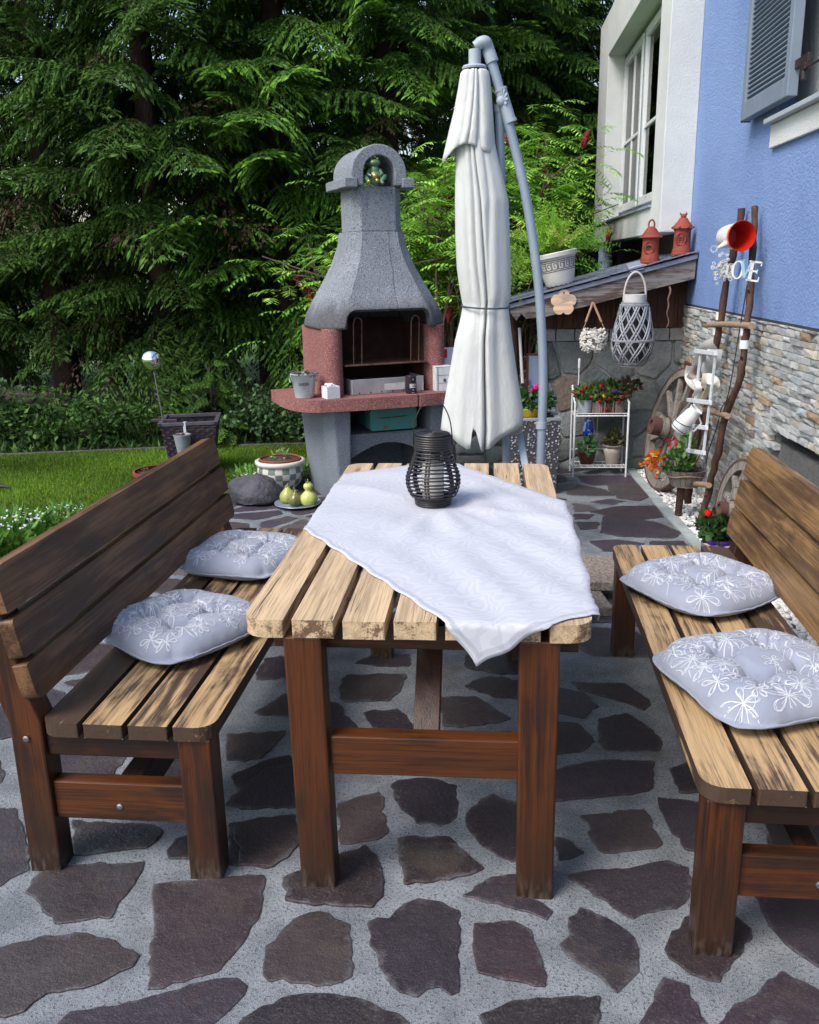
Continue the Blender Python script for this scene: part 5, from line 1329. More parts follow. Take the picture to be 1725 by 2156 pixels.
m=MB(); m.lathe([(.066,.005),(.085,.05),(.10,.12),(.09,.30),(.07,.40)],24,0,(.035,.035,.042),cap0=False,cap1=False); m.build('dark_liner',[WG],o,smooth=60)
m=MB()
for z in(.0,.012,.17,.41,.425): 
    for e in(0,.007): m.tube([((lr(z)+.003)*cos(a),(lr(z)+.003)*sin(a),z+e) for a in np.linspace(0,2*PI,40)[:-1]],.0042,6,0,(.27,.28,.32),closed=True)
m.build('hoops',[WG],o,smooth=60)
m=MB(); m.lathe([(.0,-.008),(.084,-.008),(.086,.006),(.0,.008)],30,0,(.45,.43,.42),cap0=False,cap1=False); m.build('base_disc',[WG],o,smooth=40)
m=MB(); m.lathe([(.074,.42),(.074,.485),(.07,.487),(.07,.43)],30,0,(.52,.52,.52),cap0=False,cap1=False); m.build('collar',[WG],o,smooth=40)
m=MB(); m.lathe([(.075,.0),(.08,.02),(.08,.40),(.075,.42)],24,cap0=False,cap1=False); m.build('glass_liner',[PANE],o,smooth=40)
m=MB(); m.tube([(.074*cos(a)*1.,0,.47+.165*sin(a)) for a in np.linspace(PI,0,24)],.0075,8,0,(.50,.46,.45)); m.tube([(-.074,0,.44),(-.074,0,.475)],.0085,8,0,(.5,.46,.45)); m.tube([(.074,0,.44),(.074,0,.475)],.0085,8,0,(.5,.46,.45)); m.build('handle',[WG],o,smooth=60)
# twisted vine
a=py(1410,606,6.56)
o=MB(); o.tube([(.006*sin(i*1.3)+.004*sin(i*.7),.006*cos(i*1.3),-i*.022) for i in range(15)],[.0075-.0003*i for i in range(15)],6)
o=o.build('twisted_vine',[plain('vine',(.22,.13,.10),(.14,.08,.06),40,.9,.5,90)],None,smooth=60); o.location=(a.x,6.56,a.z+.01); tag(o,'short twisted vine stem dangling from the beam near the blue wall','vine')
# crank rod and leaning mirror
a=py(1094,690,6.78);b=py(1101,815,6.70)
o=thing('crank_rod','white awning crank rod with black grip leaning beside the parasol','rod',(b.x,b.y,b.z))
m=MB(); m.tube([a-b,(0,0,0)],.0115,10); m.build('tube',[PLW],o,smooth=60)
m=MB(); m.tube([(-.012,0,.0),(.022,0,-.01),(.024,0,-.05),(.018,0,-.09),(.0,0,-.11),(-.012,0,-.09)],.0085,8); m.tube([(0,0,.03),(0,0,-.012)],.014,8); m.build('grip',[BLK],o,smooth=60)
a=pz(1113,900,.35); 
o=thing('leaning_mirror','narrow red-brown framed mirror leaning on the stone wall behind the parasol pole','mirror',(py(1128,870,6.78).x,6.78,.40),rot=(R(-6),0,0))
m=MB(); m.box(-.075,-.058,-.01,.01,0,.50); m.box(.058,.075,-.01,.01,0,.50); m.box(-.058,.058,-.01,.01,.483,.5); m.box(-.058,.058,-.01,.01,0,.017); m.build('frame',[plain('mahogany',(.14,.035,.025),(.09,.02,.015),9,.4)],o,bevel=.002)
m=MB(); m.box(-.058,.058,-.002,.002,.017,.483); m.build('glass',[plain('mirror_blue',(.10,.16,.32),(.08,.13,.28),3,.06,spec=1.)],o)
m=MB(); m.box(-.09,.09,-.04,.06,-.40,.0) ; m.build('ledge_block',[SM],o)
# pebble concrete planter with yellow pot
t=NT('pebbledash'); v=t.coord(); vd=t.vor(v,48); cl=t.vor(v,48,out='Color'); s_=t.node('ShaderNodeSeparateColor'); t.L.new(cl,s_.inputs[0])
k=t.math('SUBTRACT',1.,t.ramp(vd,.25,.5)); c_=t.mix(k,(.045,.045,.055),t.mix(s_.outputs[0],(.12,.125,.15),(.52,.54,.58))); t.bump(k,.9,.012); PEB=t.fin(c_,.75)
o=thing('pebble_planter','square grey planter of dark and light pebbles behind the parasol pole','planter',(.235,6.22,0),R(3))
m=MB()
for a_ in range(4): m.add([(-.165,-.165,0),(.165,-.165,0),(.185,-.185,.52),(-.185,-.185,.52),(.155,-.155,.52),(-.155,-.155,.52),(.15,-.15,.46),(-.15,-.15,.46)],[(0,1,2,3),(3,2,4,5),(5,4,6,7)],M=RZ(90*a_))
m.build('body',[PEB],o); m=MB(); m.box(-.158,.158,-.158,.158,.44,.475); m.build('soil',[SOIL],o)
m=MB()
for a_ in range(4): m.box(-.187,.187,-.187,-.150,.5205,.535,M=RZ(90*a_) if a_%2==0 else T(0,0,.0008)@RZ(90*a_))
m.build('rim',[plain('rim_cement',(.3,.32,.34),(.2,.22,.24),9,.8,.4)],o)
o=thing('yellow_flowerpot','yellow bowl pot with pink geranium standing on the pebble planter','flowerpot',(.222,6.17,.536))
potlathe(o,[(.0,0),(.075,0),(.09,.03),(.102,.05),(.105,.055),(.098,.056)],plain('yellow_plastic',(.72,.50,.03),(.62,.42,.02),6,.4,spec=.5),.045,.095)
leafcloud(o,'foliage',(0.02,0,.10),(.15,.13,.075),420,.042,.017,[(.05,.12,.03),(.08,.18,.05),(.04,.08,.02)],41)
m=MB(); m.tube([(.03,-.03,.06),(.035,-.04,.13),(.04,-.05,.19)],.002,5); m.tube([(-.05,-.02,.06),(-.06,-.03,.15)],.002,5); m.build('stalks',[plain('stalk_green',(.12,.22,.06))],o)
bloom(o,'blossom',(.04,-.05,.20),.04,(.75,.03,.28),51,44,.022); bloom(o,'blossom',(.005,-.05,.175),.028,(.72,.03,.30),52,30,.02)
# ---- plant stand
o=thing('plant_stand','white metal two-tier plant stand with pots against the rough stone wall','plant stand',(.76,6.68,0),R(2))
WM=plain('white_metal',(.70,.72,.74),(.60,.62,.65),9,.4)
hx,hy=.195,.10; zt_=py(1260,874,6.62).z; zb_=.075; zk=py(1203,815,6.78).z
for sx in(-1,1):
    m=MB(); m.tube([(sx*hx,-hy,0),(sx*hx,-hy,zt_+.10)]+[(sx*hx,-hy+.02+.08*sin(a),zt_+.10+.06*(1-cos(a))) for a in np.linspace(0,PI/2,6)]+[(sx*hx,hy,zk)],.0075,8); m.build('front_post',[WM],o,smooth=60)
    m=MB(); m.tube([(sx*hx,hy,0),(sx*hx,hy,zk)],.0075,8); m.ball((sx*hx,hy,zk+.008),.011,10); m.build('back_post',[WM],o,smooth=60)
for z in(zb_,zt_):
    m=MB(); m.tube([(-hx,-hy,z),(hx,-hy,z),(hx,hy,z),(-hx,hy,z)],.006,8,closed=True)
    m.tube([(-hx,-hy,z+.018),(hx,-hy,z+.018)],.0035,6); m.tube([(-hx,hy,z+.1),(hx,hy,z+.1)],.004,6)
    for k in range(9): x=-hx+2*hx*(k+.5)/9; m.tube([(x,-hy,z),(x,hy,z)],.0028,5)
    m.build('shelf',[WM],o,smooth=60)
m=MB(); m.tube([(.0,hy,zb_),(.0,hy,zt_)],.003,5); m.build('back_wire',[WM],o)
def std(x,y,z): return MAT[o_st.name]@Vector((x,y,z))
o_st=o
p=std(-.115,-.01,zt_+.006); o=thing('zinc_pot','small ribbed zinc pot with red flowers on top of the plant stand','flowerpot',tuple(p))
potlathe(o,[(.0,0),(.048,0)]+[(.048+.012*z/.1+.0018*(i%2),z) for i,z in enumerate(np.linspace(.004,.1,14))]+[(.064,.104),(.06,.106)],ZINC,.09,.056)
leafcloud(o,'foliage',(0,0,.14),(.085,.07,.06),200,.035,.014,[(.06,.13,.03),(.09,.2,.05)],61)
for i,(x,y,z) in enumerate([(-.03,-.04,.17),(.04,-.05,.13),(.0,-.04,.2),(-.07,-.03,.15)]): bloom(o,'blossom',(x,y,z),.025,(.55,.01,.02),70+i,22,.018)
p=std(.055,-.0,zt_+.006); o=thing('rattan_trough','brown rattan trough of red, yellow and purple flowers on top of the plant stand','planter',tuple(p),R(2))
m=MB()
for i in range(46):
    tt=i/46*2*PI; ex=lambda a:(math.copysign(abs(cos(a))**.5,cos(a))*.118,math.copysign(abs(sin(a))**.5,sin(a))*.07); x,y=ex(tt); b=rnd.uniform(.8,1.2)
    m.box(-.0065,.0065,-.004,.004,0,.092+.006*rnd.random(),0,(.20*b,.15*b,.14*b),M=T(x,y,0)@Matrix.Rotation(tt+PI/2,4,'Z'))
m.build('body',[attrmat('rattan',.7,.4,90,.2,30)],o,bevel=.0015)
m=MB(); m.prism([(.112*math.copysign(abs(cos(a))**.6,cos(a)),.066*math.copysign(abs(sin(a))**.6,sin(a))) for a in np.linspace(0,2*PI,30)[:-1]],.0,.08); m.build('soil',[SOIL],o)
leafcloud(o,'foliage',(0,0,.15),(.15,.09,.09),520,.04,.013,[(.06,.13,.03),(.10,.2,.05),(.12,.16,.05),(.14,.10,.06)],62)
leafcloud(o,'dark_leaves',(.16,-.0,.20),(.075,.05,.035),110,.05,.011,[(.10,.05,.03),(.14,.08,.04),(.06,.09,.03)],63)
for i,(x,y,z,cc) in enumerate([(-.06,-.06,.21,(.6,.01,.03)),(.0,-.08,.12,(.5,.01,.03)),(-.07,-.08,.10,(.55,.01,.03)),(.045,-.09,.17,(.16,.04,.5)),(.09,-.085,.13,(.45,.01,.04)),(-.04,-.09,.14,(.75,.6,.05)),(.07,-.09,.10,(.3,.01,.03)),(-.02,-.08,.04,(.5,.01,.03)),(.13,-.05,.14,(.42,.01,.04))]): bloom(o,'blossom',(x,y,z),.022,cc,80+i,20,.02)
p=std(-.15,-.02,zt_+.006+.0); o=MB(); o.tube([(0,0,0),(0,0,.36)],.005,6); o.tube([(0,0,.33),(0,0,.40),(0,.0,.405)],[.009,.010,.004],8); o=o.build('white_garden_stick',[WM],None,smooth=50); o.location=std(-.155,.07,zt_); tag(o,'thin white stick with knob rising behind the zinc pot','stick')
p=std(-.085,.0,zb_+.006); o=thing('brown_flowerpot','small brown pot with broad green leaves on the lower shelf of the stand','flowerpot',tuple(p))
potlathe(o,[(.0,0),(.045,0),(.062,.05),(.066,.085),(.07,.087),(.07,.10),(.063,.1)],plain('brown_glaze2',(.10,.035,.025),(.06,.02,.015),8,.35),.088,.062)
leafcloud(o,'foliage',(0,0,.125),(.055,.05,.04),46,.06,.022,[(.10,.24,.08),(.07,.17,.06)],64); bloom(o,'broad_leaf',(.0,-.065,.09),.015,(.12,.30,.12),66,5,.06)
p2=std(-.08,.01,zb_+.1); o=thing('blue_glass_ornament','blue glass bottle ornament with silver cap on a stick in the brown pot','ornament',tuple(p2))
m=MB(); m.tube([(0,0,0),(0,0,.14)],.0035,6); m.build('stick',[WM],o)
t=NT('cobalt_glass'); v=t.coord(); c_=t.mix(t.ramp(t.noise(v,25,3),.55,.65),(.01,.06,.42),(.45,.6,.85)); t.fin(c_,.08,0,.9); t.mt.node_tree.nodes['Principled BSDF'].inputs['Transmission Weight'].default_value=.35
m=MB(); m.lathe([(.0,.13),(.034,.132),(.040,.15),(.036,.20),(.026,.235),(.017,.25),(.017,.262),(0,.262)],20,cap0=False,cap1=False); m.build('bottle',[t.mt],o,smooth=60)
m=MB(); m.lathe([(.0,.258),(.02,.258),(.022,.275),(.02,.31),(0,.312)],16,cap0=False,cap1=False); m.build('cap',[plain('chrome_cap',(.75,.76,.78),(.6,.61,.63),8,.15,metal=1)],o,smooth=50)
p=std(.105,.0,zb_+.006); o=thing('cream_urn_pot','cream flowerpot with flared wavy rim on the lower shelf of the stand','flowerpot',tuple(p))
m=MB(); m.lathe([(.0,0),(.046,0),(.05,.01),(.055,.06),(.064,.09),(.066,.12),(.06,.128),(.078,.142),(.08,.15),(.070,.15)],36,fn=lambda a,z:1+(.03*cos(a*9) if z>.135 else 0),cap0=False,cap1=False); m.build('body',[plain('cream_stone',(.46,.41,.36),(.34,.29,.25),9,.8,.4,50)],o,smooth=50)
m=MB(); m.lathe([(.068,.14),(0,.145)],20,cap0=False,cap1=False); m.build('soil',[SOIL],o)
leafcloud(o,'foliage',(.01,0,.18),(.075,.06,.055),170,.045,.013,[(.07,.08,.03),(.12,.12,.05),(.10,.06,.03)],65)
# ================================================================ wagon wheels
WW=wood('wheel_wood',(.24,.215,.195),(.06,.042,.034),2,.3,crack=.9,rough=.85); RU=plain('rust_dark',(.075,.035,.03),(.11,.055,.045),18,.8,.5,70)
def wheel(label,c,r,rot,spokes,width=.055):
    o=thing('wagon_wheel',label,'wheel',c,rot=rot,group='old wagon wheels')
    # wheel axis = local x
    N=56; m=MB(); ri=r-.062
    vs=[];
    for k in range(N):
        a=2*PI*k/N; 
        for rr_,xx in((r-.012,-width/2),(r-.012,width/2),(ri,width/2),(ri,-width/2)): vs.append((xx,rr_*cos(a),rr_*sin(a)))
    fs=[(4*k+j,4*((k+1)%N)+j,4*((k+1)%N)+(j+1)%4,4*k+(j+1)%4) for k in range(N) for j in range(4)]
    m.add(vs,fs,0,(.3,.3,0)); m.build('felloe',[WW],o,bevel=.003)
    m=MB(); vs=[]
    for k in range(N):
        a=2*PI*k/N
        for rr_,xx in((r,-width/2-.002),(r,width/2+.002),(r-.012,width/2+.002),(r-.012,-width/2-.002)): vs.append((xx,rr_*cos(a),rr_*sin(a)))
    m.add(vs,fs); m.build('iron_tyre',[RU],o)
    for k in range(spokes):
        a=2*PI*(k+.3)/spokes; m=MB(); A=Vector((0,.05*cos(a),.05*sin(a))); B=Vector((0,ri*cos(a),ri*sin(a))); m.bar(A,A.lerp(B,.5),.034,.046,0,(.35,rnd.random(),0),up=(1,0,0)); m.bar(A.lerp(B,.5),B,.030,.036,0,(.35,rnd.random(),0),up=(1,0,0)); m.build('spoke',[WW],o,bevel=.006)
    m=MB(); M=Matrix.Rotation(-PI/2,4,'Y'); k_=r/.43; m.lathe([(.0,-.06),(.07,-.06),(.082,0),(.08,.05),(.062,.10),(.058,.145)],20,0,(.4,.2,0),M=M@Matrix.Diagonal((k_,k_,k_,1)),cap0=False,cap1=False); m.build('hub',[WW],o,smooth=40)
    m=MB(); m.lathe([(.059,.10),(.062,.102),(.062,.165),(.040,.168),(.036,.15),(0,.15)],20,M=M@Matrix.Diagonal((k_,k_,k_,1)),cap0=False,cap1=False); m.tube([(-.06*k_,.083*k_*cos(a),.083*k_*sin(a)) for a in np.linspace(0,2*PI,28)[:-1]],.006,6,closed=True); m.build('hub_ring',[RU],o,smooth=40)
    return o
wheel('large weathered wagon wheel leaning on the house corner, left of the stick ladder',(1.215,6.22,.425),.43,(0,R(13),R(9)),12)
cw2=px(1548,1062,1.25); wheel('smaller dark wagon wheel half hidden behind the right bench',(1.27,cw2.y,.275),.275,(0,R(9),R(6)),10,.045)
o=MB(); o.box(-.008,.008,-.2,.2,0,.86); o=o.build('red_brown_board',[plain('red_brown_paint',(.15,.045,.04),(.10,.03,.028),4,.6,.2,60)],None,bevel=.002); a=py(1452,815,6.45); o.location=(1.352,6.38,.0); o.rotation_euler=(0,R(-1),0); tag(o,'red-brown board standing against the wall behind the large wheel','board')
# ================================================================ stick ladder with its ornaments
ST=wood('bark_stick',(.11,.055,.04),(.028,.015,.012),2,.35,rough=.8)
LAD=thing('stick_ladder','rustic ladder of two dark branches leaning against the blue wall','ladder',(1.22,5.4,0))
def kpath(pts,seed,amp=.008,k=5):
    rr=random.Random(seed); return [p+Vector((rr.uniform(-amp,amp),rr.uniform(-amp,amp),0)) for p in smooth_path(pts,k)]
def lean(u,v,z0=0): # x of the leaning ladder as function of height
    x=1.22
    for _ in range(8): p=px(u,v,x); x=1.205+.083*max(p.z,0)
    return px(u,v,x)
rp_=[lean(u,v) for u,v in((1470,1112),(1481,1079),(1492,1034),(1503,989),(1517,932),(1528,876),(1553,813),(1562,775),(1567,730),(1573,690),(1580,620),(1583,560),(1587,500),(1590,436))]
lp_=[lean(u,v) for u,v in((1448,1060),(1453,1010),(1460,960),(1470,905),(1481,831),(1494,764),(1506,732),(1515,690),(1523,640),(1531,590),(1543,540),(1555,480),(1562,438))]
m=MB(); P=kpath(rp_,1,.004,3); m.tube(P,[.0215-.004*i/len(P)+.002*sin(i*1.3) for i in range(len(P))],9); 
for i in (5,14,22,30,36): q=P[min(i,len(P)-2)]; m.tube([q,q+Vector((-.02,-.03,.03))],[.009,.005],6)
m.build('pole',[ST],LAD,world=True,smooth=60)
m=MB(); P2=kpath(lp_,2,.004,3); m.tube(P2,[.023-.004*i/len(P2)+.002*sin(i*1.1) for i in range(len(P2))],9); m.build('pole',[ST],LAD,world=True,smooth=60)
RB=attrmat('pale_log',.8,.5,70,.35,20)
for (u0,v0,u1,v1) in((1500,684,1590,686),(1478,862,1540,876),(1455,1020,1500,1022)):
    m=MB(); a=lean(u0,v0);b=lean(u1,v1); a.x-=.02;b.x-=.02; m.tube(kpath([a,a.lerp(b,.5)+Vector((0,0,.006)),b],3,.003,3),.017,9,0,(.30,.21,.15)); m.build('rung',[RB],LAD,world=True,smooth=60)
m=MB(); c_=[lean(*q) for q in((1585,600),(1568,700),(1545,830),(1530,860),(1520,900),(1500,960),(1498,1010))]; m.tube([q+Vector((-.03,-.01,0)) for q in smooth_path(c_,5)],.0032,5); m.build('light_cord',[BLK],LAD,world=True,smooth=60)
# straps
m=MB()
for (u,v,P_) in((1511,697,0),(1570,697,0),(1517,665,0),(1568,725,0)):
    q=lean(u,v); m.tube([q+Vector((0,0,-.022)),q+Vector((0,0,.022))],.026,10)
    m.build('tape_binding',[WM],LAD,world=True,smooth=40); m=MB()
# enamel pot with red inside, facing the terrace
c=px(1554,497,1.24)
ax=(Vector((-.05,-1,-.08))).normalized(); M=frame(c,ax.cross(Vector((0,0,1))),Vector((0,0,1))); 
o=thing('enamel_pot','white enamel pot with bright red inside, tied sideways high on the stick ladder','pot',tuple(c),rot=(0,0,0))
MM=frame((0,0,0),(1,0,0),(0,0,1)); M=Matrix(((1,0,0,0),(0,0,-1,0),(0,1,0,0),(0,0,0,1)))@RX(0)   # local z -> -y
M=RZ(14)@Matrix(((1,0,0,0),(0,0,-1,0),(0,1,0,0),(0,0,0,1)))
EN=plain('white_enamel',(.72,.73,.74),(.62,.63,.65),10,.25,spec=.6); RE=plain('red_enamel',(.55,.02,.008),(.42,.012,.008),8,.3,spec=.6)
m=MB(); m.lathe([(.0,-.13),(.055,-.13),(.062,-.09),(.066,-.03),(.070,.015)],32,M=M,cap0=False,cap1=False); m.build('outside',[EN],o,smooth=50)
m=MB(); m.lathe([(.070,.013),(.0725,.03)],32,M=M,cap0=False,cap1=False); m.build('orange_band',[plain('orange_enamel',(.75,.22,.02),(.7,.18,.02),10,.3)],o,smooth=50)
m=MB(); m.lathe([(.0725,.03),(.078,.042),(.076,.046),(.066,.02),(.060,-.05),(.05,-.115),(0,-.118)],32,M=M,cap0=False,cap1=False); m.build('red_inside',[RE],o,smooth=50)
m=MB(); m.tube([(-.055,-.0,-.035),(-.085,-.02,-.05),(-.105,-.03,-.058)],[.018,.012,.007],10); m.build('spout',[EN],o,smooth=60)
m=MB()
for k in range(14):
    a=2*PI*k/14; m.tube([(-.125+.012*cos(a),-.035,-.062+.012*sin(a)),(-.125+.019*cos(a+.3),-.037,-.062+.019*sin(a+.3))],.0016,5)
m.build('wire_rose',[EN],o)
# white curly wreath
c=px(1522,568,1.27); o=thing('white_wreath','cluster of white metal curls and blossoms on the left ladder pole','wreath',tuple(c))
m=MB(); rr=random.Random(12)
for i in range(62):
    a=rr.uniform(0,2*PI); r=rr.uniform(.0,.075); q=Vector(((r*cos(a))*.80,rr.uniform(-.03,.0),r*sin(a)*1.25)); s_=rr.uniform(.008,.014); e=rr.uniform(0,6)
    ux=Vector((cos(e),.2,sin(e))); uy=Vector((-sin(e)*.9,.4,cos(e)*.9)); m.tube([q+ux*s_*cos(b)*(1-b/12)+uy*s_*sin(b)*(1-b/12) for b in np.linspace(0,8,12)],.0026,5)
m.build('curls',[plain('cream_wire',(.68,.67,.64),(.55,.54,.52),20,.6)],o,smooth=60)
# LOVE letters
o=thing('letter_garland','row of small white letters reading LOVE strung between the ladder poles','letters',tuple(px(1565,572,1.25)))
oc=px(1565,572,1.25)
LM=plain('letter_white',(.72,.72,.70),(.5,.5,.5),20,.5); LV=plain('letter_teal',(.28,.48,.58),(.22,.40,.5),20,.5)
def letter(ch,u,v,hpx,mat):
    c=px(u,v,1.24); h=hpx*.00282; m=MB(); w_=h*.62; t_=.009; S=h*.17
    def bx(x0,x1,z0,z1,sh=0): m.box(x0,x1,-t_/2,t_/2,z0,z1)
    if ch=='L': bx(-w_/2+.1*w_,-w_/2+.1*w_+S,-h/2,h/2); bx(-w_/2,-w_/2+.2*w_+S,h/2-.006,h/2); bx(-w_/2,w_/2,-h/2,-h/2+.012); bx(w_/2-.006,w_/2,-h/2,-h/2+.3*h)
    if ch=='E': bx(-w_/2+.1*w_,-w_/2+.1*w_+S,-h/2,h/2); bx(-w_/2,w_/2,-h/2,-h/2+.008); bx(-w_/2,w_/2,h/2-.008,h/2); bx(-w_/2,w_*.2,-.004,.004); bx(w_/2-.005,w_/2,-h/2,-h*.25); bx(w_/2-.005,w_/2,h*.28,h/2); bx(w_*.18,w_*.18+.005,-.1*h,.1*h)
    if ch=='O':
        N=28; vs=[]
        for k in range(N):
            a=2*PI*k/N
            for (rx,rz) in((w_*.56,h*.5),(w_*.56-S*.85,h*.5-.006)):
                for y in(-t_/2,t_/2): vs.append((rx*cos(a),y,rz*sin(a)))
        fs=[]
        for k in range(N): i=4*k;j=4*((k+1)%N); fs+=[(i,j,j+1,i+1),(i+2,i+3,j+3,j+2),(i,i+2,j+2,j),(i+1,j+1,j+3,i+3)]
        m.add(vs,fs)
    if ch=='V': m.bar((-w_*.42,0,h/2),(0,0,-h/2),t_,S,up=(1,0,.3)); m.bar((w_*.42,0,h/2),(0,0,-h/2),t_*.9,S*.55,up=(1,0,.3)); bx(-w_*.6,-w_*.2,h/2-.006,h/2); bx(w_*.22,w_*.6,h/2-.006,h/2)
    ob=m.build('letter',[mat],o); ob.location=c-oc; ob.rotation_euler=(0,R(8 if ch=='E' else 5),R(-30))
letter('L',1537,570,26,LM); letter('O',1554,568,33,LM); letter('V',1571,566,30,LV); letter('E',1589,571,34,LM)
# white wicker bow and cloths
c=lean(1478,770); c.x-=.09; c.y-=.05
o=thing('white_wicker_bow','large bow of white wicker loops and pale ribbons hanging on the ladder','wreath',tuple(c))
RIB=attrmat('white_ribbon',.8,.4,120,.15,20)
def ribbon(m,pts,wd,col,twist=(1,0,0)):
    twist=(.2,1,-.1); wd*=1.45
    pts=smooth_path(pts,5); vs=[];
    for i,p in enumerate(pts):
        t_=(pts[min(i+1,len(pts)-1)]-pts[max(i-1,0)]).normalized(); s_=t_.cross(Vector(twist)).normalized()*wd/2; vs+=[p-s_+Vector((.006,0,0)),p+Vector((-.008,-.004,0)),p+s_+Vector((.006,0,0))]
    m.add(vs,[(3*i+j,3*i+3+j,3*i+4+j,3*i+1+j) for i in range(len(pts)-1) for j in(0,1)],0,col)
def vl(u,v,d=0): q=px(u,v,c.x+d); return q-c
for i,(L_,w_,cc) in enumerate([([(1505,722),(1480,735),(1468,765),(1460,795)],.045,(.62,.60,.58)),([(1500,740),(1478,760),(1462,785),(1450,800)],.04,(.55,.52,.50)),([(1452,770),(1449,795),(1462,812),(1480,818)],.035,(.60,.58,.55)),([(1503,735),(1500,760),(1490,775),(1476,778)],.055,(.48,.50,.52)),([(1470,770),(1462,790),(1472,806),(1490,812)],.03,(.30,.22,.20)),([(1480,800),(1492,800),(1500,810),(1488,822)],.05,(.68,.66,.58)),([(1472,822),(1466,850),(1470,870)],.03,(.55,.54,.53)),([(1490,815),(1480,838),(1474,855)],.02,(.50,.45,.30)),([(1460,800),(1470,815),(1462,835)],.025,(.58,.56,.52))]):
    m=MB(); ribbon(m,[vl(u,v,-.006*i) for u,v in L_],w_,cc,(1,.2,0)); m.build('ribbon',[RIB],o,smooth=70)
# small white ladder
o=thing('small_white_ladder','small flat white wooden ladder tied to the left branch of the stick ladder','ladder',tuple(px(1470,960,1.16)))
oc=px(1470,960,1.16)
def wl_(u,v): return px(u,v,1.155)-oc
for L_ in([(1508,743),(1494,851),(1480,966)],[(1476,742),(1466,845),(1449,964)]):
    m=MB(); P=[wl_(*q) for q in L_]
    m.bar(P[0],P[-1],.020,.012,up=(1,0,0)); m.build('rail',[WB],o,bevel=.002)
for (u0,v0,u1,v1) in((1468,739,1512,744),(1452,842,1501,848),(1452,896,1493,901),(1443,947,1488,954)):
    m=MB(); m.bar(wl_(u0,v0)+Vector((-.009,0,0)),wl_(u1,v1)+Vector((-.009,0,0)),.024,.014,up=(1,0,0)); m.build('rung',[WB],o,bevel=.002)
# enamel jug
c=px(1448,882,1.08); o=thing('white_enamel_jug','white dotted enamel jug hanging tilted in front of the large wheel','jug',tuple(c),rot=(R(6),R(38),R(-10)))
m=MB(); m.lathe([(.0,-.085),(.042,-.085),(.048,-.075),(.046,-.02),(.040,.045),(.036,.055),(.041,.075),(.037,.074),(.033,.055),(.03,-.06),(0,-.06)],26,cap0=False,cap1=False); m.build('body',[EN],o,smooth=50)
m=MB(); m.tube([(.05*cos(a),.05*sin(a),-.03+.012*cos(a)) for a in np.linspace(0,2*PI,28)[:-1]],.0022,5,closed=True); m.tube([(.049*cos(a),.049*sin(a),-.07) for a in np.linspace(0,2*PI,28)[:-1]],.0022,5,closed=True); m.build('wire',[BLK],o)
m=MB(); m.tube([(.038,0,.05),(.075,0,.03),(.075,0,-.03),(.045,0,-.055)],.006,8); m.build('handle',[EN],o,smooth=60)
# tub on a stake
p0=pz(1427,1088,0); ct=py(1444,1003,p0.y-.05)
o=thing('wooden_tub','half-round grey wooden tub of trumpet flowers on a stake in the white gravel','tub',(ct.x,ct.y,ct.z))
m=MB(); vs=[];N=22
for k in range(N):
    a=2*PI*k/N; tone=rnd.random()
    a2=2*PI*(k+.92)/N
    m.add([(.085*cos(a),.07*sin(a),-.055),(.085*cos(a2),.07*sin(a2),-.055),(.128*cos(a2),.105*sin(a2),.045),(.128*cos(a),.105*sin(a),.045),(.075*cos(a),.06*sin(a),-.055),(.075*cos(a2),.06*sin(a2),-.055),(.117*cos(a2),.095*sin(a2),.045),(.117*cos(a),.095*sin(a),.045)],[(0,1,2,3),(7,6,5,4),(3,2,6,7),(0,3,7,4),(1,5,6,2)],0,(.2,tone,0))
m.lathe([(.0,-.055),(.085,-.055)],N,0,(.5,.5,0),cap0=False,cap1=False); m.build('staves',[WW],o)
m=MB(); m.tube([(.121*cos(a),.100*sin(a),.014+.006*sin(3*a)) for a in np.linspace(0,2*PI,36)[:-1]],.0035,5,closed=True); m.build('cord',[plain('jute',(.42,.26,.17))],o)
m=MB(); m.lathe([(.11,.02),(0,.035)],20,cap0=False,cap1=False,M=Matrix.Diagonal((1,.82,1,1))); m.build('soil',[SOIL],o)
m=MB(); m.tube([Vector((-.02,.0,-.05)),p0-ct+Vector((0,0,-.02))],[.026,.020],9); m.build('stake',[ST],o,smooth=60)
m=MB(); m.tube([(.02,-.02,.0),(.045,-.03,.09),(.075,-.03,.15),(.095,-.02,.16)],.0035,6); m.build('bent_twig',[ST],o,smooth=60)
leafcloud(o,'foliage',(-.05,-.02,.09),(.09,.07,.075),230,.045,.011,[(.10,.22,.06),(.15,.30,.08),(.07,.15,.04)],91); leafcloud(o,'upright_shoot',(-.005,0,.17),(.04,.04,.12),130,.04,.011,[(.12,.26,.07),(.16,.32,.09)],92)
g_=np.random.default_rng(9)
for (u,v,n_) in((1375,965,16),(1390,955,16),(1382,988,12),(1368,975,12),(1395,968,10),(1420,928,8)):
    q=py(u,v,ct.y-.06)-ct; Q=[];C=[]
    for i in range(n_):
        b=np.array(q)+g_.normal(size=3)*.012; d=unit(g_.normal(size=(1,3))+np.array([[-.8,-.5,-.1]]))[0]; s_=unit(np.cross(d,g_.normal(size=3))[None])[0]
        Q.append([b,b+d*.02+s_*.007,b+d*.04+s_*.010,b+d*.04-s_*.010]); C.append((.75,.12,.02) if i%3 else (.85,.45,.03)) if u<1400 else C.append((.6,.02,.04))
    quads_obj('trumpet_flowers',np.array(Q),np.array(C),PETAL,o)
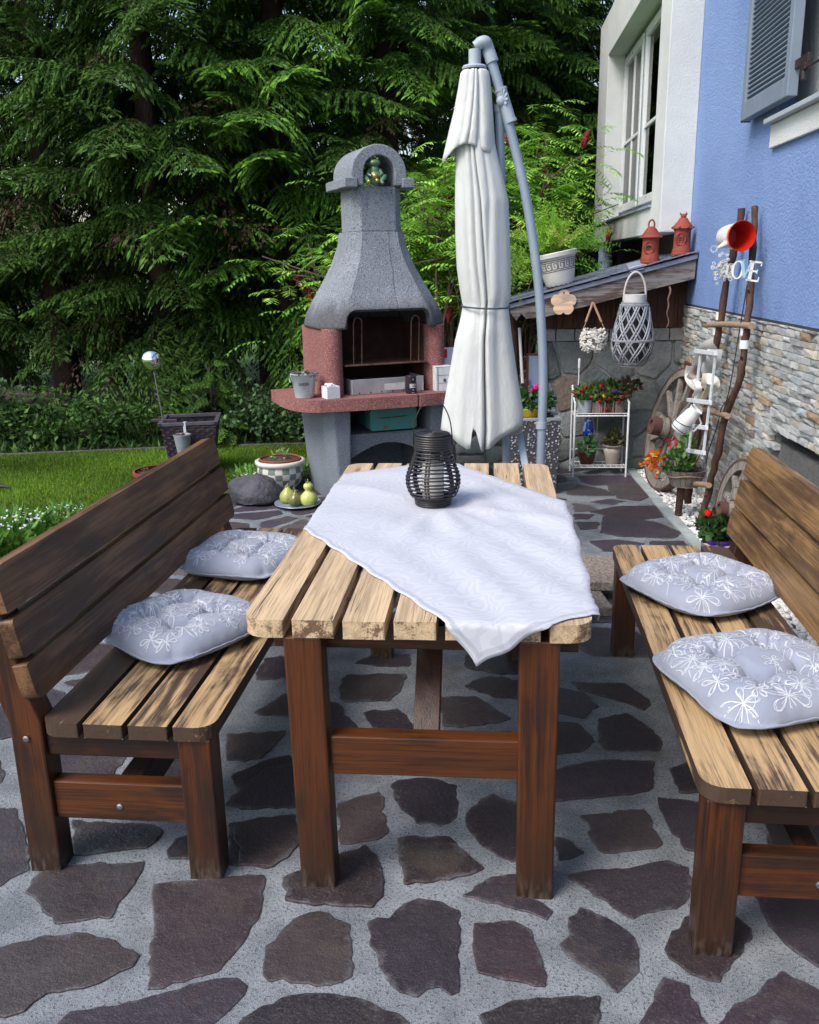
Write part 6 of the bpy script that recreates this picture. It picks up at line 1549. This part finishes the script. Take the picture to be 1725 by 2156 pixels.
# geranium in purple pot
c=pz(1512,1176,0); o=thing('purple_geranium_pot','purple pot with red geranium set in a grey woven basket beside the right bench','flowerpot',(c.x,c.y,-.01))
m=MB()
for r_ in range(4):
    for k in range(15):
        a=2*PI*(k+.5*(r_%2))/15; m.box(-.0165,.0165,-.006,.006,.018*r_*1.3+.002,.018*r_*1.3+.022,0,(.24+.08*rnd.random(),.22,.22),M=Matrix.Rotation(a,4,'Z')@T(0,-.085,0))
m.build('basket',[attrmat('rattan',.7,.4,90,.2,30)],o,bevel=.003)
m=MB(); m.tube([(.088*cos(a),.088*sin(a),.10+.003*sin(9*a)) for a in np.linspace(0,2*PI,40)[:-1]],.006,6,0,(.4,.34,.3),closed=True); m.build('basket_rim',[attrmat('rattan',.7,.4,90,.2,30)],o,smooth=60)
potlathe(o,[(.0,.0),(.06,.0),(.078,.115),(.083,.118),(.083,.13),(.076,.13)],plain('purple_plastic',(.14,.03,.42),(.11,.02,.36),6,.4,spec=.5),.118,.075)
leafcloud(o,'foliage',(0,0,.19),(.125,.11,.07),420,.045,.018,[(.04,.10,.03),(.06,.15,.04),(.03,.07,.02)],93)
m=MB(); m.tube([(-.06,-.03,.13),(-.08,-.05,.26)],.0025,5); m.build('stalk',[plain('stalk_green',(.12,.22,.06))],o)
bloom(o,'blossom',(-.08,-.05,.275),.035,(.62,.01,.01),94,46,.024)
# ================================================================ left side
RT=plain('dark_rattan',(.045,.028,.05),(.03,.018,.032),20,.45,spec=.5)
o=thing('rattan_planter','tall dark purple-brown woven planter standing on the lawn edge','planter',(-2.41,6.75,0),R(14))
m=MB(); w0,w1,H_=.155,.215,.42
def wside(t_): return w0+(w1-w0)*t_
rows_=17
for s_ in range(4):
    M=RZ(90*s_)
    for r_ in range(rows_):
        z0=.03+H_*(r_/rows_)*.9; z1=z0+.019; nseg=11
        for k in range(nseg):
            w_=wside(z0/H_); xa=-w_+2*w_*k/nseg; xb=-w_+2*w_*(k+1)/nseg; bul=.006 if (k+r_)%2 else -.003; xm=(xa+xb)/2
            m.add([(xa,-w_,z0),(xm,-w_-bul,z0),(xb,-w_,z0),(xb,-w_,z1),(xm,-w_-bul,z1),(xa,-w_,z1)],[(0,1,4,5),(1,2,3,4)],M=M)
m.build('woven_body',[RT],o)
m=MB()
for s_ in range(4): m.box(-w1-.012,w1+.012,-w1-.012,-w1+.022,H_-.022,H_+.004 +.001*(s_%2),M=RZ(90*s_))
m.build('rim',[plain('rattan_rim',(.10,.09,.12),(.07,.06,.09),15,.4)],o,bevel=.003)
m=MB(); m.box(-w1+.02,w1-.02,-w1+.02,w1-.02,.34,.345); m.build('soil',[SOIL],o)
p=MAT[o.name]@Vector((-.03,-w1-.02,H_))
b_=thing('hanging_zinc_cup','small grey metal bucket of dry leaves hooked on the woven planter','bucket',(p.x,p.y-.055,p.z-.22))
m=MB(); m.lathe([(.0,0),(.045,0),(.066,.14),(.069,.142),(.066,.145),(.06,.14),(.042,.01)],26,cap0=False,cap1=False); m.build('body',[plain('zinc_mid',(.30,.33,.37),(.22,.25,.29),8,.5,metal=.3)],b_,smooth=45)
m=MB(); m.bar((0,.064,.13),(.0,.064,.228),.02,.003,up=(0,1,0)); m.bar((0,.064,.226),(0,.095,.226),.02,.003); m.build('hook',[plain('zinc_mid')] if 0 else [ZINC],b_)
succulent(b_,0,0,.125,.055,60,8,[(.14,.07,.05),(.2,.12,.09),(.08,.05,.04)],'dry_leaves',.03)
q=py(344,898,6.62); bt=pz(352,1000,0)
o=thing('mirror_ball_stake','mirrored garden ball on a thin steel rod rising from the woven planter','garden ball',(q.x,6.62,.36))
tp=py(320,757,6.60)-Vector((q.x,6.62,.36))
m=MB(); m.ball(tp,.078,32); m.build('ball',[plain('mirror_steel',(.92,.92,.93),(.9,.9,.91),3,.02,metal=1)],o,smooth=80)
m=MB(); m.tube([(.01,0,-.02),tp*.82],.0055,8); m.build('rod',[plain('rod_steel',(.5,.5,.52),(.4,.4,.42),8,.3,metal=.9)],o,smooth=60)
m=MB(); m.box(-.09,.12,-.02,.03,.055,.075); m.build('clamp',[RT],o,bevel=.003)
# orange bowl
c=pz(318,1006,.1); o=thing('terracotta_bowl','wide orange terracotta bowl behind the backrest of the left bench','flowerpot',(c.x+.06,c.y,0))
potlathe(o,[(.0,0),(.12,0),(.17,.13),(.18,.135),(.18,.16),(.165,.16)],TERRA,.135,.162); succulent(o,0,0,.14,.14,60,11,[(.12,.06,.04),(.2,.12,.1),(.1,.1,.04)],'dry_plant',.03)
# boulder
import mathutils.noise as mn
c=pz(528,1070,0); m=MB(); m.ball((0,0,0),1,56)
V_=[]
for p in m.v:
    q=Vector(p); k=1+.16*mn.noise(q*1.3+Vector((3,1,0)))+.07*mn.noise(q*3.1)+.035*mn.noise(q*8); q=Vector((q.x*.185*k,q.y*.15*k,max(-.04,q.z*.125*k+.02*q.x*(-1)))); V_.append(tuple(q))
m.v=V_; o=m.build('boulder',[plain('boulder_rock',(.045,.043,.056),(.10,.095,.115),5,.8,1.,28,bd=.02)],None,smooth=80); o.location=(c.x-.0,c.y+.16,.06); tag(o,'dark grey rounded boulder behind the end of the left bench','boulder')
# chequered pot
c=pz(583,1042,0)
o=thing('chequered_pot','big round pot with green and cream chequers holding a terracotta bowl of soil','planter',(c.x,c.y+.15,0))
pf=[(.0,0),(.10,0),(.105,.01),(.14,.055),(.163,.11),(.168,.15),(.160,.19)]
def pfr(z):
    pts=pf[1:]
    for (ra,a),(rb,b) in zip(pts,pts[1:]):
        if a<=z<=b and b>a: return ra+(rb-ra)*(z-a)/(b-a)
    return .16
m=MB(); NC=20; zs=[.012,.056,.10,.144,.188]
for j in range(4):
    for k in range(NC):
        a0=2*PI*k/NC;a1=2*PI*(k+1)/NC; n=3
        for i in range(n):
            za=zs[j]+(zs[j+1]-zs[j])*i/n; zb2=zs[j]+(zs[j+1]-zs[j])*(i+1)/n; am=(a0+a1)/2
            for (b0,b1) in((a0,am),(am,a1)): m.add([(pfr(za)*cos(b0),pfr(za)*sin(b0),za),(pfr(za)*cos(b1),pfr(za)*sin(b1),za),(pfr(zb2)*cos(b1),pfr(zb2)*sin(b1),zb2),(pfr(zb2)*cos(b0),pfr(zb2)*sin(b0),zb2)],[(0,1,2,3)],(j+k)%2)
CRM=plain('cream_glaze',(.62,.60,.54),(.54,.52,.46),9,.35,spec=.5); GRN=plain('sage_glaze',(.17,.22,.20),(.12,.16,.15),9,.35,spec=.5)
m.lathe([(0,.0),(.10,0),(.102,.012)],40,0,cap0=False,cap1=False); m.build('chequered_body',[CRM,GRN],o,smooth=50,merge=True)
m=MB(); m.lathe([(.158,.186),(.172,.192),(.180,.205),(.178,.222),(.165,.228),(.152,.222),(.15,.19)],40,cap0=False,cap1=False); m.build('rim',[CRM],o,smooth=60)
m=MB(); m.lathe([(.10,.12),(.142,.21),(.148,.235),(.142,.24),(.135,.232)],36,cap1=False,cap0=False); m.build('terracotta_liner',[TERRA],o,smooth=50)
m=MB(); m.lathe([(.137,.225),(.06,.233),(0,.235)],24,cap0=False,cap1=False); m.build('soil',[SOIL],o)
leafcloud(o,'seedlings',(.0,0,.255),(.06,.05,.03),46,.045,.006,[(.20,.35,.10),(.28,.42,.15)],95)
# plate with ceramic gourds
c=pz(628,1066,0); PLC=c.copy(); PLC.x+=.0
o=thing('glazed_plate','blue-grey round plate on the paving by the barbecue foot','plate',(c.x,c.y,.006))
m=MB(); m.lathe([(.0,.003),(.10,.004),(.150,.016),(.158,.022),(.155,.026),(.10,.012),(0,.010)],40,cap0=False,cap1=False,fn=lambda a,z:1+.012*cos(8*a)); m.build('plate',[plain('plate_glaze',(.26,.29,.36),(.18,.2,.26),7,.3,spec=.5)],o,smooth=60)
def gourd(x,y,s,label,col,col2,neck):
    o=thing('ceramic_gourd',label,'gourd',(PLC.x+x,PLC.y+y,.017),R(rnd.uniform(0,360)),'ceramic gourds on the plate')
    pr=[(.0,0),(.030,.001),(.046,.018),(.050,.04),(.043,.062),(.028,.078),(.018,.088)]
    if neck: pr+=[(.022,.098),(.028,.110),(.025,.124),(.012,.133),(0,.136)]
    else: pr+=[(.012,.097),(.006,.102),(0,.103)]
    m=MB(); m.lathe([(r*s,z*s) for r,z in pr],30,cap0=False,cap1=False,fn=lambda a,z:1+.02*cos(6*a)); m.build('body',[plain('gourd_'+('a' if neck else 'b')+str(int(col[0]*100)),col,col2,10,.25,spec=.6)],o,smooth=70)
    z=pr[-1][1]*s; m=MB(); m.tube([(0,0,z-.004),(.003,0,z+.012),(.010,.004,z+.022)],[.006*s,.004*s,.003*s],7)
    for k in range(4): a=k*1.57; m.add([(0,0,z+.002),(.016*cos(a-.4),.016*sin(a-.4),z+.004),(.028*cos(a),.028*sin(a),z-.002),(.016*cos(a+.4),.016*sin(a+.4),z+.004)],[(0,1,2,3)])
    m.build('stem',[plain('gourd_stem',(.30,.30,.10),(.2,.2,.07),20,.6)],o,smooth=60)
gourd(-.075,.03,1.12,'yellow-green ceramic gourd at the left on the plate',(.40,.42,.10),(.30,.33,.08),False)
gourd(-.005,-.045,1.0,'dark olive ceramic gourd in the middle of the plate',(.16,.16,.04),(.10,.10,.03),False)
gourd(.085,-.04,1.18,'bright lime ceramic gourd with a waist, right end of the plate',(.52,.56,.16),(.42,.46,.12),True)
# white candytuft and leafy perennials at the lawn edge
def candytuft(label,cs,seed):
    c0=cs[0]; o=thing('candytuft',label,'flowers',(c0[0],c0[1],0),0,'white flowering plants edging the lawn')
    for i,(x,y,r,h) in enumerate(cs):
        leafcloud(o,'foliage',(x-c0[0],y-c0[1],h*.45),(r,r,h*.5),int(380*r/.2),.09,.014,[(.16,.33,.05),(.10,.24,.04),(.22,.40,.08)],seed+i,up=.9)
        g=np.random.default_rng(seed+50+i); n=int(300*r/.2); a=g.uniform(0,6.28,n); d=r*np.sqrt(g.random(n)); k=np.floor(g.random(n)*7)
        P=np.stack([x-c0[0]+d*np.cos(a),y-c0[1]+d*np.sin(a),h*(.85+.25*np.cos(d/r*1.3))+g.normal(size=n)*.012],1)
        t1=unit(g.normal(size=(n,3))*np.array([1,1,.3])); quads_obj('white_blossoms',blades(P,t1,.018,.007,np.tile([0,0,1.],(n,1))+g.normal(size=(n,3))*.4),np.full((n,3),.78)*(.8+.25*g.random((n,1))),PETAL,o)
candytuft('leafy white-flowering clump on the lawn edge, left behind the bench',[(-2.80,4.72,.17,.18),(-2.62,4.98,.12,.15),(-2.92,4.45,.13,.13)],200)
candytuft('low white-flowering clump beside the chequered pot',[(-1.80,6.25,.13,.10),(-1.55,6.42,.12,.10)],230)
candytuft('low white-flowering clump at the foot of the barbecue',[(-1.30,6.42,.10,.12)],250)
o=MB(); o.tube([(-.3,0,.03),(.0,0,.045),(.06,.0,.035)],[.018,.016,.006],8); o=o.build('garden_hose_end',[plain('hose_black',(.03,.035,.04))],None,smooth=60); c=pz(6,1028,.03); o.location=(c.x,c.y,0); tag(o,'dark pipe end lying on the lawn at the left edge','pipe')
# ================================================================ spruces and shrubs
def branch_template(seed):
    g=np.random.default_rng(seed); B=[];D=[];Lw=[];Wd=[];Tip=[]
    def axis(t): return np.array([t,0.,.16*t-.40*t*t])
    ax=[axis(t) for t in np.linspace(0,1,24)]
    for i in range(23):      # bare stem shows near the trunk
        B.append(ax[i]);D.append(ax[i+1]-ax[i]);Lw.append(np.linalg.norm(ax[i+1]-ax[i])*1.1);Wd.append(.007*(1.3-i/23));Tip.append(-1)
    t=.16
    while t<1.0:
        for sg in(-1,1):
            ang=R(g.uniform(42,66))*sg; l=(.44*(1-t)**.75+.05)*g.uniform(.75,1.15)*(.5+.5*min(1,t/.35))
            d=np.array([cos(ang),sin(ang),-.22-.35*g.random()]); d/=np.linalg.norm(d); p=axis(t); k=max(2,int(l/.026)); 
            for j in range(k):
                q=p+d*(l/k); f=(j+1)/k
                B.append(p);D.append(q-p);Lw.append(l/k*1.5);Wd.append(.011);Tip.append(.15+.3*f)
                for s2 in(-1,1):
                    if g.random()<.12: continue
                    a2=R(g.uniform(35,60))*s2; c_,s_=cos(a2),sin(a2); dd=np.array([d[0]*c_-d[1]*s_,d[0]*s_+d[1]*c_,d[2]-.15-.35*g.random()]); dd/=np.linalg.norm(dd)
                    B.append(q);D.append(dd);Lw.append(g.uniform(.028,.052)*(1.15-.35*f));Wd.append(g.uniform(.0042,.0066));Tip.append((.15+.55*f)*g.uniform(.6,1.2))
                p=q; d=d+np.array([0,0,-.05]); d/=np.linalg.norm(d)
            B.append(p);D.append(d);Lw.append(.07);Wd.append(.010);Tip.append(1.)
        t+=.032
    for k in range(5): 
        a=(k-2)*.4; B.append(axis(1.));D.append(np.array([cos(a),sin(a),-.5]));Lw.append(.08);Wd.append(.011);Tip.append(1.)
    return [np.array(x,float) for x in(B,D,Lw,Wd,Tip)]
TPL=[branch_template(s) for s in(1,2,3,4)]
DARKG=np.array((.042,.092,.016)); LIME=np.array((.17,.38,.04)); TWIG=np.array((.040,.021,.015))
def spruce_crown(seed,H,R0,zlow,fresh=.5,dens=1.,zvis=5.5,dead=.18,hue=1.):
    g=np.random.default_rng(seed); QS=[];CS=[]
    z=zlow
    while z<H-.3:
        vis=z<zvis; n=int((g.integers(6,9) if vis else g.integers(4,6))*dens); a0=g.uniform(0,6.28)
        L0=R0*(1-(z/H))**.62*(.75+.25*min(1,(z-zlow)/1.2+.6))
        for k in range(n):
            a=a0+2*PI*k/n+g.normal()*.22; L=L0*g.uniform(.5,1.05); B,D,Lw,Wd,Tip=TPL[g.integers(4)]
            pit=g.uniform(-.34,.32)-(.15 if z<1.5 else 0); zz=z+g.normal()*.1
            keepf=1. if vis else .35
            sel=(g.random(len(B))<keepf*.96)|(Tip<0)
            isdead=g.random()<dead
            if isdead: sel=(Tip<0)|(g.random(len(B))<.12)
            b=B[sel]*L; d=D[sel]; d=d/(np.linalg.norm(d,axis=1)[:,None]+1e-9); lw=Lw[sel]*L*(1 if vis else 1.6); wd=Wd[sel]*L*(1 if vis else 1.8); tp=Tip[sel]
            lw=np.where(tp>0,np.clip(lw,.025,.10),lw); wd=np.clip(wd,.004,.013)
            roll=g.uniform(-.5,.5); cr,sr=cos(roll),sin(roll); Rr=np.array([[1,0,0],[0,cr,-sr],[0,sr,cr]])
            cp,sp=cos(pit),sin(pit); Rp=np.array([[cp,0,-sp],[0,1,0],[sp,0,cp]]); ca,sa=cos(a),sin(a); Rz_=np.array([[ca,-sa,0],[sa,ca,0],[0,0,1]])
            Mx=Rz_@Rp@Rr; b=b@Mx.T+np.array([.05*ca,.05*sa,zz]); d=d@Mx.T
            nr=g.normal(size=b.shape)*.55+np.array([0,0,1.]); 
            QS.append(blades(b,d,lw,wd,nr))
            fr=fresh*g.uniform(.25,1.5); m_=np.clip(tp,0,1)[:,None]*fr; m_=np.clip(m_,0,1)
            c=(DARKG*hue*g.uniform(.7,1.35))*(1-m_)+LIME*hue*m_; c=c*(.7+.6*g.random((len(b),1)))
            c=np.where(tp[:,None]<0,TWIG*g.uniform(.6,1.5),c)
            if isdead: c=np.tile(TWIG*g.uniform(.8,2.2),(len(b),1))
            CS.append(c)
        z+=.19 if vis else .5
    return np.concatenate(QS),np.concatenate(CS)
BARK=plain('spruce_bark',(.030,.017,.014),(.05,.03,.025),9,.95,.9,30,bd=.03,stretch=(1,1,.3))
def make_spruce(label,seed,H,R0,zlow,loc,**k):
    o=thing('spruce_tree',label,'spruce',loc,rnd.uniform(0,6.28),'spruces behind the lawn')
    Q,C=spruce_crown(seed,H,R0,zlow,**k); quads_obj('crown',Q,C,NEED,o)
    m=MB(); m.tube([(.02*sin(i),.02*cos(i*1.3),H*i/8) for i in range(9)],[.14*(1-i/9.5)+.01 for i in range(9)],9); m.build('trunk',[BARK],o,smooth=60)
    return o
S=[]
fr=[(-6.1,9.3),(-4.75,9.5),(-3.45,9.15),(-2.25,9.6),(-1.15,9.85),(-.25,11.6),(2.3,13.6)]
lab=['spruce with drooping boughs at the far left edge of the photo','dark spruce with bare lower trunk, second from the left','spruce behind the mirror ball with low sweeping boughs','spruce left of the barbecue with bright fresh tips','spruce rising behind the barbecue chimney','tall spruce straight behind the closed parasol','spruce nearest the house behind the curved pole']
fresh=[.28,.25,.35,.75,.7,.5,.45]; zl=[.75,1.35,1.05,1.0,1.2,1.3,1.4]; dn=[.85,.8,.95,1.1,1.05,1,1]; hu=[.72,.66,.80,1.0,1.0,.75,.65]
for i,(x,y) in enumerate(fr):
    S.append(make_spruce(lab[i],100+i,rnd.uniform(9,11.5),1.75 if i not in(2,3) else 1.95,zl[i],(x,y,0),fresh=fresh[i],dens=dn[i],hue=hu[i]))
# second and third rows share the crowns of the first
row2=[(-7.0,12.2,0,'back-row spruce at the left margin'),(-5.3,12.0,2,'back-row spruce seen between the two left spruces'),(-3.2,12.4,4,'back-row spruce above the mirror ball'),(-1.5,12.3,1,'back-row spruce above the barbecue hood'),(.3,12.8,3,'back-row spruce above the parasol top'),(.9,13.6,5,'back-row spruce beside the window surround'),(-3.9,15.2,5,'farthest spruce behind the mirror ball spruce'),(.9,15.6,2,'farthest spruce behind the parasol')]
for x,y,k,l in row2:
    d=dup(S[k],(x,y,0),rnd.uniform(0,6.28),l)
# far bright clearing behind the trunks
# ---- broadleaf hedge shrubs in front of the spruces
def shrub(label,x,y,rx,rz,n,seed,cols,l=.06,wd=.02,name='leafy_shrub'):
    o=thing(name,label,'shrub',(x,y,0),0,'low shrubs under the spruces')
    g=np.random.default_rng(seed); nb=9; Q=[];C=[]
    m=MB()
    for k in range(nb):
        a=g.uniform(0,6.28); e=g.random()**.6; tip=np.array([rx*e*cos(a),rx*.7*e*sin(a),rz*g.uniform(.45,1.05)]); m.tube([(0,0,0),tuple(tip*np.array([.5,.5,.6])),tuple(tip)],[.009,.006,.003],5)
        for _ in range(3):
            c=tip*g.uniform(.35,1.05)+g.normal(size=3)*np.array([.05,.05,.04]); c[2]=max(c[2],.06); r=g.uniform(.08,.17); nn=int(n/(nb*3)); d=unit(g.normal(size=(nn,3))); P=c+d*r*g.random((nn,1))**.4*np.array([1.2,1,.7])
            P[:,2]=np.abs(P[:,2]); nd=unit(d+g.normal(size=(nn,3))*.6); Q.append(blades(P,nd,l*(.6+.8*g.random(nn)),wd*(.7+.6*g.random(nn)),unit(g.normal(size=(nn,3))*.6+np.array([0,0,1.]))))
            C.append(np.array(cols)[g.integers(0,len(cols),nn)]*(.6+.8*g.random((nn,1))))
    m.build('stems',[BARK],o,smooth=60); quads_obj('foliage',np.concatenate(Q),np.concatenate(C),LEAF,o); return o
GR=[(.04,.10,.02),(.07,.15,.03),(.10,.20,.05),(.03,.06,.018)]; YG=[(.10,.20,.03),(.07,.15,.03),(.15,.27,.05)]; GG=[(.07,.14,.05),(.11,.20,.09),(.045,.09,.035)]
for i,(x,y,rx,rz,n,cl,lb) in enumerate([(-4.75,8.0,.5,.75,2600,GG,'ivy-like shrub at the far left under the spruces'),(-4.15,8.05,.4,.62,2000,GR,'dense shrub at the left just above the lawn'),(-3.6,8.2,.4,.50,1700,GR,'shrub left of the mirror ball rod'),(-3.1,8.4,.38,.45,1500,YG,'yellow-green shrub directly behind the woven planter'),(-2.15,8.35,.30,.52,1500,GG,'pale-leaved shrub between the woven planter and the barbecue'),(-1.75,8.45,.28,.42,1200,GG,'small pale shrub just left of the barbecue pillar'),(-5.5,8.3,.5,.8,1800,GR,'shrub beyond the left edge of the lawn')]):
    shrub(lb,x,y-.42,rx,rz*.85,int(n*.7),300+i,cl,l=.05,wd=.017)
# small rounded spruce bush
o=thing('young_spruce','small rounded young spruce behind the woven planter','shrub',(-2.62,7.95,0),0)
Q,C=spruce_crown(77,1.0,.42,.05,fresh=.5,dens=1.4,dead=0); C=C*.9; quads_obj('crown',Q,C,NEED,o); m=MB(); m.tube([(0,0,0),(0,0,.7)],[.02,.008],6); m.build('trunk',[BARK],o)
# low ground cover and fallen twigs
g_=np.random.default_rng(17); n=9000; P=np.stack([g_.uniform(-6,-1.2,n),7.28+g_.random(n)**1.5*2.6,np.zeros(n)],1); ok=P[:,1]>np.interp(P[:,0],[-9,-4.3,-3.,-1.7,-1.2],[7.48,7.33,7.65,7.88,7.4]); P=P[ok]; n=len(P)
q=quads_obj('ground_cover',blades(P,unit(g_.normal(size=(n,3))*.6+np.array([0,0,.8])),.05+.08*g_.random(n),.008+.008*g_.random(n)),np.array(GR)[g_.integers(0,4,n)]*(.5+.8*g_.random((n,1))),LEAF); q['kind']='stuff'
# ---- sumacs behind barbecue and parasol
def sumac(label,x,y,zmax,spread,seed,nl,bare=.45):
    o=thing('sumac_shrub',label,'shrub',(x,y,0),0,'sumac shrubs behind the barbecue and parasol'); g=np.random.default_rng(seed); m=MB(); Q=[];C=[]; tips=[]
    ST_=plain('sumac_stem',(.17,.11,.10),(.10,.06,.055),12,.8,.3,50)
    for k in range(11):
        a=g.uniform(0,6.28); e=g.uniform(.25,1.); t1=np.array([spread*e*cos(a),spread*.6*e*sin(a),zmax*g.uniform(.72,1.0)]); mid=t1*np.array([.35,.35,.5])+g.normal(size=3)*.08
        m.tube(smooth_path([(0,0,0),tuple(mid),tuple(t1)],4),[.022,.021,.02,.018,.016,.014,.012,.010,.008],6); tips.append(t1)
        for _ in range(3):
            f=g.uniform(.4,.9); b=mid+(t1-mid)*f; t2=b+np.array([g.normal()*.35,g.normal()*.2,g.uniform(.05,.35)]); m.tube([tuple(b),tuple((b+t2)/2+g.normal(size=3)*.03),tuple(t2)],[.009,.007,.005],5); tips.append(t2)
    m.build('stems',[ST_],o,smooth=60)
    per=max(3,nl//len(tips))
    for tp in tips:
        for _ in range(per):
            st=tp*1.0+g.normal(size=3)*np.array([.13,.13,.17])+np.array([0,0,-.08]); a=g.uniform(0,6.28); d=np.array([cos(a),sin(a),g.uniform(.0,.7)]); d/=np.linalg.norm(d); L=g.uniform(.22,.38); k=9; p=st; col=np.array([(.26,.52,.06),(.34,.60,.09),(.18,.40,.05)][g.integers(3)])*g.uniform(.7,1.2)
            s=np.cross(d,[0,0,1.]); s/=np.linalg.norm(s)+1e-9
            for j in range(k):
                q=p+d*L/k; Q.append([p,p+s*.003,q+s*.003,q]); C.append(col*.8)
                for sg in(-1,1):
                    dd=s*sg*.85+d*.45+np.array([0,0,-.25])+g.normal(size=3)*.1; dd/=np.linalg.norm(dd); ll=.085*(1-.45*abs(j/k-.4))*g.uniform(.8,1.2); w_=np.cross(dd,[0,0,1.]); w_/=np.linalg.norm(w_)+1e-9
                    Q.append([q,q+dd*ll*.4+w_*.0105,q+dd*ll,q+dd*ll*.4-w_*.0105]); C.append(col*g.uniform(.75,1.25))
                p=q; d=d+np.array([0,0,-.11]); d/=np.linalg.norm(d)
    quads_obj('foliage',np.array(Q),np.array(C),LEAF,o)
    for i in range(5):
        tp=tips[g.integers(len(tips))]+g.normal(size=3)*.06+np.array([0,-.08,.06]); m=MB(); m.ball((0,0,0),.026,8,sc=(1,1,3.0)); 
        for _ in range(14): q=g.normal(size=3)*np.array([.014,.014,.04]); m.ball(tuple(q),.011,6)
        f=m.build('fruit_cone',[plain('sumac_red',(.22,.015,.02),(.12,.01,.012),30,.9,.6,90)],o,smooth=60); f.location=tp; f.rotation_euler=(g.normal()*.3,g.normal()*.3,0)
sumac('sumac between the barbecue hood and the parasol canopy',-.40,7.75,2.45,.55,401,420)
sumac('sumac left of the barbecue hood, only its right side leafy',-1.15,7.7,1.75,.42,402,210)
sumac('sumac behind the curved parasol pole',.12,8.3,2.55,.42,403,420)
sumac('sumac beside the window surround, right of the parasol',.28,9.0,2.7,.32,404,380)
sumac('low sumac behind the hood shoulder and canopy waist',-.05,7.9,1.75,.4,405,230)
# tangle of bare twigs
o=thing('bare_twig_bush','leafless tangle of pale twigs between barbecue and parasol','shrub',(-.15,7.5,0)); m=MB(); g=np.random.default_rng(5)
for k in range(46):
    a=g.uniform(0,6.28); p=np.array([0,0,.2])+g.normal(size=3)*.08; d=np.array([cos(a)*.9,sin(a)*.4,g.uniform(.5,1.3)]); d/=np.linalg.norm(d); pts=[tuple(p)]
    for j in range(7): p=p+d*g.uniform(.12,.22); d=d+g.normal(size=3)*.18; d/=np.linalg.norm(d); pts.append(tuple(p))
    m.tube(pts,[.007*(1-j/9) for j in range(8)],5)
m.build('twigs',[plain('pale_twig',(.24,.19,.18),(.13,.09,.085),14,.85)],o,smooth=60)
# dead trunk beside the lean-to
o=MB(); a=py(1087,690,6.95); o.tube([(a.x+.02,6.95,0),(a.x,6.95,.6),(a.x-.01,6.97,1.15)],[.035,.03,.028],8); o=o.build('dead_stem',[BARK],None,smooth=60); tag(o,'brown bare stem rising between canopy and lean-to eave','tree stem')
